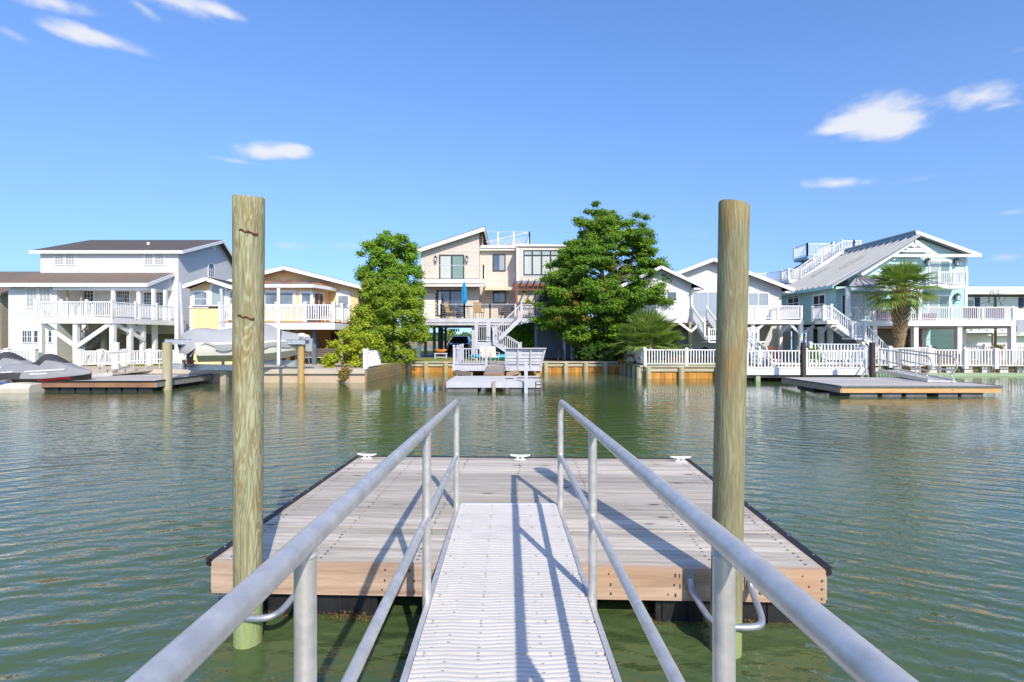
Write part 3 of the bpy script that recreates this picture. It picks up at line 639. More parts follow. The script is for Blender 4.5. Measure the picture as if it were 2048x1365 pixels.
def fence(name,label,pts,h=.82,group=None,mat='white_vinyl',**k):
    t=thing(name,label,'fence',tuple(pts[0]),group); railing(t,pts,h,mat,as_fence=True,**k); return t
def cable_rail(t,pts,h=.82,mat='aluminium',n=7,span=1.8,postmat=None):
    pts=[Vector(p) for p in pts]; k=Vector((0,0,1))
    for a,c in zip(pts,pts[1:]):
        b=B(); b.beam(a+k*h,c+k*h,.06,.035)
        for i in range(n): z=h*(i+.6)/(n+.4); b.beam(a+k*z,c+k*z,.007,.007)
        o=b.build('cable_railing','lavender_paint',t); L_=(c-a).length; ns=max(1,round(L_/span))
        for i in range(ns+1):
            p=a.lerp(c,i/ns); q=B(); q.box(p.x-.045,p.x+.045,p.y-.045,p.y+.045,p.z-.25,p.z+h+.03); q.build('post',postmat or mat,o)
def stairs(t,p0,p1,w,mat='white_trim',treadmat=None,rail=True,h=.82,side=None,name='stairs',railmat=None,closed=False,sp=.11):
    """flight from p0 (low, centre) to p1 (high, centre)"""
    p0=Vector(p0); p1=Vector(p1); d=Vector((p1.x-p0.x,p1.y-p0.y,0)); L_=d.length; d.normalize(); s=Vector((-d.y,d.x,0))
    b=B()
    for k in (-1,1): b.beam(p0+s*k*w/2+Vector((0,0,-.02)),p1+s*k*w/2+Vector((0,0,-.02)),.05,.24)
    b.beam(p0+s*w/2+Vector((0,0,.0)),p0-s*w/2,.04,.2); st=b.build(name,mat,t); n=max(3,round((p1.z-p0.z)/.17)); b=B()
    for i in range(n):
        q=p0.lerp(p1,(i+.6)/n); b.obox(q,d,s,(-L_/n*.55,L_/n*.55),(-w/2+.02,w/2-.02),(.0,.04))
        if closed: b.obox(q,d,s,(L_/n*.50,L_/n*.54),(-w/2+.02,w/2-.02),(.0,.18))
    b.build('treads',treadmat or mat,st)
    if rail:
        for k in ((-1,1) if side is None else (side,)):
            a=p0+s*k*(w/2+.01); c=p1+s*k*(w/2+.01); railing(t,[a,c],h,railmat or mat,sp=sp,span=2.6,name='stair_railing')
    return st
def postset(t,ps,w,mat,name='post'):
    for (x,y,z0,z1) in ps:
        b=B(); b.box(x-w/2,x+w/2,y-w/2,y+w/2,z0,z1); b.build(name,mat,t)
def gable_y(b,x0,x1,xa,y0,y1,zb,ze0,ze1,za):
    """wall body with a gable facing the canal"""
    return b.prism([(x0,zb),(x1,zb),(x1,ze1),(xa,za),(x0,ze0)],'y',y0,y1)
def roof_slab(t,q,th,mat,name='roof'):
    b=B(); b.slab(q,th); return b.build(name,mat,t)
def fascia(t,pts,w,h,mat,name='fascia'):
    b=B()
    for a,c in zip(pts,pts[1:]): b.beam(a,c,w,h)
    return b.build(name,mat,t)
def lantern(t,p,s=1.0,mat='black_iron'):
    p=Vector(p); b=B(); b.box(p.x-.05*s,p.x+.05*s,p.y-.02,p.y,p.z-.1*s,p.z+.12*s); b.box(p.x-.02,p.x+.02,p.y-.14*s,p.y-.02,p.z+.08*s,p.z+.12*s)
    b.add([(p.x-.10*s,p.y-.24*s,p.z+.06*s),(p.x+.10*s,p.y-.24*s,p.z+.06*s),(p.x+.10*s,p.y-.04*s,p.z+.06*s),(p.x-.10*s,p.y-.04*s,p.z+.06*s),(p.x,p.y-.14*s,p.z+.2*s)],[(0,1,4),(1,2,4),(2,3,4),(3,0,4),(3,2,1,0)])
    for i in (-1,1):
        for j in (-1,1): b.beam((p.x+i*.085*s,p.y-.14*s+j*.085*s,p.z+.06*s),(p.x+i*.055*s,p.y-.14*s+j*.055*s,p.z-.2*s),.018,.018)
    b.box(p.x-.06*s,p.x+.06*s,p.y-.20*s,p.y-.08*s,p.z-.22*s,p.z-.19*s)
    o=b.build('wall_lantern',mat,t); g=B(); g.box(p.x-.05*s,p.x+.05*s,p.y-.19*s,p.y-.09*s,p.z-.19*s,p.z+.05*s); g.build('lantern_glass','lamp_glass',o); return o
# ------------------------------------------------------------------ far left: brown roofed house, white house, yellow house
def brown_house():
    t=thing('beach_house','tan board house with brown shingle roof at the left edge','house',(-40,36,ZG))
    b=B(); b.box(-46,-33.4,33.5,44,ZG,5.0); b.build('wall','tan_siding',t)
    xr=-33.0
    roof_slab(t,[(-46.5,33.0,4.95),(xr,33.0,4.95),(xr,39,7.1),(-46.5,39,7.1)],.14,'brown_shingle'); roof_slab(t,[(-46.5,39,7.1),(xr,39,7.1),(xr,45,4.95),(-46.5,45,4.95)],.14,'brown_shingle')
    b=B(); b.prism([(33.5,5.0),(44,5.0),(39,6.85)],'x',-46,-33.4); b.build('gable_wall','tan_siding',t)
    b=B(); b.box(-46.5,xr+.02,32.93,33.0,4.78,4.96); b.build('fascia','white_trim',t)
    b=B(); b.tube([(xr-.5,32.98,4.75),(xr-.5,33.1,4.5),(xr-.45,33.4,4.3),(xr-.45,33.42,ZG)],.05,8); b.build('downpipe','white_trim',t)
brown_house()
def white_house():
    t=thing('beach_house','large white sided two storey house with dark grey roof and a raised porch deck','house',(-26,33,ZG))
    XL,XR=-30.4,-21.5; Y0,Y1=33.0,40.0; zr=9.15; yr=37.4; ze=7.62
    b=B(); b.prism([(Y0,2.3),(Y0,ze),(yr,zr-.08),(Y1,7.3),(Y1,2.3)],'x',XL,XR); b.build('upper_wall','white_siding',t)
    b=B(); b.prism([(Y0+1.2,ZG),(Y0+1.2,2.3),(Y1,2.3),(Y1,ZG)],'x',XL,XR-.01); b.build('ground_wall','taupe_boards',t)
    b=B(); b.box(XR-.04,XR,34.2,40,ZG,2.3); b.build('ground_side_wall','white_siding',t)
    # lattice screen between floor and ground on the side
    # lower enclosed wing
    Yf=31.0; xe=fx(114,Yf)
    b=B(); b.box(XL-.1,xe,Yf,Y0-.003,ZG,5.25); b.build('wing_wall','white_siding',t)
    b=B(); b.prism([(Yf-.35,5.08),(Yf-.35,5.20),(Y0-.003,6.14),(Y0-.003,5.08)],'x',XR-.45,XR-.4); b.build('porch_gable','white_siding',t)
    # roofs
    ov=.42
    roof_slab(t,[(XL-ov,Y0-.24,7.66),(XR+ov,Y0-.24,7.66),(XR+ov,yr,zr+.05),(XL-ov,yr,zr+.05)],.12,'grey_shingle'); roof_slab(t,[(XL-ov,yr,zr+.05),(XR+ov,yr,zr+.05),(XR+ov,Y1+.3,7.15),(XL-ov,Y1+.3,7.15)],.12,'grey_shingle')
    roof_slab(t,[(XL-.08,30.55,5.32),(XR-.25,30.55,5.32),(XR-.25,Y0-.002,6.25),(XL-.08,Y0-.002,6.25)],.12,'brown_shingle','porch_roof')
    b=B(); b.box(XL-ov,XR+ov,Y0-.31,Y0-.24,7.44,7.64); b.build('gutter','white_trim',t)
    fascia(t,[(XR+ov+.02,Y0-.29,7.53),(XR+ov+.02,yr,zr-.07),(XR+ov+.02,Y1+.3,7.02)],.05,.2,'white_trim','rake_board')
    fascia(t,[(XL-ov-.02,Y0-.29,7.53),(XL-ov-.02,yr,zr-.07),(XL-ov-.02,Y1+.3,7.02)],.05,.2,'white_trim','rake_board')
    b=B(); b.box(XL-ov,XR+ov,Y0-.24,Y0-.003,7.50,7.53); b.build('soffit','white_trim',t)
    b=B(); b.box(XL-.1,XR-.22,30.46,30.55,5.10,5.32); b.build('gutter','white_trim',t)
    fascia(t,[(XR-.23,30.5,5.20),(XR-.23,Y0-.02,6.13)],.05,.2,'white_trim','rake_board')
    b=B(); b.box(xe,XR-.4,30.7,30.85,4.92,5.12); b.build('porch_beam','white_trim',t)
    b=B(); b.box(xe,XR-.4,30.86,Y0-.01,5.06,5.09); b.build('porch_ceiling','white_trim',t)
    b=B(); b.tube([(-25.0,35.2,8.2),(-25.0,35.2,8.62)],.09,9); b.build('vent_pipe','white_trim',t,smooth=True)
    # upper windows: two pairs
    for (x0,x1) in ((111,127),(132,149),(290,306),(311,328)):
        fwin(t,Y0,x0,x1,509.5,530,grid=(3,4),pane='blind_glass',bw=.05,gw=.018)
    # wing windows, door
    for (x0,x1) in ((54,74),(80,101)): fwin(t,Yf,x0,x1,577,614,grid=(3,4),pane='blind_glass',bw=.06,gw=.02)
    d=B(); d.box(fx(110,Y0-.9),fx(130,Y0-.9),Y0-.9,Y0-.85,3.05,5.0); 
    d=B(); D_=Y0; d.box(fx(117,D_),fx(133,D_),D_-.05,D_-.004,3.02,4.95); dd=d.build('door','white_trim',t)
    for (x0,x1,y0,y1,g,pn) in ((150,187,580,612,(6,4),'dark_glass'),(232,259,583,612,(6,4),'dark_glass'),(289,330,585.5,612,(8,4),'dark_glass')):
        fwin(t,Y0,x0,x1,y0,y1,grid=g,pane=pn,bw=.09,gw=.02)
    for (x0,x1) in ((46,54),(56.5,64)): fwin(t,Yf,x0,x1,662,685,grid=(2,2),bw=.05,gw=.02)
    for (x0,x1) in ((69,77),(86,91),(98,104)): fwin(t,Yf,x0,x1,662,685,grid=(1,2),bw=.05,gw=.02)
    # side wall: arched window and round vent
    y0=21.5*1024/(1024-417); y1=21.5*1024/(1024-427.5); window(t,(XR,y0,6.42),UY,UX,y1-y0,.62,grid=(3,3),bw=.08,gw=.03,arch=True)
    b=B(); b.tube([(XR+.002,36.9,8.55),(XR+.05,36.9,8.55)],.24,16); b.build('gable_vent','white_trim',t)
    # porch posts
    for px,D in ((227,30.8),(278,30.9),(307.5,30.85),(331,31.6)):
        x=fx(px,D); postset(t,[(x,D,2.9,5.0)],.17,'white_trim','porch_post')
    for px in (135,163): 
        x=fx(px,31.2); postset(t,[(x,31.2,2.9,5.0)],.10,'taupe_post','porch_post')
    # deck
    zd=3.12; Dd=27.0; xa,xb=fx(72,Dd),fx(224,Dd); xc_,yc_=fx(352,31.6),31.6
    b=B(); b.prism([(xa,Dd),(xb,Dd),(xc_,yc_),(xc_,Y0-.01),(xe+.01,Y0-.01),(xe+.01,Yf-.01),(xa,Yf-.01)],'z',zd-.10,zd); b.build('deck_floor','pale_deck',t)
    b=B(); b.box(xa,xb,Dd-.05,Dd-.003,zd-.30,zd+.01); b.beam((xb,Dd-.02,zd-.15),(xc_,yc_-.02,zd-.15),.05,.3); b.box(xa-.05,xa-.003,Dd-.05,Yf-.02,zd-.3,zd+.01); b.build('deck_fascia','white_trim',t)
    railing(t,[(xa,Yf-.3,zd),(xa,Dd,zd),(xb,Dd,zd),(xc_,yc_,zd)],.86,sp=.115,span=1.75)
    # house number of ground posts and braces
    x152=fx(152,25.3); 
    for (px,D,z1) in ((83,28.0,zd-.3),(226,27.2,zd-.3),(260,28.4,zd-.3),(285.5,29.4,zd-.3),(309.5,30.6,zd-.3),(153,27.15,zd-.3),(208,31.0,zd-.1),(170,31.0,zd-.1),(355,31.4,5.0)):
        x=fx(px,D); postset(t,[(x,D,ZG-.1,z1)],.22,'white_trim','deck_post')
    br=[((83,645,27.6),(153,694,27.1)),((153,694,27.0),(224,645,27.1)),((224,645,27.15),(289,681,29.4)),((285,645,29.5),(262,671,28.6)),((262,650,28.6),(290,668,29.6))]
    for a,c in br:
        b=B(); b.beam(P(*a),P(*c),.09,.20); b.build('brace','white_trim',t)
    # stairs under the deck
    stairs(t,P(162,703,30.2),P(222,646,30.2),.8,'taupe_post',treadmat='grey_paint',sp=.13)
    stairs(t,P(232,690,31.0),P(262,646,31.0),.8,'taupe_post',treadmat='grey_paint',rail=False)
    # deck chairs
    return t
white_house()
def lattice():
    t=thing('lattice_screen','white crossed lattice panel between the white and yellow houses','lattice',(-21,34,ZG))
    x0,x1,y,z0,z1=fx(356,33),fx(378,33),33.0,ZG+.4,2.35; b=B(); st=.13; k=-12
    w=x1-x0; h=z1-z0
    for s in (1,-1):
        c=-h
        while c<w:
            a0=max(0,c); a1=min(w,c+h)
            if a1-a0>.02:
                if s>0: b.beam((x0+a0,y,z0+a0-c),(x0+a1,y,z0+a1-c),.02,.04)
                else: b.beam((x1-a0,y+.025,z0+a0-c),(x1-a1,y+.025,z0+a1-c),.02,.04)
            c+=st
    b.build('lattice_strips','white_trim',t)
    b=B(); b.box(x0-.05,x1+.05,y-.04,y+.05,z1,z1+.08); b.box(x0-.05,x1+.05,y-.04,y+.05,z0-.08,z0); b.build('frame','white_trim',t)
lattice()
def yellow_house():
    t=thing('beach_house','yellow stucco house with white trimmed gables, arched window and raised deck','house',(-14,29,ZG))
    # left bay with arched window
    D=28.5; xl,xr=fx(380,D),fx(488,D); xa=fx(424,D); za=fz(556,D); ze=fz(577,D)
    b=B(); gable_y(b,xl,xr,xa,D,33,ZG,ze-.02,ze-.5,za-.1); b.build('bay_wall','stucco',t)
    oh=.55
    zL=ze-.16
    sl=(za-ze)/(xa-fx(360,D))
    for (x0,x1,nm) in ((fx(359,D-oh),xa,'l'),(xa,fx(492,D-oh),'r')):
        z0=za if nm=='r' else za-sl*(xa-x0); z1=za-sl*(x1-xa) if nm=='r' else za
        roof_slab(t,[(x0,D-oh,z0),(x1,D-oh,z1),(x1,34,z1),(x0,34,z0)],.1,'dark_shingle')
        fascia(t,[(x0,D-oh-.03,z0-.13),(x1,D-oh-.03,z1-.13)],.05,.2,'white_trim','rake_board')
    zs=fz(608,D); 
    b=B(); b.box(xl-.02,fx(487,D),D-.05,D-.003,fz(617,D),fz(613,D)); b.build('sill_band','white_trim',t)
    b=B()
    for (x0,x1,y0,y1) in ((382,390,583,614),(418,422.5,585,614),(452.5,457,585,614),(481,487,583,614)): b.box(fx(x0,D),fx(x1,D),D-.035,D-.003,fz(y1,D),fz(y0,D))
    for k in range(6):
        for px in (380,): b.box(fx(px,D)-.01,fx(px+(8 if k%2 else 5),D),D-.03,D-.003,fz(628+k*9,D),fz(621+k*9,D))
    b.build('corner_stones','white_trim',t)
    fwin(t,D,390,414,585,611,grid=(1,2),pane='grey_glass',bw=.12)
    fwin(t,D,424,450,581,611,grid=(1,1),pane='teal_curtain',bw=.16,arch=True)
    fwin(t,D,461,482,585,611,grid=(1,2),pane='grey_glass',bw=.12)
    # main gable
    D2=31.0; x0,x1,xa2=fx(434,D2),fx(716,D2),fx(577,D2); za2=fz(536,D2); ze2=fz(570,D2)
    b=B(); gable_y(b,x0,x1,xa2,D2,39,2.6,ze2,ze2,za2-.1); b.build('main_wall','stucco',t)
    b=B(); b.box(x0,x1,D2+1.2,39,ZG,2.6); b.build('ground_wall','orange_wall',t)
    sl2=(za2+.05-ze2)/(xa2-x0)
    for (a,c) in ((x0-.4,xa2),(xa2,x1+.5)):
        z0=za2+.05-sl2*abs(xa2-a); z1=za2+.05-sl2*abs(c-xa2)
        roof_slab(t,[(a,D2-.6,z0),(c,D2-.6,z1),(c,39.5,z1),(a,39.5,z0)],.1,'dark_shingle')
        fascia(t,[(a,D2-.63,z0-.14),(c,D2-.63,z1-.14)],.05,.22,'white_trim','rake_board')
    # sunroom bay with tiled hip roof
    D3=28.8; bx0,bx1=fx(482,D3),fx(624,D3); bx2=fx(655,D2)+.1
    b=B(); b.prism([(bx0,D3),(bx1,D3),(bx2,D2-.9),(bx2,D2-.004),(bx0,D2-.004)],'z',2.9,fz(574,D3)); b.build('sunroom_wall','stucco',t)
    zt=fz(571,D3); zh=fz(560.5,D2); e=.45
    b=B(); q=[(bx0-.3,D3-e,zt),(bx1+.25,D3-e,zt),(bx2+e,D2-1.0-.1,zt),(bx2+e,D2-.004,zt),(bx2-.9,D2-.004,zh),(bx0+.3,D2-.004,zh),(bx0-.3,D2-.004,zt)]
    b.add(q,[(0,1,4,5),(1,2,4),(2,3,4),(0,5,6)]); b.build('sunroom_roof','rust_shingle',t)
    fascia(t,[(bx0-.3,D3-e-.02,zt-.08),(bx1+.25,D3-e-.02,zt-.08),(bx2+e+.02,D2-1.1,zt-.08),(bx2+e+.02,D2-.05,zt-.08)],.05,.18,'white_trim')
    b=B(); b.add([(bx0-.3,D3-e,zt-.17),(bx1+.25,D3-e,zt-.17),(bx2+e,D2-1.1,zt-.17),(bx2+e,D2,zt-.17),(bx0-.3,D2,zt-.17)],[(0,1,2,3,4)]); b.build('soffit','white_trim',t)
    # skylights on the tiled roof
    for (px0,px1) in ((535,556),(582,612)):
        f=lambda px,k: Vector((fx(px,D3),0,0))
        n1=.25; n2=.72
        def on(px,k): 
            y=D3-e+(D2-D3+e)*k; return (fx(px,D3)+k*.25,y-.05,zt+(zh-zt)*k+.05)
        b=B(); b.slab([on(px0,n1),on(px1,n1),on(px1,n2),on(px0,n2)],.06); b.build('skylight','skylight_glass',t)
    fwin(t,D3,531,586,586,609,grid=(2,1),panes=('grey_glass','grey_glass'),bw=.16,gw=.05); pass
    fwin(t,D3,604,621,587.5,609,grid=(1,1),pane='grey_glass',bw=.15)
    dv=Vector((bx2-bx1,D2-.9-D3,0)).normalized(); nv=Vector((dv.y,-dv.x,0))
    window(t,(bx1+dv.x*.25,D3+dv.y*.25,fz(616,D3)),dv,nv,.95,.85,grid=(2,1),bw=.1,pane='brass_dark'); 
    fwin(t,D2,677,697,593,616,grid=(1,1),pane='grey_glass',bw=.12); b=B(); 
    K=10; xc=fx(687,D2); zc=fz(593,D2)+.1
    b.prism([(xc-.45,zc)]+[(xc-.45*math.cos(math.pi*k/K),zc+.28*math.sin(math.pi*k/K)) for k in range(1,K)]+[(xc+.45,zc)],'y',D2-.05,D2-.003); b.build('window_arch','white_trim',t)
    # deck
    Dd=27.0; zd=fz(643.5,Dd); xa_,xb_=fx(437,Dd),fx(668,Dd); xs=fx(700,29.6)
    b=B(); b.prism([(xa_,Dd),(xb_,Dd),(xs,29.6),(xs,D2-.005),(bx0+.0,D2-.005),(bx0,D-.005),(xa_,D-.005)],'z',zd-.06,zd); b.build('deck_floor','redwood',t)
    b=B(); b.box(xa_,xb_,Dd-.02,Dd+.05,zd-.42,zd-.065); b.beam((xb_,Dd+.02,zd-.245),(xs,29.6,zd-.245),.06,.35); b.build('deck_fascia','white_trim',t)
    railing(t,[(xa_+.08,D-.1,zd),(xa_+.08,Dd+.08,zd),(xb_-.05,Dd+.08,zd),(xs-.03,29.55,zd)],.90,sp=.125,bal=.05,post=.17,span=1.75,posth=.12)
    for (px,D_,m) in ((577,29.5,'orange_fascia'),(595,29.8,'taupe_post'),(629,28.0,'slate_post'),(682,28.6,'taupe_post'),(545,28,'taupe_post'),(500,28,'taupe_post')):
        x=fx(px,D_); postset(t,[(x,D_,ZG,zd-.07)],.2,m,'deck_post')
    b=B(); b.beam((fx(608,29.5),29.5,zd-.5),(fx(640,29.5),29.5,zd-.12),.08,.14); b.build('brace','redwood',t)
    d=B(); d.box(fx(648,D2),fx(672,D2),D2+1.14,D2+1.19,ZG,2.45); d.build('door','dark_frame',t)
    b=B(); b.box(fx(602,D2),fx(626,D2),D2+.6,D2+1.1,ZG,1.9); b.build('storage_locker','grey_paint',t)
    return t
yellow_house()
def patio_chair(label,group,frame='chair_frame',cloth='navy_cloth',arms=True,sc=1.0):
    t=thing('patio_chair',label,'chair',(0,0,0),group); s=sc
    b=B(); b.box(-.24*s,.24*s,-.24*s,.22*s,.36*s,.40*s); b.build('seat',cloth,t)
    b=B(); b.beam((0,.21*s,.40*s),(0,.34*s,.92*s),.46*s,.035*s,up=(0,1,0)); b.build('backrest',cloth,t)
    for i in (-1,1):
        for (y,z) in ((-.22,.36),(.22,.36)): b=B(); b.tube([(i*.24*s,y*s*1.1,0),(i*.23*s,y*s,z*s)],.017*s,6); b.build('leg',frame,t)
        if arms: b=B(); b.tube([(i*.26*s,.25*s,.62*s),(i*.27*s,-.22*s,.60*s),(i*.25*s,-.24*s,.36*s)],.02*s,6); b.build('armrest',frame,t)
    return t
def yellow_deck_stuff():
    zd=fz(643.5,27.0)
    c=patio_chair('navy cushioned chair on the yellow house deck, leftmost of its row','chairs on the yellow house deck'); 
    spots=[(618,27.9,.3),(632,28.3,-.5),(646,27.8,.2),(659,28.2,-.7)]
    labs=['navy cushioned chair on the yellow house deck, leftmost of its row','navy cushioned chair on the yellow house deck, second of its row from the sunroom door','navy cushioned chair on the yellow house deck, third of its row','navy cushioned chair on the yellow house deck, nearest the thick corner post']
    for i,(px,D,a) in enumerate(spots):
        o=c if i==0 else copy_tree(c); o.location=(fx(px,D),D,zd); o.rotation_euler=(0,0,a); o['label']=labs[i]
    t=thing('patio_table','round dark table between the chairs on the yellow deck','table',(0,0,0))
    b=B(); b.tube([(0,0,.62),(0,0,.66)],.45,20); b.build('table_top','navy_cloth',t); b=B(); b.tube([(0,0,0),(0,0,.62)],.05,8); b.build('leg','chair_frame',t); t.location=(fx(640,28.6),28.6,zd)
yellow_deck_stuff()
def swing():
    D=28.6; x=fx(640,D)
    t=thing('garden_bench','pale wooden slatted bench on the concrete patio by the yellow shrub','bench',(x,D,ZG))
    w=.82; z=.36
    b=B()
    for k in range(5): b.box(x-w,x+w,D-.28+k*.11,D-.19+k*.11,ZG+z,ZG+z+.03)
    b.build('seat','swing_wood',t)
    b=B()
    for k in range(4): b.beam((x-w,D+.27+k*.03,ZG+z+.10+k*.115),(x+w,D+.27+k*.03,ZG+z+.10+k*.115),.03,.095)
    b.build('backrest','swing_wood',t)
    for s in (-1,1):
        b=B(); b.beam((x+s*w,D-.3,ZG+z+.24),(x+s*w,D+.3,ZG+z+.24),.07,.03); b.beam((x+s*w,D-.27,ZG+z),(x+s*w,D-.27,ZG+z+.23),.05,.05); b.build('armrest','swing_wood',t)
        b=B(); b.beam((x+s*(w-.1),D-.25,ZG),(x+s*(w-.16),D+.1,ZG+z),.04,.04); b.beam((x+s*(w-.1),D+.35,ZG),(x+s*(w-.16),D-.05,ZG+z),.04,.04); b.build('leg','bronze',t)
swing()
# ------------------------------------------------------------------ the cream house across the canal
def cream_house():
    t=thing('beach_house','cream house with slanted roof, roof deck and carport straight across the canal','house',(-2,37.5,ZG))
    A=37.5; Bm=38.6; C=36.9                      # wall planes: left block, middle, right block
    xl,xr=fx(842,A),fx(958,A); zf=3.45
    # left block with mono-pitch roof
    zl,zr=fz(499,A),fz(461,A)
    b=B(); b.prism([(xl,zf),(xr,zf),(xr,zr-.1),(xl,zl-.1)],'y',A,45); b.build('wall','cream_siding',t)
    zb=fz(564,A); b=B(); b.prism([(xl-.01,zb),(xr+.01,zb),(xr+.01,zr-.08),(xl-.01,zl-.08)],'y',A-.03,A-.002); b.build('upper_cladding','cream_batten',t)
    b=B(); b.box(xl-.01,xr+.01,A-.05,A-.031,fz(503.5,A),fz(502.3,A)); b.build('trim_band','cream_trim',t)
    s=(zr-zl)/(xr-xl); x0=fx(836,A-.5)-.1; x1=fx(970,A-.5); z0=zl-(xl-x0)*s+.05; z1=zr+(x1-xr)*s+.05
    roof_slab(t,[(x0,A-.5,z0),(x1,A-.5,z1),(x1,45.5,z1),(x0,45.5,z0)],.08,'dark_shingle'); fascia(t,[(x0,A-.52,z0-.2),(x1,A-.52,z1-.2)],.06,.28,'cream_trim','rake_board')
    b=B(); b.box(xr+.004,xr+.05,A+.2,45,fz(491,Bm),zr-.12); b.build('cedar_cladding','brick_cedar',t)
    b=B(); b.box(x1-.10,x1-.02,A-.5,45.4,z1-.36,z1-.09); b.build('fascia','cream_trim',t)
    # middle part
    mx1=fx(1036,C)
    b=B(); b.box(xr+.003,mx1,Bm,45,zf,fz(494,Bm)); b.build('middle_wall','cream_siding',t)
    b=B(); b.box(xr-.05,fx(1033,C)-.02,Bm-.45,Bm+.4,fz(496.5,Bm-.4),fz(491,Bm-.4)); b.box(xr-.02,fx(1033,C)-.03,Bm-.36,Bm+.4,fz(501,Bm-.4),fz(496.5,Bm-.4)-.003); b.build('parapet','cream_trim',t)
    # right block
    rx0,rx1=fx(1033,C),fx(1165,C); zt=fz(492,C)
    b=B(); b.box(rx0,rx1,C,45,zf,zt-.05); b.build('right_wall','cream_siding',t)
    b=B(); b.prism([(rx0-.06,zt-.06),(rx1+.1,zt-.06),(rx1+.1,zt+.02),(rx0-.06,zt+.13)],'y',C-.12,45); b.build('parapet','cream_trim',t)
    for (x,w) in ((rx0+.06,.14),): b=B(); b.box(x-.07,x+.07,C-.03,C-.002,zf,zt-.07); b.build('corner_board','cream_trim',t)
    # openings
    fwin(t,A-.03,881,926,512.5,559,frame='bronze',grid=(2,1),panes=('curtain_glass','green_curtain'),bw=.10,gw=.12)
    fwin(t,A,876,925,583.5,630,frame='bronze',grid=(2,1),panes=('blue_glass','blue_glass'),bw=.10,gw=.12)
    b=B(); b.box(fx(877,A),fx(882.5,A),A-.024,A-.018,fz(630,A),fz(584,A)); b.build('curtain','white_cloth',t)
    fwin(t,Bm,987.5,1009,511,541,frame='bronze',grid=(2,1),panes=('blue_glass','blue_curtain'),bw=.085)
    fwin(t,Bm,988,1009.5,585,605,frame='bronze',grid=(2,1),panes=('blue_glass','teal_curtain'),bw=.085)
    w=fwin(t,C,1049,1124,503,549,frame='dark_frame',grid=(1,1),pane='curtain_glass',bw=.09)
    b=B()
    for px in (1064.5,1083,1101): b.box(fx(px,C)-.05,fx(px,C)+.05,C-.045,C-.01,fz(549,C),fz(503,C))
    b.box(fx(1049,C),fx(1124,C),C-.046,C-.01,fz(511.5,C)-.04,fz(511.5,C)+.04); b.build('mullions','dark_frame',w)
    b=B(); b.box(fx(1049,C)+.05,fx(1124,C)-.05,C-.022,C-.017,fz(510,C),fz(503,C)); b.build('transom_pane','teal_curtain',w)
    b=B()
    q=(fx(1046.5,C),fx(1126.5,C),fz(551,C),fz(501.3,C))
    for (a,c,e,f) in ((q[0]-.08,q[1]+.08,q[2]-.09,q[2]),(q[0]-.08,q[1]+.08,q[3],q[3]+.07),(q[0]-.08,q[0],q[2],q[3])): b.box(a,c,C-.03,C-.003,e,f)
    b.build('window_trim','white_trim',t)
    fwin(t,C,1071,1102,585,628,frame='dark_frame',grid=(2,3),pane='dark_glass',bw=.07)
    for px in (872,934): lantern(t,(fx(px,A),A-.035,fz(518,A)),1.15)
    # balcony
    bx0,bx1=fx(846,36.4),fx(968.5,36.4); zbf=fz(559.5,36.4)
    b=B(); b.box(bx0,bx1,36.4,A-.035,zbf-.08,zbf); b.build('balcony_floor','cream_trim',t)
    b=B(); b.box(bx0-.02,bx1+.02,36.33,36.398,zbf-.28,zbf+.02); b.box(bx0-.02,bx1+.02,36.40,36.46,zbf-.50,zbf-.285); b.box(bx1+.003,bx1+.07,36.4,A,zbf-.45,zbf+.02); b.build('balcony_fascia','cream_trim',t)
    b=B(); b.box(bx0,bx1-.02,36.48,A-.004,zbf-.42,zbf-.32); b.build('balcony_soffit','taupe_boards',t)
    cable_rail(t,[(bx0,36.45,zbf),(bx1-.06,36.45,zbf),(bx1-.06,A-.1,zbf)],1.02,'cream_trim',7,4.0,'cream_trim')
    # access cover and small fittings
    b=B(); b.box(fx(846,A),fx(871,A),A-.05,A-.003,fz(640,A),fz(587,A)); b.build('shutter_panel','cream_trim',t)
    b=B()
    for k in range(7): b.box(fx(870.5,A),fx(872.5,A),A-.07,A-.052,fz(589+k*7,A)-.06,fz(589+k*7,A)+.06)
    b.build('hinges','bronze',t)
    b=B(); b.box(fx(1027.5,Bm),fx(1031,Bm),Bm-.12,Bm-.003,fz(556,Bm),fz(544,Bm)); b.build('meter_box','cream_trim',t)
    # awning
    ax0,ax1=fx(967,37.6),fx(1025,37.6); az=fz(577,37.2); n=24
    b=B(); secs=[]
    for i in range(n+1):
        x=ax0+(ax1-ax0)*i/n; sc=.05*abs(math.sin(math.pi*i/2)); secs.append([(x,Bm-.01,az+.24),(x,37.15,az),(x,37.13,az-.17+sc*1.2),(x,37.11,az-.17+sc*1.2),(x,37.12,az+.02),(x,Bm-.01,az+.26)])
    b.loft(secs); b.build('awning','awning',t)
    for x,xx in ((ax0+.05,fx(963,37.3)),(ax1-.1,fx(1014,37.3))): b=B(); b.beam((x,37.15,az-.05),(xx,Bm-.05,fz(606,Bm)),.05,.05); b.build('awning_arm','cream_trim',t)
    # raised deck
    Dd=35.0; zd=fz(637.5,Dd); dx0,dx1=fx(826,Dd),fx(1042,Dd)
    b=B(); b.box(dx0,dx1,Dd,A-.005,zd-.08,zd); b.box(xr,dx1,A-.004,Bm-.004,zd-.08,zd); b.box(fx(1042,34.0)+.0,rx1,34.0,C-.004,zd-.081,zd-.001); b.build('deck_floor','grey_deck',t)
    b=B(); b.box(dx0,dx1-.01,Dd-.06,Dd-.003,zd-.27,zd+.01); b.box(dx0,dx1-.02,Dd+.0,Dd+.05,zd-.46,zd-.085); b.build('deck_fascia','lavender_paint',t)
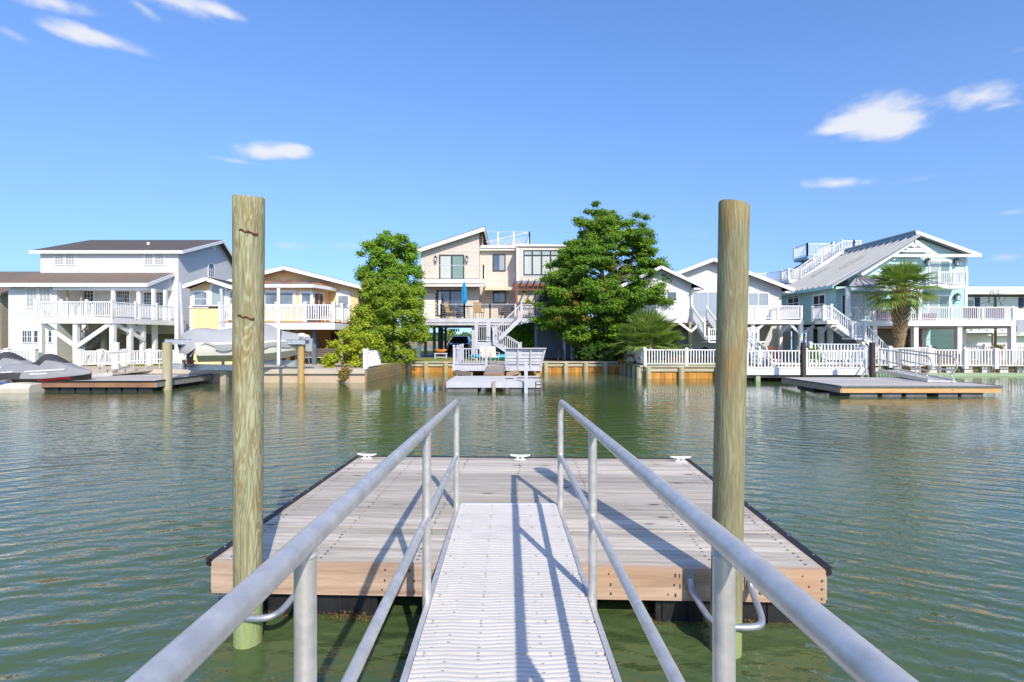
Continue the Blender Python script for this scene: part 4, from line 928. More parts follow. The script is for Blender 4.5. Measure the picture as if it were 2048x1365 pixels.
    cable_rail(t,[(dx0+.1,Dd+.03,zd),(fx(882,Dd),Dd+.03,zd),(fx(929,Dd),Dd+.03,zd),(fx(980,Dd),Dd+.03,zd),(fx(1031,Dd),Dd+.03,zd)],.98,'aluminium',7,3,'cream_trim')
    rb=34.0; zr2=zd
    b=B(); b.box(fx(1042,rb),fx(1165,rb),rb-.06,rb-.002,zd-.3,zd+.0); b.build('deck_fascia','lavender_paint',t)
    railing(t,[(fx(1043,rb),rb+.02,zd),(fx(1086,rb),rb+.02,zd),(fx(1160,rb),rb+.02,zd)],.92,mat='lavender_paint',sp=.125,span=2.0,cap=False)
    # carport posts, braces, soffit and walls
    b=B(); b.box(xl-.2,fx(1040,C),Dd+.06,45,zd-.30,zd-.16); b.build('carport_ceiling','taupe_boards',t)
    b=B(); b.box(dx0+.3,fx(955,36.2),36.1,36.3,zd-.62,zd-.305); b.build('carport_beam','slate_post',t)
    for k,(px,D) in enumerate(((838,35.6),(851,38),(868.5,38.5),(879,40.5),(884,42.5),(891,44.5),(947,35.5),(956,44.5))):
        x=fx(px,D); postset(t,[(x,D,ZG,zd-.31)],.24 if D<37 else .2,'slate_post' if px<940 else 'lavender_paint','carport_post')
    for a,c in (((884,42.4),(900,42.4)),((934,36),(950,36))):
        x0_,x1_=fx(a[0],a[1]),fx(c[0],c[1]); b=B()
        if a[0]<900: b.beam((x0_,42.4,fz(664,42.4)),(x1_,42.4,fz(651,42.4)),.1,.12)
        else: b.beam((x0_,36.2,fz(645,36.2)),(x1_,36.2,fz(660,36.2)),.1,.12)
        b.build('brace','slate_post',t)
    # slate panelled store under the right block
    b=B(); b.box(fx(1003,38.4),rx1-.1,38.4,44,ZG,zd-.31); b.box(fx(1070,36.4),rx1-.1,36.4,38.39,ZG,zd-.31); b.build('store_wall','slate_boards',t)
    b=B(); b.box(fx(957,38.8),fx(1003,38.8),38.8,38.9,ZG,zd-.31); b.build('store_wall','slate_boards',t)
    for px in (1071.5,1128.5,1144): x=fx(px,34.1); postset(t,[(x,34.1,ZG,zd-.30)],.18,'slate_post' if px<1100 else 'lavender_paint','deck_post')
    # stairs: upper flight, landing, lower flight
    yS=33.2; la0,la1=fx(951,yS-.5),fx(993,yS-.5); zl_=fz(686.5,yS-.5)+.05
    b=B(); b.box(la0,la1,yS-.5,yS+.6,zl_-.06,zl_); b.box(la0-.02,la1+.02,yS-.55,yS-.503,zl_-.42,zl_+.01); b.build('stair_landing','lavender_paint',t)
    railing(t,[(la0+.05,yS-.45,zl_),(la1-.05,yS-.45,zl_)],1.02,mat='lavender_paint',sp=.14,cap=False,span=3)
    for px in (953.5,990): x=fx(px,yS-.4); postset(t,[(x,yS-.4,ZG,zl_-.07)],.12,'lavender_paint','stair_post')
    for px in (953,977): x=fx(px,yS+.5); postset(t,[(x,yS+.5,zl_,zd-.28)],.24,'lavender_paint','stair_post')
    stairs(t,(la1-.05,yS+.1,zl_),(fx(1043,yS+.1),yS+.1,zd),.95,'lavender_paint','grey_paint',h=.92,sp=.14)
    stairs(t,(fx(1040,yS-.6),yS-.6,ZG+.15),(la1-.1,yS-.35,zl_),.95,'lavender_paint','grey_paint',h=.92,sp=.14)
    # pergola
    pz=fz(571,35.6); b=B(); b.beam((fx(1026,35.4),35.4,pz),(fx(1140,35.4),35.4,pz+.02),.08,.18); pg=b.build('pergola_beam','redwood',t)
    for k in range(9):
        x=fx(1030,35.2)+k*.46; b=B(); b.beam((x,34.9,pz+.28),(x,C-.01,pz+.28),.05,.14); b.build('pergola_rafter','redwood',pg)
    b=B(); b.beam((fx(1026,35.4),35.4,pz-.33),(fx(1140,35.4),35.4,pz-.31),.05,.08)
    for k in range(22): x=fx(1034,35.4)+k*.17; b.beam((x,35.4,pz-.3),(x+.12*(-1)**k,35.4,pz-.1),.03,.03)
    b.build('pergola_fretwork','redwood',pg)
    x=fx(1033,35.4); postset(t,[(x,35.4,zd,pz-.1)],.16,'redwood','pergola_post')
    b=B(); b.slab([(fx(1033,C)-.0,C-.9,fz(567,C-.9)),(rx1,C-.9,fz(567,C-.9)),(rx1,C-.004,fz(562,C)),(fx(1033,C),C-.004,fz(562,C))],.04); b.build('pergola_canopy','slate_boards',t)
    # roof deck with its railing and inclined stair screen
    rz=fz(490.5,38.7); R0,R1=fx(965,39.0),fx(1059,39.0); y=39.0
    cable_rail(t,[(R0,y,rz),(R1,y,rz),(R1,43,rz)],fz(464.5,y)-rz,'cream_trim',1,1.2,'cream_trim')
    b=B(); b.beam((fx(972,40.5),40.5,rz+.55),(fx(1056,40.5),40.5,fz(465.5,40.5)),.05,.08); b.beam((fx(970,40.5),40.5,rz+.03),(fx(1050,40.5),40.5,rz+.6),.05,.12)
    k=0
    for i in range(16):
        xx=fx(974,40.5)+i*.19; b.beam((xx,40.5,rz-.02),(xx+.42,40.5,min(rz+.62+i*.028,rz+1.05)),.05,.045)
    b.build('roof_stair_railing','lavender_paint',t)
    return t
cream_house()
def chime():
    D=40.5; x=fx(909,D); t=thing('chandelier','black hanging candle lantern cluster under the carport ceiling','chandelier',(x,D,2.2))
    b=B(); b.tube([(x,D,fz(650,D)+.15),(x,D,fz(663,D))],.012,6); b.beam((fx(902,D),D,fz(658.5,D)),(fx(917,D),D,fz(658.5,D)),.03,.03); b.build('hanger','black_iron',t)
    for px in (902.5,906.5,909.5,913,917): b=B(); b.tube([(fx(px,D),D,fz(658,D)),(fx(px,D),D,fz(664,D))],.05,7); b.build('candle_holder','black_iron',t)
chime()
def suv():
    t=thing('parked_car','black sport utility car with windscreen facing the canal inside the carport','car',(0,0,0))
    w=.92
    # sections along y (front = -y): half width, z list
    def sec(y,hw,zb,zm,zt,tw): return [(-hw*.96,y,zb),(-hw,y,(zb+zm)/2),(-hw*.98,y,zm),(-tw,y,zt),(tw,y,zt),(hw*.98,y,zm),(hw,y,(zb+zm)/2),(hw*.96,y,zb)]
    b=B(); b.loft([sec(-2.3,.78,.34,.66,.72,.62),sec(-2.22,.88,.26,.78,.86,.7),sec(-1.6,.93,.24,.92,1.0,.72),sec(-1.05,.94,.24,.98,1.06,.74),sec(-.25,.94,.24,1.02,1.52,.60),sec(.3,.94,.24,1.02,1.60,.62),sec(1.5,.94,.24,1.02,1.56,.60),sec(2.1,.92,.26,1.0,1.2,.6),sec(2.25,.86,.34,.9,1.0,.6)])
    b.build('body','car_paint',t,smooth=True,bevel=.03)
    b=B(); b.add([(-.72,-1.08,1.075),(.72,-1.08,1.075),(.585,-.27,1.515),(-.585,-.27,1.515)],[(0,1,2,3)]); o=b.build('windscreen','blue_glass',t)
    for v in o.data.vertices: v.co.y-=.012; v.co.z+=.012
    for s in (-1,1):
        b=B(); b.box(s*.55,s*.82,-2.27,-2.15,.66,.78); b.build('headlight','lamp_glass',t,bevel=.02)
        b=B(); b.box(s*.93,s*1.10,-.95,-.85,1.02,1.16); b.build('wing_mirror','car_paint',t,bevel=.02)
        b=B(); b.tube([(s*.58,-.2,1.62),(s*.58,1.4,1.62)],.025,6); b.build('roof_rail','aluminium',t)
        for y in (-1.45,1.4):
            b=B(); b.tube([(s*.74,y,.34),(s*.96,y,.34)],.34,18); wv=b.build('wheel','tyre',t,smooth=True); b=B(); b.tube([(s*.955,y,.34),(s*.97,y,.34)],.21,12); b.build('rim','rim',wv)
    b=B(); b.box(-.5,.5,-2.32,-2.24,.44,.62); b.build('grille','dark_frame',t)
    b=B(); b.box(-.15,.15,-2.335,-2.31,.36,.43); b.build('number_plate','white_trim',t)
    D=42.0; t.location=(fx(918,D),D+1.2,ZG+.004)
suv()
def kayak_stand():
    D=36.2; x=fx(882,D)
    t=thing('kayak','short orange kayak lying across a wooden sawhorse at the carport edge','kayak',(x,D,1.1)); L_=.48
    b=B(); secs=[]
    for i in range(9):
        s=-1+2*i/8; r=max(.03,(1-s*s)**.6)*.20; cx=x+s*L_; z=1.12+.10*s*s
        secs.append([(cx,D-.1+r*math.cos(a)*.9,z+r*math.sin(a)*.75) for a in [2*math.pi*k/10 for k in range(10)]])
    b.loft(secs); k=b.build('hull','kayak_orange',t,smooth=True); b=B(); b.ball((x+.02,D-.12,1.22),.12,10,6,(1.2,.8,.45)); b.build('cockpit','black_iron',t)
    t=thing('sawhorse','grey wooden sawhorse stand holding the orange kayak','stand',(x,D,ZG))
    b=B(); b.box(x-.46,x+.46,D-.2,D+.12,.90,.98); b.build('top_board','lavender_paint',t)
    for s in (-1,1):
        b=B(); b.box(x+s*.40-.04,x+s*.40+.04,D-.18,D-.1,ZG,.899); b.build('leg','lavender_paint',t)
    b=B(); b.box(x-.36,x+.36,D-.17,D-.12,.66,.72); b.build('stretcher','lavender_paint',t)
kayak_stand()
def deck_stuff():
    zd=fz(637.5,35.0)
    D=35.9; x=fx(928.5,D)
    t=thing('parasol','closed bright blue parasol standing through a round purple table on the cream house deck','parasol',(x,D,zd))
    b=B(); b.tube([(x,D,zd),(x,D,fz(566,D))],.022,8); b.build('pole','aluminium',t)
    b=B(); secs=[]; z0,z1=fz(608,D),fz(563.5,D); n=16
    for i in range(10):
        f=i/9; r=[.10,.155,.165,.15,.14,.165,.15,.12,.08,.02][i]; secs.append([(x+r*(1+.22*math.cos(5*a+f*2))*math.cos(a),D+r*(1+.22*math.cos(5*a+f*2))*math.sin(a),z0+(z1-z0)*f) for a in [2*math.pi*k/n for k in range(n)]])
    b.loft(secs); b.build('folded_canopy','umbrella_blue',t,smooth=True)
    t=thing('patio_table','round purple topped table under the closed blue parasol','table',(x,D,zd))
    xt=fx(931,D); b=B(); zt=fz(612.5,D); b.tube([(xt,D,zt-.05),(xt,D,zt)],.50,24); b.build('table_top','table_purple',t)
    for a in (0.6,2.2,3.8,5.3): b=B(); b.tube([(xt+.2*math.cos(a),D+.2*math.sin(a),zt-.05),(xt+.35*math.cos(a),D+.35*math.sin(a),zd)],.02,6); b.build('leg','chair_frame',t)
    c=patio_chair('tan mesh patio chair facing away, between the purple table and the awning window','tan chairs on the cream house deck','bronze','tan_mesh'); c.location=(fx(957,36.0),36.0,zd); c.rotation_euler=(0,0,R(170)); c.scale=(1.25,1.25,1.25)
    d=copy_tree(c,(fx(903,36.3),36.3,zd),R(75),'tan mesh patio chair seen side on in front of the glass sliding door'); d.scale=(1.3,1.3,1.3)
    c2=patio_chair('empty dark framed bar chair standing against the awning wall','dark seats by the awning','bronze','bronze'); c2.location=(fx(1004,36.8),36.8,zd); c2.rotation_euler=(0,0,R(20)); c2.scale=(.9,.9,.9)
    # grill under cover, beside the stair head
    D=36.3; x=fx(1016,D); t=thing('barbecue','dark covered barbecue beside the top of the cream house stairs','barbecue',(x,D,zd))
    b=B(); b.loft([[(x+sx*w,D+sy*.22,zd+z) for sx,sy in ((-1,-1),(1,-1),(1,1),(-1,1))] for z,w in ((0.05,.30),(.5,.31),(.62,.42),(.8,.40),(.93,.25),(.97,.1))]); b.build('cover','cover_dark',t,smooth=True)
    b=B()
    for s in (-1,1): b.box(x+s*.26-.03,x+s*.26+.03,D-.2,D-.14,zd,zd+.06)
    b.build('feet','black_iron',t)
    # hanging and potted plants at the pergola
    for (px,py,D,lab,hang) in ((1049,584,35.7,'leafy plant hanging from the pergola in front of the cream wall',True),(1056,603,34.2,'yellow green potted plant on the white deck railing by the pergola',False)):
        p=P(px,py,D); t=thing('hanging_plant' if hang else 'potted_plant',lab,'plant',tuple(p))
        b=B(); leaf_blob(b,[(p,.20,.16,160)],.06,int(px)); b.build('foliage','leaf_yellow' if not hang else 'leaf_bright',t)
        b=B(); b.tube([(p.x,p.y,p.z-.24),(p.x,p.y,p.z-.05)],[.08,.12],10); pt=b.build('pot','terracotta',t)
        if hang: b=B(); b.beam((p.x,p.y,p.z),(p.x,p.y,p.z+.35),.012,.012); b.build('hanger','black_iron',t)
    c=thing('bar_stool','dark backless stool standing by the slate blue store wall under the big tree','stool',(0,0,0))
    b=B(); b.tube([(0,0,.62),(0,0,.66)],.2,14); b.build('seat','bronze',c)
    for sx in (-1,1):
        for sy in (-1,1): b=B(); b.beam((sx*.13,sy*.13,.62),(sx*.2,sy*.2,0),.04,.04); b.build('leg','bronze',c)
    b=B()
    for s in (-1,1): b.beam((-.18,s*.18,.2),(.18,s*.18,.2),.025,.025); b.beam((s*.18,-.18,.2),(s*.18,.18,.2),.025,.025)
    b.build('foot_rail','bronze',c); c.location=(fx(1122,32.6),32.6,ZG+.004); c.scale=(1.1,1.1,1.1)
def leaf_blob(b,clumps,leaf,seed,out=.55,flat=0,aspect=.55):
    rg=np.random.default_rng(seed); V=[]; 
    for (c,r,rz,n) in clumps:
        d=rg.normal(size=(n,3)); d/=np.linalg.norm(d,axis=1)[:,None]; rad=rg.random(n)**.42*(.60+1.0*rg.random(n)**2.2)
        p=d*rad[:,None]*np.array([r,r,rz])+np.array(c)
        nn=d*out+rg.normal(size=(n,3))*.5+np.array([.18,-.50,.50])*(1 if out else 0); nn/=np.linalg.norm(nn,axis=1)[:,None]
        a=rg.normal(size=(n,3)); u=np.cross(nn,a); u/=np.linalg.norm(u,axis=1)[:,None]; w=np.cross(nn,u)
        s=leaf*(.55+.9*rg.random(n))[:,None]
        V.append(np.stack([p-u*s,p-w*s*aspect+nn*s*.15,p+u*s,p+w*s*aspect+nn*s*.15],axis=1).reshape(-1,3))
    V=np.concatenate(V); base=len(b.v); b.v+=list(map(tuple,V.tolist())); m=len(V)//4
    b.f+=[(base+4*i,base+4*i+1,base+4*i+2,base+4*i+3) for i in range(m)]
    return b
deck_stuff()
def cream_dock():
    # fixed pier with bench, ramp and float in front of the cream house
    D=25.4; zt=fz(731.5,D); x0,x1=fx(906,D),fx(1084,D)
    t=thing('pier','weathered lavender grey pier with railing and built in bench below the cream house','pier',((x0+x1)/2,28,0))
    b=B(); n=26
    for i in range(n): y=D+(30.3-D)*i/n; b.box(x0,x1,y,y+(30.3-D)/n-.008,zt-.04,zt)
    b.build('deck_boards','grey_deck',t)
    b=B(); xg0,xg1=fx(975,D),fx(1012,D)
    b.box(x0-.02,xg0,D-.06,D-.002,zt-.26,zt+.01); b.box(xg0,xg1,D-.01,D-.002,zt-.26,zt-.05); b.box(xg1,x1-.05,D-.06,D-.002,zt-.26,zt+.01); b.box(x0,x0+.05,D,30.3,zt-.26,zt-.045); b.box(x1-.06,x1-.01,D,30.3,zt-.26,zt-.045); b.build('rim_board','lavender_paint',t)
    railing(t,[(x0+.05,D+.03,zt),(xg0-.05,D+.03,zt)],.86,mat='lavender_paint',sp=.135,span=4,cap=True,posth=.13)
    railing(t,[(x0+.22,D+.1,zt),(x0+.05,29.9,zt)],.86,mat='lavender_paint',sp=.2,span=2.2,cap=True,posth=.13)
    # bench with sloping slatted back
    bx0,bx1=fx(1010,D),fx(1083,D)
    bb=B()
    for k in range(5):
        z=zt+.12+k*.165; y=D-.02-.04*k; bb.beam((bx0,y,z),(bx1+.06*k*.6,y,z),.03,.145 if k else .09)
    o=bb.build('bench_back','lavender_paint',t)
    for f in (0.02,.36,.70): 
        q=B(); x=bx0+(bx1-bx0)*f; q.beam((x,D-.03,zt-.25),(x,D-.26,zt+.86),.06,.07,up=(1,0,0)); q.build('bench_post','lavender_paint',o)
    q=B(); q.beam((bx1-.1,D-.03,zt-.25),(bx1+.17,D-.26,zt+.86),.06,.09,up=(1,0,0)); q.build('bench_post','lavender_paint',o)
    q=B(); q.box(bx0-.1,bx1+.22,D-.36,D-.12,zt+.84,zt+.88); q.build('bench_cap','lavender_paint',o)
    q=B(); q.box(bx0,bx1-.05,D+.08,D+.5,zt+.34,zt+.39); q.build('bench_seat','lavender_paint',t)
    for (px,D_) in ((912,25.6),(1005,25.6),(1038,25.6),(1076,25.6),(1028,29),(940,29)): x=fx(px,D_); b=B(); b.box(x-.09,x+.09,D_-.09,D_+.09,-1,zt-.05); b.build('pier_post','treated_post',t)
    b=B(); b.beam((fx(908,25.5),25.5,zt-.3),(fx(944,24.0),24.0,.34),.07,.20); b.build('brace','fascia_wood',t)
    b=B(); b.beam((fx(1038,25.5),25.5,zt-.3),(fx(1014,24.0),24.0,.34),.07,.20); b.build('brace','fascia_wood',t)
    # ramp
    r=thing('ramp','brown planked ramp sloping from the lavender grey pier to its float','ramp',(fx(990,24.5),24.5,0))
    xa,xb=fx(975.5,25.3),fx(1008,25.3); z1=zt-.03; y1=25.38; y0=22.6; z0=.50
    b=B(); n=16
    for i in range(n):
        f0=i/n; f1=(i+.93)/n
        b.slab([(xa,y1+(y0-y1)*f0,z1+(z0-z1)*f0),(xb,y1+(y0-y1)*f0,z1+(z0-z1)*f0),(xb,y1+(y0-y1)*f1,z1+(z0-z1)*f1),(xa,y1+(y0-y1)*f1,z1+(z0-z1)*f1)],.04)
    b.build('boards','ramp_board',r); 
    b=B(); b.box(xa,xb,y0-.05,y0-.002,.405,z0); b.build('end_board','brown_fascia',r)
    for s,x in ((-1,xa),(1,xb)): b=B(); b.beam((x+s*.03,y1,z1-.07),(x+s*.03,y0,z0-.07),.05,.14); b.build('side_beam','brown_fascia',r)
    # float
    y0,y1=19.5,22.5; fx0,fx1=fx(893,19.5),fx(1083,19.5); zf=.395
    f=thing('floating_dock','pale planked float with grey skirt in front of the lavender grey pier','dock',((fx0+fx1)/2,21,0))
    b=B(); n=20
    for i in range(n): y=y0+(y1-y0)*i/n; b.box(fx0+.04,fx1-.04,y,y+(y1-y0)/n-.01,zf-.035,zf)
    b.build('deck_boards','pale_deck',f)
    b=B(); b.box(fx0,fx1,y0-.05,y0-.004,zf-.22,zf-.003); b.box(fx0-.01,fx0+.036,y0,y1,zf-.22,zf-.003); b.box(fx1-.036,fx1+.01,y0,y1,zf-.22,zf-.003); b.build('fascia_board','lavender_paint',f)
    for a,c in ((fx0+.03,fx(955,19.5)),(fx(1018,19.5),fx1-.02)):
        for yy in (y0+.03,21.2): b=B(); b.box(a,c,yy,yy+1.1,-.3,zf-.225); b.build('float','float_grey',f,bevel=.02)
    b=B(); xx=fx(988,19.4); b.box(xx-.06,xx+.06,y0-.17,y0-.055,-1.2,zf+.02); b.build('guide_post','taupe_post',f)
    b=B(); xx=fx(1077,19.4)
    for k in (-1,1): b.tube([(xx+k*.10,y0-.08,-.6),(xx+k*.10,y0-.08,zf+.03)],.013,6)
    for z in (-.05,.15,.3): b.tube([(xx-.10,y0-.08,z),(xx+.10,y0-.08,z)],.012,6)
    b.tube([(xx-.10,y0-.08,zf+.03),(xx+.10,y0-.08,zf+.03)],.013,6); b.build('ladder','rust',f)
    x=fx(1052,19.3); t=thing('dock_pole','slim pale pole standing at the front of the pale planked float','pole',(x,19.3,0)); b=B(); b.box(x-.065,x+.065,19.24,19.37,-1.2,fz(727,19.3)); b.build('shaft','lavender_paint',t); b=B(); b.box(x-.08,x+.08,19.22,19.39,fz(727,19.3),fz(726,19.3)+.01); b.build('cap','white_trim',t)
    for (px,py,w,lab,rz) in ((1019,758,.22,'dark grey mat lying on the pale float, left of the slim pole',3),(1056,757.5,.2,'dark paddle lying on the pale float, right of the slim pole',-8)):
        D_=1.695*1024/(py-675); x=fx(px,D_)
        if px<1030:
            t=thing('mat',lab,'mat',(x,D_,zf)); b=B(); b.box(x-.17,x+.17,D_-.13,D_+.13,zf+.002,zf+.02); b.build('mat_sheet','cover_dark',t)
        else:
            t=thing('paddle',lab,'paddle',(x,D_,zf)); b=B(); b.tube([(x-.45,D_-.05,zf+.03),(x+.25,D_+.05,zf+.03)],.018,7); b.build('shaft','cover_dark',t); b=B(); b.beam((x+.25,D_+.05,zf+.03),(x+.58,D_+.1,zf+.03),.15,.02); b.build('blade','cover_dark',t)
    # lounge chairs, kayak and small things on the pier
    for i,(px,lab) in enumerate(((972,'tan folding chair on the pier nearest the railing newel'),(986,'tan folding chair on the pier nearest the ramp bench'))):
        c=patio_chair(lab,'tan folding chairs on the pier','aluminium','beige_cloth'); c.location=(fx(px,26.6),26.6,zt); c.rotation_euler=(0,0,R(20)); 
    t=thing('kayak','turquoise kayak lying behind the chairs at the foot of the cream house stairs','kayak',(fx(990,31.5),31.5,.6)); b=B(); secs=[]
    for i in range(11):
        s=-1+2*i/10; r=max(.02,(1-s*s)**.6)*.3; cx=fx(985,31.5)+s*1.5; z=.88+.1*s*s; secs.append([(cx,31.5+r*math.cos(a),z+r*math.sin(a)*.62) for a in [2*math.pi*k/10 for k in range(10)]])
    b.loft(secs); b.build('hull','turquoise',t,smooth=True); b=B(); b.ball((fx(985,31.5),31.45,1.03),.2,10,6,(1.8,.8,.35)); b.build('cockpit','black_iron',t)
    # timber block at the ramp head
    t=thing('dock_step','dark slatted step stool lying on the brown ramp','step',(fx(1001,24.6),24.6,.7)); 
    for k in range(3): b=B(); x=fx(996.5,24.4)+k*.1; b.box(x,x+.07,24.0,24.6,zt-.18,zt-.14+.0); b.build('slat_board','cover_dark',t)
    b=B(); b.box(fx(996.5,24.4),fx(996.5,24.4)+.27,24.28,24.34,zt-.21,zt-.181); b.build('crossbar','cover_dark',t)
cream_dock()
def far_bay():
    for i,(px,py0,py1,D,lab) in enumerate(((901.5,666,676,120,'tiny palm far beyond the carport on the bay shore'),)):
        x=fx(px,D); t=thing('palm_tree',lab,'tree',(x,D,ZG)); z1=fz(667,D)
        b=B(); b.tube([(x,D,.0),(x,D,z1)],.25,8); b.build('trunk','palm_trunk',t); b=B(); leaf_blob(b,[((x,D,z1+.3),1.0,.75,260)],.35,5); b.build('crown','leaf_palm',t)
    t=struct(B().box(-60,60,150,190,-1,.9).build('far_spit','far_shore'))
    b=B(); leaf_blob(b,[((x,170,2.0),6,1.3,300) for x in range(-60,61,9)],1.0,8); o=b.build('far_shrubs','leaf_dark'); tag(o,'low dark scrub on the far bay shore behind the carport','shrubs',kind='stuff')
far_bay()
# ------------------------------------------------------------------ white cottage, teal house, pale house
def cottage():
    t=thing('beach_house','white sided cottage with twin gables and raised deck behind the palmetto','house',(12,33,ZG))
    A=31.2; Bq=33.6
    # left wing with small gable
    x0,x1=fx(1262,A),fx(1383,A); xa=fx(1318,A); za=fz(533,A); ze=fz(566,A); zf=fz(646,A)
    b=B(); gable_y(b,x0,x1,xa,A,39,zf,ze+.1,ze+.1,za-.12); b.build('wing_wall','cottage_siding',t)
    s=(za-fz(572,A-.5))/(fx(1410,A-.5)-xa)
    for (a,c) in ((fx(1410,A-.5),xa),(xa-(fx(1410,A-.5)-xa),xa)):
        z0=za-s*abs(a-xa); roof_slab(t,[(a,A-.5,z0),(c,A-.5,za),(c,40,za),(a,40,z0)],.1,'dark_shingle'); fascia(t,[(a,A-.53,z0-.12),(c,A-.53,za-.12)],.05,.18,'white_trim','rake_board')
    b=B(); b.box(x1-.01,fx(1409,A-.5),A-.48,38,fz(572,A-.5)-.22,fz(572,A-.5)-.12); b.build('soffit','white_trim',t)
    b=B(); b.tube([(fx(1404,A),A-.45,fz(576,A)),(fx(1400,A),A-.4,fz(580,A)),(fx(1384,A),A-.1,fz(585,A)),(fx(1382,A),A-.07,fz(592,A)),(fx(1382,A),A-.07,zf)],.045,8); b.build('downpipe','white_trim',t,smooth=True)
    fwin(t,A,1334,1352,585,602,grid=(1,1),pane='blue_glass',bw=.09); fwin(t,A,1290,1312,585,612,grid=(2,1),pane='blue_glass',bw=.09)
    # main gable
    m0,m1=fx(1345,Bq),fx(1563,Bq); ma=fx(1421,Bq); mza=fz(518,Bq); rx=fx(1588,Bq-.5); rz=fz(577,Bq-.5); s2=(mza-rz)/(rx-ma); lx=ma-(rx-ma)*.9
    b=B(); b.prism([(m0,zf),(m1,zf),(m1,mza-.12-s2*(m1-ma)),(ma,mza-.12),(m0,mza-.12-s2*(ma-m0))],'y',Bq,42); b.build('main_wall','cottage_siding',t)
    for (a,c) in ((rx,ma),(lx,ma)):
        z0=mza-s2*abs(a-ma); roof_slab(t,[(a,Bq-.55,z0),(c,Bq-.55,mza),(c,42.5,mza),(a,42.5,z0)],.1,'dark_shingle'); fascia(t,[(a,Bq-.58,z0-.13),(c,Bq-.58,mza-.13)],.05,.22,'white_trim','rake_board')
    b=B(); b.box(m1-.0,rx-.02,Bq-.5,42,rz-.3,rz-.2); b.build('soffit','white_trim',t)
    fwin(t,Bq,1386,1445,586,634,grid=(2,1),panes=('blue_curtain','blue_curtain'),bw=.06,gw=.05,frame='aluminium'); fwin(t,Bq,1497,1536,587.5,612,grid=(2,1),pane='blue_curtain',bw=.08,gw=.05)
    # ground floor set back
    b=B(); b.box(fx(1385,35),fx(1580,35),35.0,42,ZG,zf-.01); b.box(x0+.2,x1-.3,35.2,40,ZG,zf-.01); b.build('ground_wall','tan_siding' if False else 'cottage_siding',t)
    fl=B(); fl.box(x0-.05,m1+.05,A+.1,42,zf-.12,zf-.005); fl.build('floor_joists','taupe_boards',t)
    for px in (1562,1534): x=fx(px,34.9); d=B(); 
    d=B(); d.box(fx(1563,34.95),fx(1581,34.95),34.9,34.95,ZG,2.5); d.build('door','taupe_boards',t)
    # deck
    Dd=30.0; zd=fz(641,Dd); dx0,dx1=fx(1440,Dd),fx(1605,Dd)
    b=B(); b.box(dx0,dx1,Dd,Bq-.004,zd-.06,zd); b.box(x1+.1,dx0-.003,A+.2,Bq-.004,zd-.06,zd); b.build('deck_floor','taupe_post',t)
    b=B(); b.box(dx0,dx1,Dd-.05,Dd-.003,zd-.22,zd+.0); b.box(dx1+.003,dx1+.05,Dd-.05,Bq,zd-.22,zd); b.build('deck_fascia','white_trim',t)
    railing(t,[(dx0,Dd+.03,zd),(fx(1512,Dd),Dd+.03,zd),(fx(1556,Dd),Dd+.03,zd),(dx1-.05,Dd+.03,zd),(dx1-.05,Bq-.1,zd)],.86,sp=.115,cap=False,span=3.5,posth=.03)
    for (px,D) in ((1601,30.1),(1505,30.2),(1380,30.8),(1441,30.1),(1561,34.5),(1300,31.6)): x=fx(px,D); postset(t,[(x,D,ZG,zd-.07)],.2,'white_trim' if px>1400 else 'taupe_post','deck_post')
    for a,c in (((1505,668),(1533,643)),((1601,670),(1575,643)),((1380,662),(1357,645)),((1381,664),(1397,650)),((1505,668),(1484,650)),((1562,668),(1578,648))):
        D=30.1 if a[0]<1555 or a[0]>1590 else 34.4; b=B(); b.beam(P(a[0],a[1],D),P(c[0],c[1],D),.08,.13); b.build('brace','white_trim',t)
    # stair down from the deck door, with landing and second flight
    lz=fz(692,29.0)+.25
    stairs(t,P(1424,676,29.4),(fx(1400,31.0),31.0,zd),.85,'white_trim','taupe_post',h=.8)
    lx0,lx1=fx(1414,29.0),fx(1527,29.0); b=B(); b.box(lx0,lx1,28.7,29.7,lz-.07,lz); b.build('stair_landing','white_trim',t)
    railing(t,[(lx0,28.75,lz),(fx(1440,28.75),28.75,lz)],.72,sp=.1,cap=False); railing(t,[(fx(1490,28.75),29.65,lz),(lx1,29.65,lz)],.8,sp=.12,cap=False)
    stairs(t,P(1527,727,27.7),P(1490,697,28.5),.9,'white_trim','grey_paint',h=.8)
    b=B(); b.beam((fx(1478,42.0),36,fz(550,36)),(fx(1478,36),36,fz(537,36)),.04,.04); 
    return t
cottage()
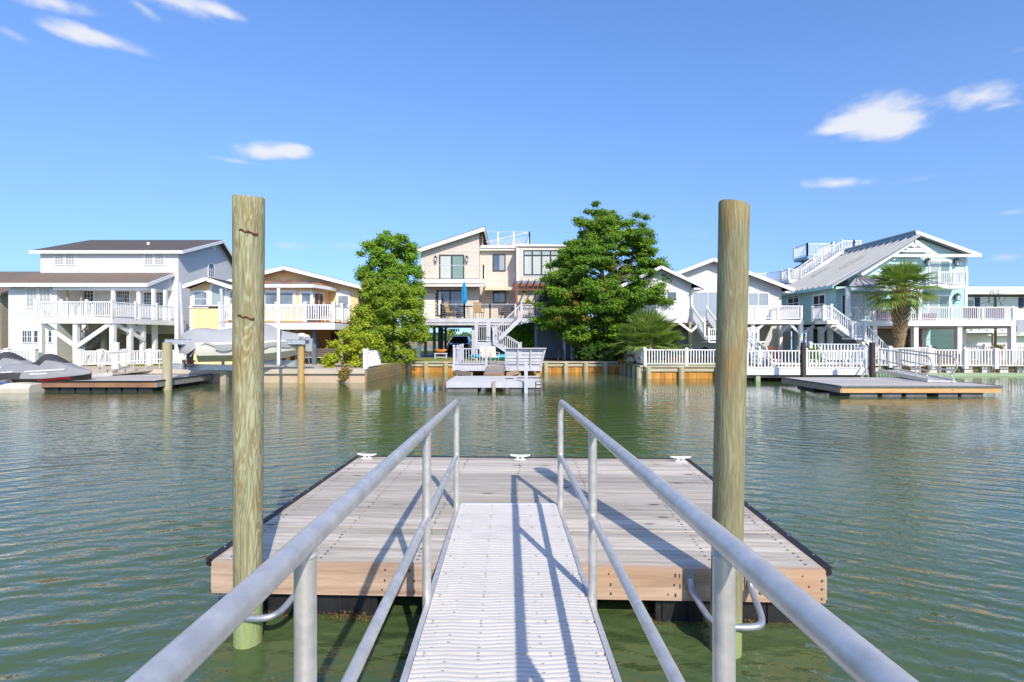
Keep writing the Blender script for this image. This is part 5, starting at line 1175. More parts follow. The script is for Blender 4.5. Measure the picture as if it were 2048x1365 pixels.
def cottage_stuff():
    D=33.0; x=fx(1410,D); t=thing('barbecue','round black kettle barbecue under the white cottage stairs','barbecue',(x,D,ZG))
    b=B(); b.ball((x,D,ZG+.62),.28,14,8,(1,1,.85)); b.build('kettle','black_iron',t,smooth=True)
    for a in (.5,2.6,4.7): b=B(); b.tube([(x+.15*math.cos(a),D+.15*math.sin(a),ZG+.5),(x+.3*math.cos(a),D+.3*math.sin(a),ZG)],.02,6); b.build('leg','black_iron',t)
    t=thing('sun_lounger','brown wicker chair with rounded back behind the white lounger on the deck','chair',(fx(1546,27.0),27.0,ZG)); x=fx(1547,27.0); D=27.0
    b=B(); secs=[]
    for i in range(9):
        a=math.pi*i/8; secs.append([(x-.34*math.cos(a)*k,D+.1+.26*math.sin(a)*k,z) for k,z in ((1,ZG+.25),(1.08,ZG+.85+.18*math.sin(a)),(.94,ZG+.85+.18*math.sin(a)),(.86,ZG+.25))])
    b.loft(secs); b.build('backrest','wicker_brown',t,smooth=True); b=B(); b.box(x-.3,x+.3,D-.3,D+.25,ZG+.22,ZG+.36); b.build('seat','wicker_brown',t,bevel=.03); 
    t['label']='brown wicker chair with rounded back behind the white lounger on the deck'; t.name='wicker_chair'
    for s in (-1,1):
        for yy in (-.25,.2): b=B(); b.box(x+s*.25-.03,x+s*.25+.03,D+yy-.03,D+yy+.03,ZG-.02,ZG+.22); b.build('leg','wicker_brown',t)
    # cottage waterside deck
    y0,y1=24.0,26.0; zt=.50; x0,x1=fx(1491,y0),fx(1733,y0)
    t=thing('pier','grey boarded waterside deck with white fascia carrying the white loungers','pier',((x0+x1)/2,25,0))
    b=B(); n=14
    for i in range(n): y=y0+(28.4-y0)*i/n; b.box(x0,x1,y,y+(28.4-y0)/n-.012,zt-.04,zt)
    b.build('deck_boards','grey_deck',t)
    b=B(); b.box(x0,x1,y0-.06,y0-.003,zt-.17,zt+.13); b.box(x0-.05,x0-.003,y0-.06,26,zt-.17,zt+.13); b.build('fascia_board','white_trim',t)
    b=B(); b.beam((x0,y0+.3,zt-.25),(x1,y0+.3,zt-.25),.08,.16); b.build('joist','taupe_post',t)
    for (px,D) in ((1517,24.0),(1600,24.5),(1660,24.6),(1715,24.4),(1540,27)): x=fx(px,D); b=B(); b.box(x-.1,x+.1,D+.02,D+.22,-1.2,zt-.18); b.build('pier_post','green_timber',t)
    gA='white picket fences along the far bank'
    fence('picket_fence','white picket fence round the waterside deck with white loungers behind it',[(x0+.04,26.0,zt),(x0+.04,y0+.02,zt),(x1-.05,y0+.02,zt)],.98,None,sp=.158,bal=.042,span=2.62,bot=.16,post=.12)
    fence('picket_fence','white picket fence on the orange timber sea wall left of the smooth pile',[(fx(1290,26.15),26.15,ZG+.03),(fx(1373,26.15),26.15,ZG+.03),(fx(1458,26.15),26.15,ZG+.03),(x0-.1,26.15,ZG+.03)],.84,None,sp=.145,bal=.045,span=2.2,post=.13,posth=.06)
    fence('picket_fence','short white fence return beside the palmetto skirt at the sea wall corner',[(6.80,30.0,ZG+.03),(6.83,26.5,ZG+.03)],.84,None,sp=.13,bal=.045,span=2,mat='white_vinyl')
    # planting strip and low bench behind the fence
    t=thing('planter_box','low brown timber planter behind the white picket fence','planter',(fx(1400,30),30,ZG)); b=B(); 
    xa,xb=fx(1335,30.4),fx(1432,30.4)
    for k in range(2): b.box(xa,xb,30.3,30.36,ZG+k*.17,ZG+k*.17+.15)
    for x in (xa,(xa+xb)/2,xb): b.box(x-.06,x+.06,30.24,30.29,ZG,ZG+.4)
    b.build('boards','wicker_brown',t); q=B(); q.box(xa+.02,xb-.02,30.37,30.9,ZG,ZG+.26); q.build('soil','mulch',t)
    # white plastic loungers
    def lounger(label):
        t=thing('sun_lounger',label,'lounger',(0,0,0),'white plastic loungers on the waterside deck')
        b=B()
        for k in range(9): b.box(-.95+k*.135,-.95+k*.135+.105,-.29,.29,.27,.30)
        for s in (-1,1): b.box(-.98,.28,s*.29-.03,s*.29+.03,.24,.31)
        b.build('seat','white_plastic',t)
        b=B()
        for k in range(6): b.beam((.30+k*.055,-.28,.33+k*.135),(.30+k*.055,.28,.33+k*.135),.03,.10,up=(-.35,0,.9))
        for s in (-1,0,1): b.beam((.26,s*.28,.27),(.60,s*.28,1.10),.05,.05)
        b.beam((.60,-.3,1.09),(.60,.3,1.09),.05,.07); b.build('backrest','white_plastic',t)
        for (x,y) in ((-.8,-.27),(-.8,.27),(.25,-.27),(.25,.27)): b=B(); b.beam((x,y,.26),(x-.04,y,0),.06,.05); b.build('leg','white_plastic',t)
        for s in (-1,1): b=B(); b.beam((-.1,s*.33,.46),(.38,s*.33,.5),.06,.03); b.beam((-.06,s*.33,.28),(-.1,s*.33,.45),.04,.04); b.build('armrest','white_plastic',t)
        return t
    labs=['white plastic lounger on the waterside deck in front of the brown wicker chair','white plastic lounger just right of the dark mooring post by the clipped hedge','white plastic lounger behind the fence newel in the middle of the waterside deck','white plastic lounger at the dark post end of the waterside deck']
    l0=lounger(labs[0]); 
    for i,(px,D,a) in enumerate(((1552,25.6,172),(1623,25.7,172),(1662,26.1,160),(1703,26.0,20))):
        o=l0 if i==0 else copy_tree(l0,label=labs[i]); o.location=(fx(px,D)+.05,D,zt); o.rotation_euler=(0,0,R(a)); o['label']=labs[i]
    # dark chairs behind the smooth pile
    c=patio_chair('navy cushioned chair on the waterside deck close to the cottage stair foot','navy chairs by the cottage stairs','aluminium','navy_cloth'); c.location=(fx(1504,26.0),26.0,zt); c.rotation_euler=(0,0,R(30))
    for (px,py0,D,lab) in ((1606.5,686,22.6,'dark brown mooring post in front of the white lounger deck, nearer the clipped hedge'),(1744.5,686,22.3,'dark brown mooring post beside the head of the curved aluminium gangway')):
        x=fx(px,D); t=thing('mooring_post',lab,'post',(x,D,0)); b=B(); b.tube([(x,D,-1.2),(x,D,fz(py0,D))],.115,14); b.build('shaft','brown_post',t,smooth=True); b=B(); b.tube([(x,D,fz(py0,D)),(x,D,fz(py0,D)+.015)],.11,14); b.build('post_cap','black_iron',t)
    t=thing('hedge','clipped bright green hedge behind the waterside deck','hedge',(fx(1625,29),29,ZG)); b=B()
    x0,x1=fx(1606,29),fx(1648,29); leaf_blob(b,[((x0+(x1-x0)*i/6+random.Random(i*3+j).uniform(-.1,.1),29+.15*j,ZG+.35+.35*j-.05*abs(i-3)),.30,.30,330) for i in range(7) for j in (0,1)],.05,21); b.build('foliage','leaf_hedge',t)
    b=B(); b.beam((x0+.3,29,ZG-.05),(x0+.4,29,ZG+.6),.05,.05); b.beam((x1-.3,29,ZG-.05),(x1-.4,29,ZG+.6),.05,.05); b.build('stem','bark',t)
cottage_stuff()
def teal_house():
    t=thing('beach_house','pale teal house with grey metal roof, roof stair and palm in front','house',(25,32,ZG))
    A=32.0; xL=19.55; x1=fx(1933,A); zf=fz(646,29.5); yb=44
    xa=25.0; za=8.55; sL=(8.4-5.24)/(xa-19.25)
    # side wing wall, left face
    b=B(); b.box(xL,21.9,30.9,yb,zf,5.15); b.build('side_wall','teal_siding',t)
    b=B(); b.box(21.9,x1,A,yb,zf,5.2); b.build('lower_wall','teal_siding',t)
    zu=fz(576,A); rE=28.75; zR=fz(511,A)
    xs=xa-(xa-21.0)
    b=B(); b.prism([(21.0,5.2),(x1,5.2),(x1,zR-.05),(xa+.55,za-.35),(xa-.1,za-.5),(21.0,5.15+(21.0-19.25)*sL-.05)],'y',A+.001,yb); b.build('upper_wall','teal_batten',t)
    # metal roof, left slope with standing seams
    e0=19.2; ze=5.20; y0=30.55; th=.08
    def zroof(x): return ze+(x-e0)*sL
    rr=roof_slab(t,[(e0,y0,ze),(xa-.15,y0+.6,zroof(xa-.15)),(xa-.15,yb,zroof(xa-.15)),(e0,yb,ze)],th,'metal_roof')
    b=B(); y=y0+.75
    b.beam((e0,y0+.02,ze+.03),(xa-.15,y0+.62,zroof(xa-.15)+.03),.03,.05)
    while y<yb: b.beam((e0-.02,y,ze+.05),(xa-.15,y,zroof(xa-.15)+.05),.06,.15); y+=.62
    b.build('standing_seams','metal_roof',rr)
    b=B(); b.box(e0-.08,e0-.002,y0,yb,ze-.18,ze+.0); b.build('gutter','teal_siding',t)
    # porch roof apron to the front
    px0,px1=e0,26.4; zp=5.16; yp=29.3
    # clerestory ridge and right slope
    b=B(); b.prism([(xa-.16,zroof(xa-.16)),(xa-.16,za+.05),(xa+.0,za+.05),(xa+.0,zroof(xa-.16))],'y',A-.35,yb); b.build('ridge_fascia','blue_trim',t)
    rs=roof_slab(t,[(xa-.25,A-.55,za+.12),(rE,A-.55,zR+.02),(rE,yb,zR+.02),(xa-.25,yb,za+.12)],.08,'metal_roof')
    fascia(t,[(xa-.2,A-.58,za-.0),(rE+.02,A-.58,zR-.1)],.05,.2,'white_trim','rake_board')
    # truss gable over the front
    gx=fx(1828,A-.6); gz=fz(482,A-.6); s=(gz-fz(511,A-.6))/(fx(1872,A-.6)-gx)
    fascia(t,[(fx(1722,A-.6),A-.62,fz(549,A-.6)),(gx,A-.62,gz),(fx(1873,A-.6),A-.62,fz(512,A-.6))],.06,.24,'white_trim','gable_board')
    b=B(); zt=fz(511,A-.6); b.box(fx(1786,A-.6),rE,A-.66,A-.60,zt-.1,zt+.06); b.build('frieze_board','white_trim',t)
    b=B(); zz=fz(503,A-.6); b.box(fx(1803,A-.6),fx(1858,A-.6),A-.64,A-.60,zz-.05,zz+.05); tr=b.build('truss_beam','white_trim',t)
    for k in range(5):
        a=R(30+k*30); q=B(); c=P(1829,495,A-.6); q.beam(c,(c.x+.42*math.cos(a),c.y,c.z+.42*math.sin(a)),.05,.06); q.build('fan_spoke','white_trim',tr)
    b=B(); c=P(1829,496,A-.6); b.box(c.x-.5,c.x+.5,c.y-.03,c.y+.03,c.z-.12,c.z-.02); b.build('fan_base','white_trim',tr)
    b=B(); b.prism([(fx(1800,A-.3),zt),(fx(1860,A-.3),zt),(gx,gz-.1)],'y',A-.35,A-.30); b.build('gable_infill','pale_siding',t)
    b=B(); b.box(fx(1790,A),x1+.02,A-.03,A-.002,fz(516,A),fz(512.5,A)); b.build('trim_band','white_trim',t)
    # front openings
    fwin(t,A,1860,1898,523.5,569,grid=(2,1),panes=('teal_curtain','green_curtain'),bw=.1,gw=.06); fwin(t,A,1857,1897,593,640,grid=(2,1),panes=('teal_curtain','green_curtain'),bw=.1,gw=.06)
    for (px,py) in ((1851,524),(1909,524),(1851,594),(1910,594)): lantern(t,(fx(px,A),A-.005,fz(py,A)),1.25,'bronze')
    b=B(); b.box(x1-.12,x1+.03,A-.04,A-.003,zf,zR-.2); b.build('corner_board','white_trim',t)
    # balcony
    bD=30.9; zb=fz(570,bD); bx0,bx1=fx(1876.5,bD),fx(1936,bD)
    b=B(); b.box(bx0,bx1,bD,A-.004,zb-.22,zb); b.build('balcony','white_trim',t)
    railing(t,[(bx0+.04,A-.1,zb),(bx0+.04,bD+.05,zb),(bx1-.04,bD+.05,zb),(bx1-.04,A-.1,zb)],.80,sp=.11,cap=False,span=3)
    # low porch roof between the gable and the side wing
    pr=roof_slab(t,[(e0+.02,29.15,zp-.08),(fx(1846,29.15),29.15,zp-.08),(fx(1846,29.15),A-.03,zp+.72),(21.5,A-.03,zp+.72)],.08,'metal_roof','porch_roof')
    b=B()
    for k in range(13): x=e0+.4+k*.42; b.beam((x,29.14,zp-.05),(max(x,21.6)+.0,A-.05,zp+.75),.035,.05)
    b.build('standing_seams','metal_roof',pr)
    b=B(); b.box(e0+.2,fx(1846,29.3),29.25,29.38,zp-.40,zp-.17); b.build('porch_beam','pale_siding',t)
    b=B(); b.box(e0+.3,fx(1846,29.3),29.39,A-.01,zp-.2,zp-.17); b.build('porch_ceiling','pale_siding',t)
    # side and porch windows
    y0_=xL*1024/(1674-1024)
    for (pa,pb,ya,yb_) in ((1628,1650,592,626),(1577,1598,594,620)):
        Da=xL*1024/(pa-1024); Db=xL*1024/(pb-1024); window(t,(xL,Da,fz(yb_,(Da+Db)/2)),-UY,-UX,Da-Db,fz(ya,(Da+Db)/2)-fz(yb_,(Da+Db)/2),grid=(2,2),bw=.12,gw=.06,pane='dark_glass')
    fwin(t,30.9,1684,1700,591,640,grid=(1,1),bw=.06,pane='dark_glass'); fwin(t,30.9,1706,1728,591,640,grid=(1,1),bw=.06,pane='blue_glass',frame='white_trim')
    fwin(t,A,1738,1759,588,640,grid=(2,1),bw=.08,pane='brass_dark')
    # deck
    Dd=29.5; zd=fz(642,Dd); dx0,dx1=fx(1690,Dd),fx(2030,Dd)
    b=B(); b.box(dx0,dx1,Dd,A-.004,zd-.08,zd); b.box(fx(1645,Dd),dx0-.003,Dd+.2,30.89,zd-.08,zd); b.build('deck_floor','pale_deck',t)
    b=B(); b.box(dx0,dx1+.03,Dd-.05,Dd-.003,zd-.30,zd+.02); b.box(dx1-.02,dx1+.03,Dd,36,zd-.3,zd-.085); b.build('deck_fascia','white_trim',t)
    railing(t,[(fx(1694,Dd),Dd+.05,zd),(fx(1748,Dd),Dd+.05,zd),(fx(1838,Dd),Dd+.05,zd),(fx(1904,Dd),Dd+.05,zd),(fx(1966,Dd),Dd+.05,zd),(dx1-.05,Dd+.05,zd)],.80,sp=.112,cap=False,span=3.5,posth=.03)
    railing(t,[(dx1-.05,Dd+.1,zd),(dx1-.05,35,zd)],.8,sp=.14,cap=False,span=3)
    for px in (1697,1748.5,1839): x=fx(px,Dd); postset(t,[(x,Dd+.05,zd,zp-.2)],.20,'white_trim','porch_post')
    for (px,D) in ((1747,29.7),(1829,29.7),(1916,29.7),(2023,29.6),(1925,31.5),(1845,33.5),(1620,33),(1642,31.5),(1660,31.3),(1590,36),(1604,36)): x=fx(px,D); postset(t,[(x,D,ZG,zd-.30)],.26,'white_trim' if px>1700 else 'pale_siding','deck_post')
    for a,c,D in (((1610,672),(1592,652),35.9),((1598,672),(1628,652),33),((1642,668),(1655,652),31.4),((1586,660),(1603,672),36)):
        b=B(); b.beam(P(*a,D),P(*c,D),.1,.14); b.build('brace','white_trim',t)
    b=B(); b.box(xL,dx1,29.6,yb,zd-.42,zd-.305); b.build('deck_joists','taupe_boards',t)
    # ground floor
    b=B(); b.box(fx(1838,35.5),x1+.6,35.5,40,ZG,zd-.43); b.build('ground_wall','teal_siding',t)
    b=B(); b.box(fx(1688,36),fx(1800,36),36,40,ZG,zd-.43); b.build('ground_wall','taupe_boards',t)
    b=B(); b.box(21.4,22.6,34,36.2,ZG,zd-.43); b.build('store_room','slate_boards',t)
    # front stairs with landing
    sy=28.6; l0=P(1706,684,sy); 
    b=B(); b.box(fx(1644,28.9),fx(1666,28.9),28.4,29.55,zd-.2,zd); b.build('stair_head','white_trim',t)
    railing(t,[(fx(1646,28.5),29.5,zd),(fx(1646,28.5),28.45,zd),(fx(1662,28.5),28.45,zd)],.8,sp=.11,cap=False)
    zl=fz(676,28.4)-.0; stairs(t,(fx(1706,28.6),28.75,zl),(fx(1664,28.6),28.95,zd),.85,'white_trim','pale_deck',h=.8)
    b=B(); b.box(fx(1704,28.4),fx(1732,28.4),28.2,29.3,zl-.1,zl); b.build('stair_landing','white_trim',t); railing(t,[(fx(1706,28.2),28.25,zl),(fx(1728,28.2),28.25,zl)],.85,sp=.11,cap=False)
    stairs(t,(fx(1772,28.2),28.4,ZG+.12),(fx(1731,28.2),28.6,zl),1.0,'white_trim','pale_deck',h=.82)
    # roof stair and lookout
    ys=38.0; lz=fz(563,ys)+.14; x0,x1_=fx(1577.5,ys),fx(1602,ys)
    b=B(); b.box(x0,x1_,ys-.02,ys+1.05,lz-.25,lz); lb=b.build('roof_landing','white_trim',t)
    railing(t,[(x0,ys+1.0,lz),(x0,ys+.03,lz),(x1_,ys+.03,lz)],.78,sp=.115,cap=False,span=3)
    tz=fz(503.5,ys); tx0,tx1=fx(1684,ys),fx(1708,ys)
    stairs(t,(x1_,ys+.5,lz),(tx0,ys+.5,tz),.95,'white_trim','white_trim',h=.80,sp=.125)
    b=B(); b.box(tx0,tx1,ys-.02,ys+2.6,tz-.22,tz); b.build('roof_landing','white_trim',t)
    railing(t,[(tx0,ys+.03,tz),(tx1,ys+.03,tz)],.82,sp=.115,cap=False); railing(t,[(tx1,ys+.03,tz),(fx(1721,ys),ys+.03,tz),(fx(1721,ys),ys+2.5,tz)],.82,sp=.13,cap=False)
    b=B(); q0,q1=fx(1553,41),fx(1577,39); b.box(x0-2.2,x0-.003,ys+1.0,ys+2.6,lz-.25,lz-.002); b.build('roof_landing','white_trim',t); railing(t,[(x0-.02,ys+1.1,lz),(x0-.45,ys+2.5,lz),(x0-1.9,ys+2.55,lz)],.78,sp=.12,cap=False,mat='white_vinyl')
    for (px,py) in ((1581,572),(1596,568),(1630,553),(1644,545),(1682,520),(1697,514)):
        x=fx(px,ys+.1); b=B(); b.box(x-.07,x+.07,ys+.1,ys+.24,zroof(x)-.02,fz(py-8,ys+.1)); b.build('roof_stair_post','taupe_post',t)
    # rear lookout
    ly=41.5; lz2=fz(512,ly); a0,a1=fx(1615,ly),fx(1663,ly); b=B(); b.box(a0,a1,ly,ly+2,lz2-.25,lz2); b.build('lookout_deck','blue_trim',t)
    railing(t,[(a0,ly+.03,lz2),(a1,ly+.03,lz2+.0)],1.0,sp=.13,cap=False,mat='white_vinyl'); railing(t,[(a0,ly+.03,lz2),(a0,ly+2,lz2)],1.0,sp=.13,cap=False); railing(t,[(a1,ly+.03,lz2),(a1,ly+2,lz2)],1.0,sp=.13,cap=False)
    for x in (a0+.1,a1-.1): b=B(); b.box(x-.08,x+.08,ly+.3,ly+.46,zroof(x)-.1,lz2-.25); b.build('roof_stair_post','taupe_post',t)
    # solar panels of tinted film on the roof
    for (xq0,xq1,yq) in ((21.2,22.3,35.8),(21.6,23.2,33.7)):
        b=B(); b.slab([(xq0,yq,zroof(xq0)+.10),(xq1,yq,zroof(xq1)+.10),(xq1,yq+.35,zroof(xq1)+.10),(xq0,yq+.35,zroof(xq0)+.10)],.05); b.build('roof_vent_strip','green_timber',t)
    return t
teal_house()
def teal_stuff():
    zd=fz(642,29.5)
    def adir(label,group,mat,p,rz,sc=1.0):
        t=thing('garden_chair',label,'chair',(0,0,0),group)
        b=B(); b.beam((0,-.3,.36),(0,.25,.24),.52,.03,up=(0,0,1)); b.build('seat',mat,t)
        b=B(); K=9; pts=[(-.28,.22,.28)]+[(-.30*math.cos(math.pi*k/K),.22+.24+.06,.75+.26*math.sin(math.pi*k/K)) for k in range(K+1)]+[(.28,.22,.28)]
        b.add([p_ for p_ in pts]+[(p_[0],p_[1]+.03,p_[2]) for p_ in pts],[tuple(range(len(pts))),tuple(reversed(range(len(pts),2*len(pts))))]+[(i,(i+1)%len(pts),(i+1)%len(pts)+len(pts),i+len(pts)) for i in range(len(pts))]); b.build('backrest',mat,t)
        for s in (-1,1):
            b=B(); b.beam((s*.32,-.35,.5),(s*.32,.35,.5),.12,.03); b.build('armrest',mat,t); b=B(); b.beam((s*.31,-.3,0),(s*.31,-.28,.49),.09,.03); b.build('leg',mat,t); b=B(); b.beam((s*.28,-.3,.33),(s*.28,.5,.02),.03,.09); b.build('leg',mat,t)
        t.location=p; t.rotation_euler=(0,0,rz); t.scale=(sc,sc,sc); return t
    adir('dark red garden chair with rounded back under the teal house deck',None,'red_plastic',(fx(1859,29.9),30.3,ZG+.28),R(15),1.25)
    def sofa(name,label,x0,x1,y,z,mat,hh=.62,dep=.7):
        t=thing(name,label,'sofa',((x0+x1)/2,y,z)); b=B(); b.box(x0,x1,y,y+dep,z+.04,z+.34); b.build('base',mat,t,bevel=.03); b=B(); b.box(x0,x1,y+dep-.18,y+dep,z+.345,z+hh); b.build('backrest',mat,t,bevel=.03)
        for (a,c) in ((x0,x0+.16),(x1-.16,x1)): b=B(); b.box(a,c,y,y+dep-.19,z+.345,z+.50); b.build('armrest',mat,t,bevel=.02)
        n=max(1,round((x1-x0-.3)/.6)); 
        for k in range(n): b=B(); a=x0+.17+k*(x1-x0-.34)/n; b.box(a+.01,a+(x1-x0-.34)/n-.01,y+.02,y+dep-.2,z+.345,z+.44); b.build('cushion','wicker_purple',t,bevel=.02)
        return t
    sofa('outdoor_sofa','dark brown low outdoor sofa under the teal house deck',fx(1872,29.0),fx(1935,29.0),29.0,ZG+.02,'wicker_brown',.74,.8)
    sofa('outdoor_sofa','purple wicker sofa on the teal house upper deck beside the palm crown',fx(1756,30.6),fx(1806,30.6),30.6,zd,'wicker_purple',.74)
    sofa('outdoor_sofa','purple wicker seat in front of the lower teal sliding door',fx(1842,30.7),fx(1873,30.7),30.7,zd,'wicker_purple',.5)
    c=patio_chair('white mesh chair on the teal house deck near the porch door','chairs on the teal house porch','white_trim','white_cloth'); c.location=(fx(1728,30.2),30.2,zd); c.rotation_euler=(0,0,R(40))
    # purple towels over the railing
    for (px0,px1,lab) in ((1928,1958,'plain purple towel hanging over the deck railing, left of the newel'),(1974,2010,'purple towel hanging at the far end of the teal deck railing')):
        D=29.63; x0,x1=fx(px0,D),fx(px1,D); t=thing('towel',lab,'towel',(x0,D,zd)); b=B(); n=14; secs=[]
        for i in range(n+1): x=x0+(x1-x0)*i/n; w=.012*math.sin(i*1.9); secs.append([(x,D+.06+w,zd+.12),(x,D+.06+w,zd+.80),(x,D+.075+w,zd+.80),(x,D+.075+w,zd+.12)])
        b.loft(secs); b.build('cloth','wicker_purple',t,smooth=True)
    # fences on the teal side
    fence('picket_fence','long white picket fence with tall newels along the blocky sea wall at the right',[(fx(1790,27.9),27.9,.40),(fx(1863,27.9),27.9,.40),(fx(1930,27.9),27.9,.40),(fx(1991,27.9),27.9,.40),(fx(2120,27.9),27.9,.40)],1.02,None,sp=.165,bal=.055,span=3,bot=.12,post=.20,posth=.06)
    fence('picket_fence','white picket fence behind the palm trunk ending in a thick square newel',[(fx(1660,27.4),29.2,ZG+.15),(fx(1741,27.4),28.0,ZG+.15),(fx(1745,26.4),26.6,.55),(fx(1780,26.4),26.4,.55),(fx(1858,26.6),26.6,.60)],.98,None,sp=.155,bal=.06,span=3,post=.14)
    fence('picket_fence','pale shaded picket fence running back beside the clipped hedge',[(fx(1640,31.0),31.0,ZG),(fx(1700,30.2),30.2,ZG),(fx(1741,29.4),29.4,ZG)],.84,None,sp=.14,bal=.05,span=1.8,mat='white_vinyl')
    fence('picket_fence','white picket fence with capped posts beneath the teal deck beside the pale house',[(fx(1928,31.0),31.0,ZG+.02),(fx(2010,31.0),31.0,ZG+.02),(fx(2110,31.0),31.0,ZG+.02)],.96,None,sp=.15,bal=.06,span=1.8)
    # string lights under the deck
    t=thing('string_lights','strand of small bulbs hanging along the deck edge beside the thin utility pole','lights',(fx(1970,29.8),29.8,2.3)); b=B(); pts=[]
    for i in range(13): f=i/12; pts.append((fx(1928,29.8)+f*(fx(2020,29.8)-fx(1928,29.8)),29.8,fz(657.5,29.8)-.05*math.sin(f*math.pi*3)**2))
    b.tube(pts,.008,5); b.build('cable','black_iron',t)
    for p in pts[::2]: q=B(); q.ball((p[0],p[1],p[2]-.06),.04,8,5); q.build('bulb','lamp_glass',t,smooth=True)
    # pot plant and driftwood dog-like planter left out of lettering
    p=P(1996,695,30.4); t=thing('potted_plant','small golden potted plant behind the capped fence posts','plant',tuple(p)); b=B(); leaf_blob(b,[((p.x,p.y,p.z),.35,.2,200)],.06,77); b.build('foliage','leaf_rust',t); b=B(); b.tube([(p.x,p.y,ZG),(p.x,p.y,p.z-.1)],[.14,.2],10); b.build('pot','terracotta',t)
teal_stuff()
def pale_house():
    t=thing('beach_house','pale green single storey house with white roof at the right edge','house',(36,38,ZG))
    A=36.0; x0=fx(1928,A)
    b=B(); b.box(x0,x0+14,A,46,2.2,fz(594,A)); b.build('wall','pale_siding',t)
    b=B(); b.box(x0,x0+14,A+.6,46,ZG,2.19); b.build('ground_wall','pale_siding',t)
    zr=fz(588,A-1); b=B(); b.prism([(A-1.0,zr),(A-1.0,zr+.16),(41,zr+1.1),(47,zr+.1),(47,zr)],'x',x0-1.2,x0+15); b.build('roof','white_trim',t)
    fwin(t,A,1932,1946,600,614,grid=(1,1),pane='green_curtain',bw=.08); fwin(t,A,2046,2075,597,615,grid=(2,1),pane='green_curtain',bw=.08)
    for px in (1949.5,2037): b=B(); b.box(fx(px,A),fx(px+9,A),A-.06,A-.003,fz(616,A),fz(595,A)); b.build('shutter','navy_shutter',t)
    b=B(); b.box(fx(2034,34),fx(2052,34),34,34.4,fz(665,34),fz(640,34)); b.build('meter_cabinet','meter_grey',t)
    b=B(); b.box(fx(1985,33.8),fx(2040,33.8),33.8,35.9,fz(669,33.8),fz(666,33.8)); b.build('stair_landing','taupe_boards',t)
    for px in (1988,2030): x=fx(px,33.9); postset(t,[(x,33.95,ZG,fz(669,33.8))],.14,'taupe_post','landing_post')
    D=33.5; x=fx(1991,D); t=thing('utility_pole','thin weathered utility pole with a tangle of cables beside the pale house','pole',(x,D,ZG)); b=B(); b.tube([(x,D,ZG),(x,D,fz(594,D))],.07,9); b.build('shaft','bronze',t)
    b=B()
    for k in range(5): a=k*1.3; b.tube(smooth_path([(x,D,fz(594,D)),(x+.35*math.cos(a),D,fz(594,D)+.25+.1*k*.5),(x+.6*math.cos(a),D-.05,fz(594,D)-.1-.1*k),(x+.5*math.cos(a+1),D,fz(594,D)-.5)],4),.012,5)
    b.build('cables','black_iron',t)
    t=thing('overhead_cable','thin dark cables sagging from the utility pole to the teal house','cable',(x,D,4)); 
    for k in range(2):
        b=B(); p=Vector((x,D,fz(597+k*12,D))); q=Vector((fx(1933,32.2),32.2,fz(603+k*55,32.2))) if k==0 else Vector((fx(1927,32.2),32.2,fz(668,32.2)))
        b.tube([p.lerp(q,i/10)-Vector((0,0,.25*math.sin(math.pi*i/10))) for i in range(11)],.014,5); b.build('cable','black_iron',t)
pale_house()
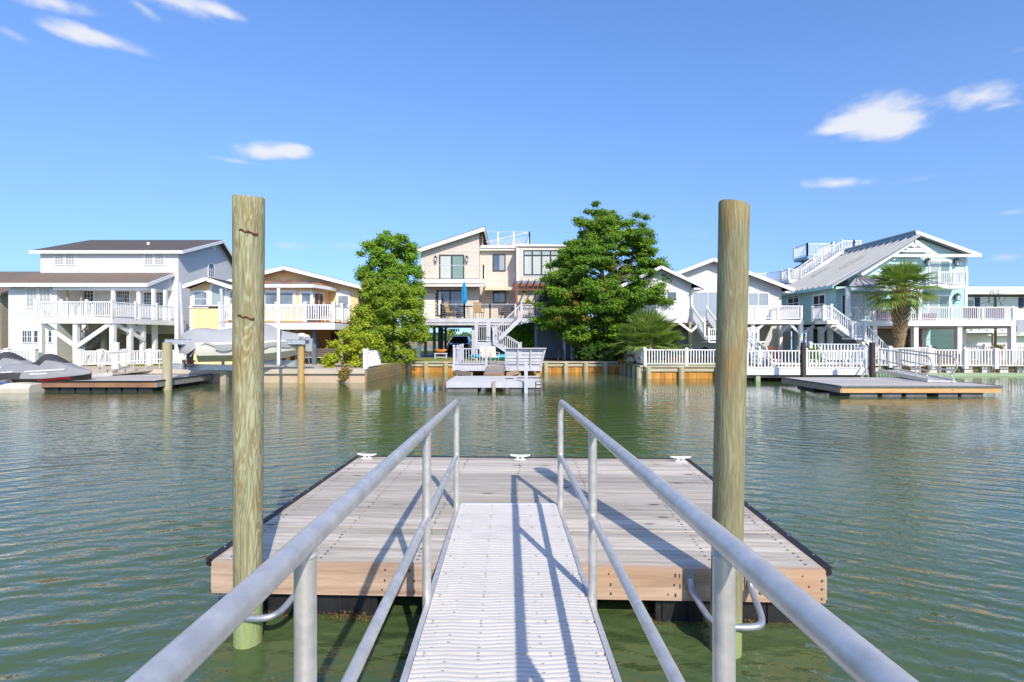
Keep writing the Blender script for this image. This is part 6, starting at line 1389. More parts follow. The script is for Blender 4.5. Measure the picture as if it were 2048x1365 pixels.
def right_dock():
    y0,y1=18.1,22.0; x0,x1=11.62,17.25; zt=.37
    t=thing('floating_dock','grey decked float with orange timber front below the curved aluminium gangway','dock',((x0+x1)/2,20,0))
    b=B(); n=28
    for i in range(n): y=y0+(y1-y0)*i/n; b.box(x0+.02,x1-.02,y,y+(y1-y0)/n-.006,zt-.03,zt)
    b.build('deck_boards','float_deck',t)
    b=B(); b.box(x0,x1,y0-.05,y0-.004,zt-.24,zt-.05); b.build('fascia_board','orange_fascia',t); b=B(); b.box(x0-.04,x0+.01,y0-.03,y1,zt-.24,zt-.05); b.build('fascia_board','fascia_side',t); b=B(); b.box(x1-.01,x1+.04,y0-.03,y1,zt-.24,zt-.05); b.build('fascia_board','fascia_side',t)
    b=B(); b.box(x0-.04,x1+.05,y0-.10,y0-.002,zt-.048,zt+.006); b.box(x0-.07,x0+.015,y0-.0,y1,zt-.048,zt+.012); b.box(x1-.015,x1+.07,y0,y1,zt-.048,zt+.012); b.build('edge_bumper','float_grey',t)
    for (a,c) in ((.35,1.35),(1.5,2.2),(2.35,3.1),(3.5,4.2),(4.3,5.1)):
        for yy in (y0+.05,20.3): b=B(); b.box(x0+a,x0+c,yy,yy+1.2,-.3,zt-.245); b.build('float','float_grey',t,bevel=.03)
    # curved gangway
    g=thing('gangway','aluminium gangway with curved hoop handrails on the orange fronted float','gangway',(15.5,20.5,0))
    pa=P(1757,757,22.6); pa.z=.62; 
    hA=Vector((fx(1758,23.4),23.4,.60)); hB=Vector((fx(1857,19.6),19.6,.44)); dirv=(hB-hA); dirv.z=0; dirv.normalize(); sd=Vector((-dirv.y,dirv.x,0)); wd=.82
    b=B(); b.slab([hA,hB,hB+sd*wd,hA+sd*wd],.06); b.build('tread_panel','tread_plastic',g)
    for k in (0,1):
        o=sd*wd*k; b=B(); b.beam(hA+o+Vector((0,0,-.02)),hB+o+Vector((0,0,-.02)),.06,.16); b.build('side_channel','aluminium',g)
        U=Vector((0,0,1)); top0=hA+o+U*.95; top1=hB+o+U*.93-dirv*.25
        pts=[top0,top0.lerp(top1,.5),top1-dirv*.0]
        bulge=[top1+dirv*.28-U*.06,top1+dirv*.46-U*.26,top1+dirv*.42-U*.46,top1+dirv*.22-U*.60,top1+dirv*.12-U*.74,hB+o+dirv*.02+U*.04]
        b=B(); b.tube(smooth_path(pts+bulge,5),.033,10); b.build('handrail','aluminium',g,smooth=True)
        m0=hA+o+U*.48; m1=hB+o+U*.36; b=B(); b.tube([m0,m1],.03,8); b.build('mid_rail','aluminium',g,smooth=True)
        for f in (.02,.42,.78): p=hA.lerp(hB,f)+o; b=B(); b.tube([p,p+U*.95],.03,8); b.build('post','aluminium',g,smooth=True)
        b=B(); c=hB+o+dirv*.02; b.ball((c.x,c.y,.40),.07,8,5,(1,1,.6)); b.build('foot_roller','white_plastic',g,smooth=True)
right_dock()
# ------------------------------------------------------------------ boat lift, covered boat, left float, jet skis
def left_dock():
    y0,y1=19.8,23.4; x0,x1=fx(84,19.8),fx(334,20.4); zt=.39
    t=thing('floating_dock','grey topped float with reddish brown timber side below the covered jet skis','dock',((x0+x1)/2,21.5,0))
    b=B(); n=24
    x1b=fx(424,23.4)
    for i in range(n):
        f0=i/n; f1=(i+.96)/n; ya=y0+(y1-y0)*f0; yb=y0+(y1-y0)*f1; xa=x1+(x1b-x1)*0
        b.box(x0,x1,ya,yb,zt-.03,zt)
    b.build('deck_boards','float_deck',t)
    b=B(); b.box(x0-.02,x1,y0-.05,y0-.004,zt-.23,zt-.02); b.build('fascia_board','brown_fascia',t); b=B(); b.box(x1-.003,x1+.045,y0-.05,y1,zt-.23,zt-.005); b.build('fascia_board','ramp_board',t)
    b=B(); b.box(x0-.02,x1+.06,y0-.10,y0-.003,zt-.019,zt+.02); b.box(x1-.04,x1+.07,y0,y1,zt+.001,zt+.03); b.build('edge_bumper','rubber',t)
    for k in range(7):
        for yy in (y0+.06,21.5):
            b=B(); a=x0+.05+k*(x1-x0-.2)/7; b.box(a,a+(x1-x0-.2)/7-.07,yy,yy+1.4,-.3,zt-.235); b.build('float','float_black',t,bevel=.015)
    # second piece going back to the wall
    b=B(); b.box(x1+.1,x1+.14,22,23.4,0,.1)
    # small aluminium gangway with hoops
    LT=1
    g=thing('gangway','low aluminium gangway with pipe rails reaching the float beside the jet ski nose','gangway',(fx(240,22.6),22.6,.4))
    A0=P(171,757,22.0); A0.z=.42; A1=P(322,737,23.6); A1.z=.66; wd=Vector((0,.75,0))
    b=B(); b.slab([A0,A1,A1+wd,A0+wd],.07); b.build('tread_panel','ramp_board',g); b=B(); b.beam(A0-Vector((.05,0,.02)),A0.lerp(A1,.35)-Vector((0,.03,.02)),.04,.16); b.build('side_channel','aluminium',g)
    for k in (0,1):
        o=wd*k; U=Vector((0,0,.92)); b=B()
        hoop=[A0+o+Vector((-.02,0,0)),A0+o+Vector((.04,0,.55)),A0+o+Vector((.12,0,.82)),A0+o+Vector((.32,0,.92)),A0.lerp(A1,.5)+o+U,A1+o+U*.86]
        b.tube(smooth_path(hoop,5),.03,8); b.build('handrail','aluminium',g,smooth=True)
        b=B(); b.tube([A0+o+Vector((.08,0,.5)),A1+o+Vector((0,0,.42))],.024,8); b.build('mid_rail','aluminium',g,smooth=True)
        for f in (.42,.62,.98): p=A0.lerp(A1,f)+o; b=B(); b.tube([p,p+U*.95],.028,8); b.build('post','aluminium',g,smooth=True)
    D=24.0; x=fx(231,D); t=thing('mooring_post','thick white sleeved post behind the low aluminium gangway','post',(x,D,0)); b=B(); b.tube([(x,D,-1),(x,D,fz(687,D)-.02)],.155,14); b.build('shaft','white_vinyl',t,smooth=True); b=B(); b.tube([(x,D,fz(687,D)-.02),(x,D,fz(686,D)),(x,D,fz(684.5,D))],[.165,.165,.05],14); b.build('post_cap','white_vinyl',t)
    D=20.4; x=fx(334.5,D); t=thing('mooring_pile','short weathered pile at the end of the float below the covered jet skis','mooring pile',(x,D,0)); b=B(); b.tube([(x,D,-1.4),(x,D,fz(686,D))],.17,16); b.build('shaft','treated_post',t,smooth=True)
    b=B(); b.box(x-.1,x+.1,D-.1,D+.1,fz(686,D),fz(685.3,D)+.02); b.build('top_plate','galvanised',t)
    fence('picket_fence','white picket fence with open end behind the covered jet skis',[(fx(-40,27.5),27.5,ZG),(fx(70,27.5),27.5,ZG)],.80,None,sp=.165,bal=.07,span=1.9,post=.20,mat='white_vinyl')
    fence('picket_fence','white picket fence along the gravel strip under the white house deck',[(fx(160,26.4),26.4,ZG),(fx(203,26.4),26.4,ZG),(fx(249,26.6),26.6,ZG),(fx(300,27.2),27.2,ZG),(fx(366,28.0),28.0,ZG)],.80,None,sp=.125,bal=.06,span=2.6,post=.22,posth=.05)
    for i,(px,lab) in enumerate(((285,'turquoise kayak lying inside the white fence under the house, nearer the white sleeved post'),)):
        x=fx(px,28.4); t=thing('kayak',lab,'kayak',(x,28.4,ZG)); b=B(); secs=[]
        for k in range(9):
            s=-1+k/4; r=max(.02,(1-s*s)**.6)*.22; secs.append([(x+s*.7,28.4+r*math.cos(a),ZG+.16+r*math.sin(a)*.6) for a in [2*math.pi*j/8 for j in range(8)]])
        b.loft(secs); b.build('hull','turquoise',t,smooth=True)
left_dock()
def jetski(label,loc,rz,lettered):
    t=thing('jet_ski',label,'jet ski',(0,0,0),'covered jet skis on the drive on float')
    # bow at +x; sections: x, half width, sheer z, top z
    S=[(-1.55,.34,.42,.70,.12),(-1.3,.44,.40,.82,.16),(-.8,.50,.38,.86,.15),(-.35,.52,.38,.84,.15),(.0,.52,.38,.92,.18),(.25,.51,.38,1.02,.24),(.55,.49,.40,.98,.26),(.85,.43,.43,.86,.22),(1.2,.32,.46,.72,.16),(1.5,.17,.50,.62,.08),(1.68,.03,.54,.575,.02)]
    S=[(x,hw,zs-.09,zt,tw) for (x,hw,zs,zt,tw) in S]
    b=B(); secs=[]
    for (x,hw,zs,zt,tw) in S:
        zm=zs+(zt-zs)*.45; rip=.012*math.sin(x*7)
        secs.append([(x,-hw,zs),(x,-hw*1.02,zs+.06+rip),(x,-hw*.86,zm),(x,-tw*1.3,zt-.03),(x,-tw*.5,zt),(x,tw*.5,zt),(x,tw*1.3,zt-.03),(x,hw*.86,zm),(x,hw*1.02,zs+.06),(x,hw,zs)])
    b.loft(secs); c=b.build('cover','cover_grey',t,smooth=True)
    # dark handlebar bonnet and dark stern panel of the cover
    b=B(); secs=[]
    for (x,w,z0,z1) in ((-.42,.10,.84,.862),(-.22,.20,.84,.97),(-.02,.27,.86,1.17),(.12,.28,.92,1.235),(.32,.27,.96,1.19),(.55,.23,.955,1.07),(.80,.14,.88,.92)):
        secs.append([(x,-w*1.15,z0-.1),(x,-w,z0+(z1-z0)*.55),(x,-w*.45,z1),(x,w*.45,z1),(x,w,z0+(z1-z0)*.55),(x,w*1.15,z0-.1)])
    b.loft(secs); b.build('handlebar_cover','cover_dark',t,smooth=True)
    b=B()
    def side(x):
        for (a,c) in zip(S,S[1:]):
            if a[0]<=x<=c[0]:
                f=(x-a[0])/(c[0]-a[0]); hw=a[1]+(c[1]-a[1])*f; zs=a[2]+(c[2]-a[2])*f; zt=a[3]+(c[3]-a[3])*f; return hw,zs,zt
        return S[-1][1:4]
    secs=[]
    for i in range(11):
        x=-1.54+1.02*i/10; hw,zs,zt=side(x); cut=1 if i<6 else 1-.16*(i-5)**1.15*.55; top=zs+.08+(zt-zs)*.62*max(.1,cut)
        secs.append([(x,-hw*1.03-.008,zs-.02),(x,-hw*1.04-.010,zs+.06),(x,-hw*.93-.012,min(top,zs+(zt-zs)*.42)),(x,-hw*.93+.02,min(top,zs+(zt-zs)*.42))])
    b.loft(secs,closed=True); b.build('stern_panel','cover_dark',t,smooth=True)
    b=B(); secs=[]
    for (x,hw,zs,zt,tw) in S: secs.append([(x,-hw*.98,zs+.01),(x,-hw*.9,zs-.12),(x,-hw*.35,zs-.22),(x,hw*.35,zs-.22),(x,hw*.9,zs-.12),(x,hw*.98,zs+.01)])
    b.loft(secs); b.build('hull','hull_black',t,smooth=True)
    b=B(); secs=[]
    for x in (.1,.5,.9,1.15): hw,zs,zt=side(x); secs.append([(x,-hw*.985-.012,zs-.02),(x,-hw*.93-.012,zs-.10),(x,-hw*.93+.01,zs-.10),(x,-hw*.985+.01,zs-.02)])
    b.loft(secs); b.build('hull_stripe','hull_red',t)
    # worn white marks on the cover, too far off to be read
    rm=random.Random(3)
    for (x0,x1,z0,z1,h,n) in ((-.42,.95,.545,.62,.060,22),(-.20,.42,.455,.475,.045,3),(-1.30,-.82,.52,.55,.05,2)):
        if not lettered: continue
        b=B()
        for k in range(n):
            a=x0+(x1-x0)*k/n; c=x0+(x1-x0)*(k+.92)/n; zz=z0+(z1-z0)*k/n; hh=h*rm.uniform(.6,1.0)
            q=[]
            for xx,z_ in ((a,zz),(c,zz+.004),(c+.03,zz+hh),(a+.03,zz+hh*.9)):
                hw,zs,zt=side(xx); zm=zs+(zt-zs)*.45; f=min(1,max(0,(z_-zs-.06)/max(.01,zm-zs-.06))); q.append((xx,-hw*(1.04-.17*f)-.014,z_))
            b.add(q+[(p_[0],p_[1]+.02,p_[2]) for p_ in q],[(0,1,2,3),(7,6,5,4),(0,4,5,1),(1,5,6,2),(2,6,7,3),(3,7,4,0)])
        b.build('cover_marking','white_trim',t)
    t.location=loc; t.rotation_euler=(0,0,R(rz)); return t
jetski('grey covered jet ski with dark stern panel beside the floating dock, its whole side showing',(fx(88,20.15),20.2,.20),6,True)
jetski('grey covered jet ski cut by the frame edge, farther back beside the other one',(fx(-8,21.1)-.1,21.5,.24),6,True)
def skid_float():
    t=thing('drive_on_float','beige moulded plastic drive on float carrying the jet skis','float',(fx(20,19.7),20.2,0)); 
    b=B(); secs=[]; xs=[(-22.4,.26),(-20.8,.27),(-19.9,.25),(-19.35,.31),(-18.95,.36),(-18.6,.36),(-18.15,.32)]
    for x,z in xs: secs.append([(x,19.25,-.1),(x,19.2,z*.5),(x,19.32,z),(x,22.0,z),(x,22.1,z*.5),(x,22.1,-.1)])
    b.loft(secs); b.build('float_body','beige_plastic',t,smooth=True,bevel=.02)
    b=B(); b.tube([(-19.55,19.6,.34),(-19.2,19.55,.36)],.13,14); b.tube([(-19.9,19.75,.36),(-19.3,19.7,.36)],.10,14); b.build('roller','float_grey',t,smooth=True)
    b=B(); b.box(fx(0,19.3)-.2,fx(6,19.3),19.3,19.6,.20,.36); b.build('blue_bracket','blue_paint',t)
skid_float()
def boat_lift():
    t=thing('boat_lift','galvanised boat lift with upper beam, cradle and two motor boxes','boat lift',(fx(470,22.6),22.6,0))
    D=22.3
    a=P(330,684,21.0); c=P(610,684,23.3); b=B(); b.beam(a,c,.10,.20); bm=b.build('upper_beam','galvanised',t)
    b=B(); b.beam(a+Vector((0,0,.105)),c+Vector((0,0,.105)),.17,.012); b.beam(a-Vector((0,0,.105)),c-Vector((0,0,.105)),.17,.012); b.build('beam_flange','galvanised',bm)
    b=B(); k0=(559-330)/280; dv=(c-a).normalized()
    for k,w in ((0,.10),(.13,.05),(.20,.05),(.27,.05),(.34,.04)):
        q=a.lerp(c,k0*.985)+dv*k+Vector((0,-.052,0)); b.beam(q,q+dv*w,.006,.075)
    b.build('beam_marking','black_iron',t)
    # lower cradle
    for q0,q1 in ((P(344,733,22.0),P(470,736,23.0)),(P(528,724,23.6),P(592,727,23.9))): b=B(); b.beam(q0,q1,.12,.24); b.build('cradle_beam','galvanised',t)
    for px,D_ in ((367,22.0),(446,22.8),(562,23.4),(592,23.7)): 
        b=B(); x=fx(px,D_); b.box(x-.05,x+.05,D_-.04,D_+.04,fz(733,D_),fz(722,D_)+.05); b.build('cradle_bracket','galvanised',t)
    for px,D_,y0,y1,tl in ((360,22.0,565,690,-.13),(442,24.2,578,655,-.10),(557,22.4,577,730,0)):
        b=B(); x=fx(px,D_); b.tube([(x+(.13 if tl<-.11 else .1 if tl else 0),D_,fz(y1,D_)),(x,D_,fz(y0,D_))],.075 if px<500 else .07,10); b.build('guide_pole','white_vinyl' if px>500 else 'lavender_paint',t,smooth=True)
    for px,D_,y0 in ((602,23.4,690),): 
        x=fx(px,D_); q=thing('mooring_pile','ochre pile carrying the far end of the boat lift beam','mooring pile',(x,D_,0)); b=B(); b.tube([(x,D_,-1.3),(x,D_,fz(y0,D_))],.145,14); b.build('shaft','orange_post',q,smooth=True); b=B(); b.beam((x-.02,D_-.15,.0),(x-.02,D_-.15,fz(y0,D_)),.03,.02); b.build('conduit','galvanised',q)
    x=fx(449,22.8); q=thing('mooring_pile','short grey pile stub in front of the tan concrete wall under the boat','mooring pile',(x,22.8,0)); b=B(); b.box(x-.13,x+.13,22.68,22.92,-1.2,fz(742,22.8)); b.build('shaft','taupe_post',q)
    b=B(); c2=P(604,671,23.3); b.tube([(c2.x-.12,c2.y,c2.z),(c2.x+.12,c2.y,c2.z)],.10,12); b.tube([(c2.x+.12,c2.y,c2.z-.04),(c2.x+.3,c2.y,c2.z-.04)],.07,10); b.build('winch_motor','white_vinyl',t,smooth=True)
    b=B(); c3=P(618,690,23.7); b.box(c3.x-.17,c3.x+.17,c3.y-.08,c3.y+.08,c3.z-.3,c3.z+.3); b.build('control_box','meter_grey',t)
    b=B(); b.beam(P(612,704,23.7),P(607,725,23.7),.03,.03); b.beam(P(613,704,23.7),P(619,727,23.7),.03,.03); b.build('box_stand','galvanised',t)
wood('orange_post',(.42,.26,.07),(.60,.42,.16),2,1.6,.8,.2,.12)
boat_lift()
def boat():
    t=thing('motor_boat','white motor boat under a grey canvas cover hanging in the boat lift','boat',(0,0,0))
    # local: bow +x, stern -x, length 5.2
    L0,L1=-2.25,2.5
    def hull(x):
        f=(x-L0)/(L1-L0); w=.98*min(1,(1-f)*2.3+.0)**.55 if f<1 else 0; w=max(.02,.98*(1-max(0,(f-.45)/.55)**2.2)); zk=-.42+.52*max(0,(f-.5)/.5)**2.4; zc=-.10+.30*max(0,(f-.35)/.65)**1.6; zg=.48+.22*f*f; return w,zk,zc,zg
    b=B(); secs=[]
    for i in range(17):
        x=L0+(L1-L0)*i/16; w,zk,zc,zg=hull(x); secs.append([(x,-w,zg),(x,-w*.97,(zg+zc)/2),(x,-w*.86,zc),(x,-w*.4,(zk*1.2+zc)/2.2),(x,0,zk),(x,w*.4,(zk*1.2+zc)/2.2),(x,w*.86,zc),(x,w*.97,(zg+zc)/2),(x,w,zg)])
    b.loft(secs); b.build('hull','hull_white',t,smooth=True)
    b=B(); b.box(L0-.02,L0+.05,-.9,.9,-.05,.46); b.build('transom','hull_white',t)
    # cover draped over a centre ridge
    b=B(); secs=[]
    prof=[(-2.98,.30,.42),(-2.88,.55,.78),(-2.66,.82,1.02),(-2.3,.95,1.16),(-1.9,1.0,1.15),(-1.4,1.0,1.08),(-.8,1.0,1.18),(-.2,1.0,1.38),(.25,1.0,1.46),(.8,.97,1.28),(1.3,.88,1.06),(1.8,.70,.92),(2.25,.42,.84),(2.58,.10,.78)]
    rr=random.Random(4)
    for j,(x,wf,zt) in enumerate(prof):
        w,zk,zc,zg=hull(min(max(x,L0),L1)); w=max(w,.08)*1.05 if x>L0 else 1.0*wf
        z0=zg-.12 if x>-1.9 else zg-.06+.10*math.sin(x*3)
        if x<-2.2: z0=zg-(.42 if x<-2.6 else .22)+.0
        ring=[]; K=14
        for k in range(K+1):
            s=-1+2*k/K; y=s*w*wf if x<L0 else s*w; a=abs(s); z=z0+(zt-z0)*(1-a**1.55)**.9; z+=.030*math.sin(s*11+j*1.7)*(a<.98)+.018*math.sin(s*23+j)
            if a==1: z=z0-.06+.05*math.sin(j*2.2)
            ring.append((x,y,z))
        secs.append(ring+[(p[0],p[1]*.97,p[2]-.03) for p in reversed(ring)])
    b.loft(secs); b.build('cover','canvas',t,smooth=True)
    # side flap of the cover along the near side
    b=B(); secs=[]
    for i in range(15):
        x=-1.5+3.9*i/14; w,zk,zc,zg=hull(x); dr=.24+.07*math.sin(i*1.3); secs.append([(x,-w*1.06,zg-.10),(x,-w*1.06,zg-.10-dr*.5),(x,-w*1.03,zg-.10-dr),(x,-w*1.015,zg-.10-dr),(x,-w*1.03,zg-.1)])
    b.loft(secs); b.build('cover_skirt','canvas_shade',t,smooth=True)
    # outboard motor tilted up
    b=B(); b.loft([[(L0-.35+dx+sx*l,sy*w,z) for sx,sy in ((-1,-1),(1,-1),(1,1),(-1,1))] for z,l,w,dx in ((.62,.16,.13,-.16),(.50,.30,.21,-.15),(.22,.30,.22,-.08),(.10,.22,.17,-.04))]); b.build('motor_cowl','engine_blue',t,smooth=True,bevel=.04)
    b=B(); b.loft([[(L0-.30+dx+sx*l,sy*w,z) for sx,sy in ((-1,-1),(1,-1),(1,1),(-1,1))] for z,l,w,dx in ((.11,.15,.10,0),(-.30,.11,.06,.02),(-.55,.14,.05,.03),(-.78,.10,.03,.04))]); lg=b.build('motor_leg','engine_blue',t,smooth=True)
    b=B(); b.box(L0-.58,L0-.08,-.17,.17,-.40,-.34); b.build('anti_ventilation_plate','hull_red',t)
    b=B(); b.tube([(L0-.55,0,-.56),(L0-.18,0,-.56)],[.05,.09],10); 
    for a in (0,2.1,4.2): b.beam((L0-.5,.0,-.56),(L0-.47,.19*math.cos(a),-.56+.19*math.sin(a)),.02,.12)
    b.build('propeller','black_iron',t)
    b=B(); b.beam((L0-.02,-.55,.25),(L0-.25,-.62,-.15),.03,.03); b.beam((L0-.02,.55,.25),(L0-.25,.62,-.15),.03,.03); b.build('trim_bracket','aluminium',t)
    p0=P(392,700,21.9); ang=math.atan2(24.0-21.6,4.6)
    t.location=(fx(392,21.7)+2.05*math.cos(ang),21.9+2.05*math.sin(ang),1.42); t.rotation_euler=(0,0,ang); t.scale=(.93,.93,.93)
boat()
# ------------------------------------------------------------------ trees and shrubs
def clump_tree(name,label,base,trunk,clumps,leafm,leaf,seed,limbs=(),bark='bark',cat='tree',extra=None):
    t=thing(name,label,cat,base); b=B(); base=Vector(base)
    for (pts,r) in trunk: b.tube(pts,r,9)
    b.build('trunk',bark,t,smooth=True)
    if limbs:
        b=B()
        for (pts,r) in limbs: b.tube(pts,r,6)
        b.build('limbs',bark,t,smooth=True)
    b=B(); leaf_blob(b,clumps,leaf,seed,aspect=.6); b.build('crown',leafm,t)
    if extra:
        for (nm,mt,cl,lf,sd) in extra: b=B(); leaf_blob(b,cl,lf,sd); b.build(nm,mt,t)
    return t
def outline_clumps(rows,Dc,seed,rc=(.35,.6),dens=170,depth=.8,flat=.55,fill=.86):
    """rows of (image y, left x, right x) measured at depth Dc; clumps fill the solid that outline makes"""
    rr=random.Random(seed); out=[]
    for (py,pl,pr) in rows:
        z=fz(py,Dc); x0,x1=fx(pl,Dc),fx(pr,Dc); cx=(x0+x1)/2; R0=max(.15,(x1-x0)/2)
        n=max(2,int(R0*R0*3.0+R0*3.6))
        for i in range(n):
            a=rr.uniform(0,2*math.pi); q=math.sqrt(rr.uniform(.22,1)); r=rr.uniform(*rc)*min(1,.45+R0*.3)
            q=q*max(.0,(R0-r*.42)/R0)
            if rr.random()>fill: continue
            out.append(((cx+R0*q*math.cos(a),Dc+R0*depth*q*math.sin(a),z+rr.uniform(-.22,.22)),r,r*flat,int(dens*(r/.45)**2)))
    return out
def big_tree():
    D=32.6
    rows=[(410,1186,1203),(424,1166,1246),(440,1150,1252),(455,1152,1268),(470,1152,1305),(486,1128,1310),(502,1112,1306),(518,1100,1306),(535,1092,1328),(552,1086,1334),(570,1088,1340),(588,1088,1348),(606,1086,1344),(622,1084,1318),(640,1074,1282),(655,1092,1272),(670,1098,1262),(686,1140,1252)]
    cl=outline_clumps(rows,D,11,(.26,.56),640,.82,.46,.90)
    # a second leader on the right of the top, with a gap between
    for (px,py) in ((1272,432),(1292,436),(1262,446),(1284,450),(1300,470),(1310,500),(1322,520),(1336,560),(1345,590),(1330,540),(1342,556),(1349,575),(1351,592),(1348,606),(1328,620),(1312,535),(1302,560),(1290,500),(1302,634),(1090,560),(1082,585),(1078,610),(1072,640),(1090,655),(1100,530),(1322,580),(1330,600)): cl.append(((fx(px,D),D+random.Random(px).uniform(-.4,.4),fz(py,D)),.42,.22,220))
    # gaps: drop clumps near the bare window in the middle right
    def keep(c):
        x,y,z=c[0]; px=1024+x*1024/D; py=675-(z-H)*1024/D
        if y<D+1.0 and 1218<px<1262 and 478<py<560 and random.Random(int(px*7+py)).random()<.78: return False
        if 1232<px<1252 and py<452: return False
        return True
    cl=[c for c in cl if keep(c)]
    x0=fx(1205,D); pts=[(x0,D,ZG-.1),(x0-.1,D,2.6),(x0+.1,D,4.8),(x0-.1,D,7.2),(x0-.1,D,9.6)]
    limbs=[]; rr=random.Random(2)
    for i in range(34):
        z=rr.uniform(2.0,8.6); f=(z-.6)/9.5; a=rr.uniform(0,6.28); L_=(3.9*(1-f)+.7)*rr.uniform(.6,1)
        p0=Vector((x0,D,z)); p1=p0+Vector((math.cos(a)*L_*.5,math.sin(a)*L_*.45,.25)); p2=p0+Vector((math.cos(a)*L_,math.sin(a)*L_*.8,.75)); limbs.append(([p0,p1,p2],[.07,.045,.015]))
    for k in range(7):
        p0=Vector((fx(1225,D),D-.6,fz(560,D))); a=rr.uniform(.1,1.5); L_=rr.uniform(.9,1.9); limbs.append(([p0,p0+Vector((math.cos(a)*L_*.5,-.2,math.sin(a)*L_*.4)),p0+Vector((math.cos(a)*L_,-.3,math.sin(a)*L_))],[.04,.025,.01]))
    ext=[('berry_sprays','leaf_rust',[((fx(px,D),D-3.0+abs(px-1180)*.01,fz(py,D)),.28,.2,70) for px,py in ((1128,596),(1140,612),(1122,622),(1148,590),(1110,640),(1165,585),(1212,548),(1230,545),(1158,640))],.05,5)]
    clump_tree('cedar_tree','tall dark green tree with layered sprays between the cream house and the white cottage',(x0,D,ZG),[(pts,[.24,.20,.16,.11,.04]),([(x0+.2,D,1.2),(x0+1.3,D+.1,4.2),(x0+1.9,D+.2,7.0),(x0+2.3,D+.2,9.0)],[.14,.12,.08,.03]),([(x0-.1,D-.1,1.0),(x0-1.3,D-.2,2.6),(x0-2.0,D-.4,4.6)],[.13,.1,.04])],cl,'leaf_cedar',.066,31,limbs,extra=ext)
big_tree()
def left_tree():
    D=32.8; rows=[(470,742,782),(482,733,822),(495,722,832),(510,717,836),(525,716,840),(540,717,846),(555,718,850),(570,722,852),(585,725,852),(600,730,845),(620,740,840)]
    cl=outline_clumps(rows,D,21,(.28,.52),600,.85,.58,.92); x0=fx(785,D)
    clump_tree('cedar_tree','dense bright green tree rising above the yellow green shrubs left of the cream house',(x0,D,ZG),[([(x0,D,ZG-.1),(x0+.1,D,3),(x0,D,6.5),(x0-.1,D,8)],[.2,.16,.1,.04])],cl,'leaf_bright',.066,41,[([(x0,D,z),(x0+1.2*math.cos(z*5),D+1.2*math.sin(z*5),z+.6)],[.05,.015]) for z in (3.2,4,4.6,5.2,5.9,6.5)])
left_tree()
def shrubs():
    # big rounded shrub reaching from the lawn out over the water's edge
    D=29.6; rows=[(555,735,790),(572,722,835),(590,712,846),(608,706,852),(626,706,858),(644,700,862),(662,704,862),(680,716,852),(697,738,846),(712,752,838),(727,762,824)]
    cl=outline_clumps(rows,D,33,(.26,.48),480,.62,.66,.95); x0=fx(790,D)
    clump_tree('wax_myrtle','big rounded olive green shrub spilling over the timber sea wall left of the carport',(x0,D+.9,ZG),[([(x0,D+1.1,ZG-.1),(x0+.3,D+.9,2.2),(x0+.2,D+.7,4)],[.12,.09,.03]),([(x0-.2,D+1.1,ZG-.1),(x0-.8,D+.9,2.2),(x0-.9,D+.7,3.6)],[.10,.07,.03])],cl,'leaf_myrtle',.060,51,cat='shrub')
    D=25.4; rows=[(655,690,740),(668,674,765),(682,662,778),(696,652,774),(709,642,752),(721,636,738),(731,642,722)]
    cl=outline_clumps(rows,D,43,(.22,.38),330,.42,.7,.97); x0=fx(705,D)
    clump_tree('yellow_shrub','low yellow green feathery shrub beside the pale garden bench',(x0,D,ZG),[([(x0,D,ZG-.1),(x0,D,1.4)],[.06,.02]),([(x0+.3,D,ZG-.1),(x0+.5,D,1.5)],[.05,.02])],cl,'leaf_yellow',.06,61,cat='shrub',extra=[('hanging_sprays','leaf_rust',[((fx(px,23.38),23.38,fz(py,23.38)),.16,.20,90) for px,py in ((688,738),(682,746),(690,752),(696,742),(684,758))],.05,6)])
    # ivy on the store wall under the stairs
    D=36.2; t=thing('ivy','dense bright ivy covering the wall under the cream house stairs','ivy',(fx(1047,D),D,ZG)); x0,x1=fx(1024,D),fx(1070,D); rr=random.Random(3)
    b=B(); leaf_blob(b,[((rr.uniform(x0+.1,x1-.1),D+rr.uniform(-.1,.15),rr.uniform(.75,3.1)),.24,.26,110) for _ in range(56)],.075,71); b.build('foliage','leaf_ivy',t); b=B()
    for k in range(4): x=x0+.3+k*.35; b.tube([(x,D+.17,ZG),(x+.1,D+.17,1.6),(x-.1,D+.17,2.9)],.02,5)
    b.build('stems','bark',t)
    # undergrowth under the big tree
    D=31.2; t=thing('shrub','dark low shrubs in the shade under the big tree beside the white fence','shrub',(fx(1215,D),D,ZG)); rr=random.Random(8)
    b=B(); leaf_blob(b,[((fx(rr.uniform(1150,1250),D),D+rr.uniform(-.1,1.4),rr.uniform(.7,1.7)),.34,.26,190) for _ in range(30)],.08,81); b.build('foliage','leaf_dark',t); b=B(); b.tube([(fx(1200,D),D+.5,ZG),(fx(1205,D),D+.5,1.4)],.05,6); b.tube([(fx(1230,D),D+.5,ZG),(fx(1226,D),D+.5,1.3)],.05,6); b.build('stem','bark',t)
    t=thing('white_gate','white fence stub with square post on the concrete wall beside the bushes','fence',(fx(731,24.1),24.1,ZG)); D=24.1; x=fx(731.5,D)
    b=B(); b.box(x-.10,x+.10,D-.1,D+.1,ZG,fz(700,D)); b.build('post','white_vinyl',t); b=B(); b.box(x-.12,x+.12,D-.12,D+.12,fz(700,D),fz(699,D)+.02); b.build('post_cap','white_vinyl',t)
    xe=fx(757,25.6); b=B(); b.beam((x+.1,D+.05,fz(703,D)),(xe,25.8,fz(703,D)),.05,.07); b.beam((x+.1,D+.05,ZG+.12),(xe,25.8,ZG+.12),.05,.07)
    for i in range(7): f=(i+.5)/7; b.box(x+.1+(xe-x-.1)*f-.07,x+.1+(xe-x-.1)*f+.07,D+.05+f*1.75-.03,D+.05+f*1.75+.03,ZG+.12,fz(703,D)-.02)
    b.build('picket_panel','white_vinyl',t)
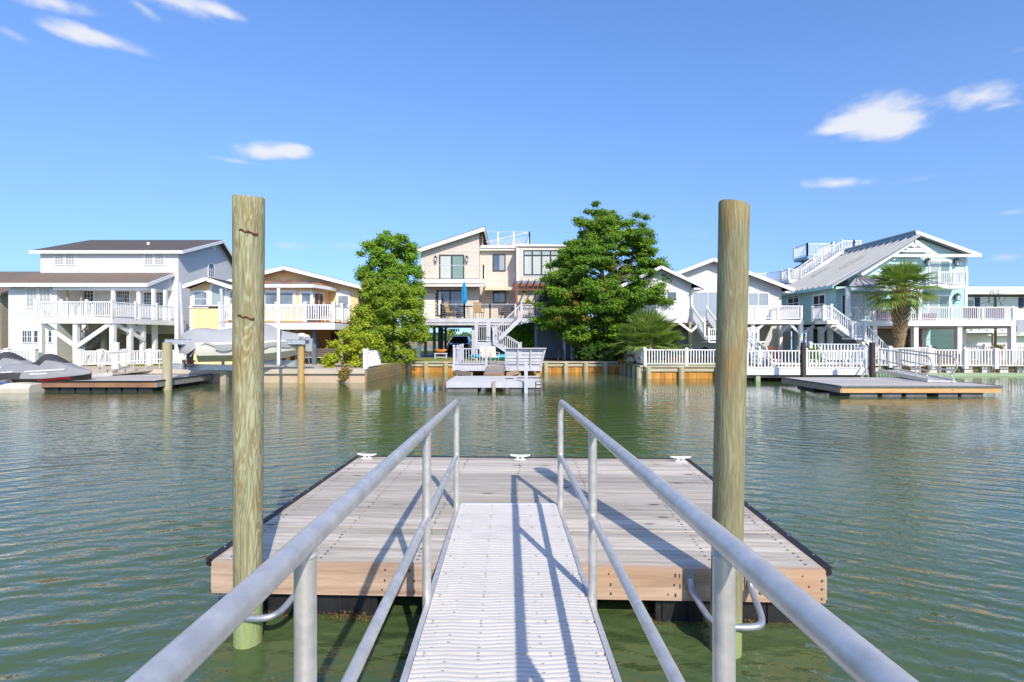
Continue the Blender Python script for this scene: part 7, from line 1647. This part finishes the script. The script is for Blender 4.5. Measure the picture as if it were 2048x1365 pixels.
def fan(b,c,dirv,L_,spread,n,rg,droop=.35,w=.035,fold=.25):
    """one costapalmate fan leaf: petiole from c along dirv, then narrow blades"""
    dirv=Vector(dirv).normalized(); up=Vector((0,0,1)); s=dirv.cross(up)
    if s.length<.1: s=Vector((1,0,0))
    s.normalize(); nrm=s.cross(dirv).normalized(); hub=Vector(c)+dirv*L_*.42-Vector((0,0,droop*L_*.10))
    b.tube([c,Vector(c)+dirv*L_*.25,hub],[.018,.014,.010],4,caps=False)
    for i in range(n):
        a=(i/(n-1)-.5)*spread+rg.uniform(-.04,.04); d=(dirv*math.cos(a)+s*math.sin(a)).normalized(); l=L_*.62*(1-.18*abs(a)/spread)*rg.uniform(.85,1.08); d=(d+nrm*fold*abs(math.sin(a))).normalized()
        m=hub+d*l*.55-Vector((0,0,droop*l*.16)); e=hub+d*l-Vector((0,0,droop*l*.62)); sd=d.cross(nrm).normalized()*w*L_*.62
        b.add([hub-sd*.3,m-sd,e,m+sd,hub+sd*.3],[(0,1,3,4),(1,2,3)])
def palm():
    D=27.4; x0=fx(1798,D); t=thing('palm_tree','cabbage palm with shaggy brown trunk and green fan crown before the teal house','palm',(x0,D,ZG))
    path=[(x0,D,ZG-.1),(x0+.03,D,1.5),(x0+.06,D,2.7),(x0+.10,D,3.7),(x0+.12,D,4.55)]
    b=B(); b.tube(smooth_path(path,5),[.135+.08*math.sin(i*.15) for i in range(21)],12); b.build('trunk','palm_trunk',t,smooth=True)
    b=B(); rg=random.Random(5); pth=smooth_path(path,20); N_=250
    for i in range(N_):
        f=.12+.86*i/N_; p=pth[int(f*(len(pth)-1))]; a=i*2.39996; rad=.115+.24*max(0,min(1,(f-.22)/.40))*(1 if f<.85 else .85); d=Vector((math.cos(a),math.sin(a),0)); l=rg.uniform(.14,.26)+.14*max(0,f-.3); w=rg.uniform(.05,.085)
        o=p+d*(rad*.72); tip=p+d*(rad+l*.55)+Vector((0,0,l*1.05)); sd=Vector((-d.y,d.x,0))*w
        b.add([o-sd,o+sd,tip+sd*.45,tip-sd*.45,o-sd+d*.03-Vector((0,0,.06)),o+sd+d*.03-Vector((0,0,.06))],[(0,1,2,3),(4,5,2,3),(0,4,3),(1,5,2)])
    b.build('leaf_bases','palm_boot',t)
    b=B(); c=(x0+.12,D,4.6); rg=random.Random(12)
    for i in range(52):
        a=i*2.39996+rg.uniform(-.2,.2); el=R(78-1.0*i*2.0)+rg.uniform(-.12,.12); el=max(el,R(-30)); d=(math.cos(a)*math.cos(el),math.sin(a)*math.cos(el),math.sin(el)); fan(b,c,d,rg.uniform(1.7,2.25),R(120),28,rg,droop=.45+.25*(i/52),w=.024)
    b.build('crown','leaf_palm',t)
    # palmetto clump by the sea wall
    D=28.2; x0=fx(1298,D); t=thing('palmetto','low bushy palmetto with fine fan leaves behind the white fence corner','palm',(x0,D,ZG)); b=B(); b.tube([(x0,D,ZG-.1),(x0,D,1.35)],[.26,.2],10); b.build('trunk','palm_trunk',t)
    rg=random.Random(15); b=B()
    for (cx,cy,cz,n,L0) in ((x0,D,1.75,48,2.3),(x0+.9,D-.1,1.3,32,1.6),(x0-.8,D+.2,1.35,24,1.7)):
        for i in range(n):
            a=i*2.39996+rg.uniform(-.2,.2); el=R(86-i*(100/n))+rg.uniform(-.1,.1); d=(math.cos(a)*math.cos(el),math.sin(a)*math.cos(el)*.8,math.sin(el)); fan(b,(cx,cy,cz),d,L0*rg.uniform(.8,1.08),R(110),28,rg,droop=.32,w=.030)
    b.build('crown','leaf_palm',t); b=B()
    for i in range(16): a=rg.uniform(2.6,5.8); fan(b,(x0-.9+rg.uniform(-.3,.3),D+.2,1.15),(math.cos(a),math.sin(a)*.6,-.55),rg.uniform(.8,1.2),R(80),16,rg,droop=.7,w=.02)
    b.build('dead_fronds','leaf_dead',t)
leafmat('leaf_myrtle',(.11,.19,.012),(.34,.45,.028),(.54,.56,.07))
shrubs(); palm()
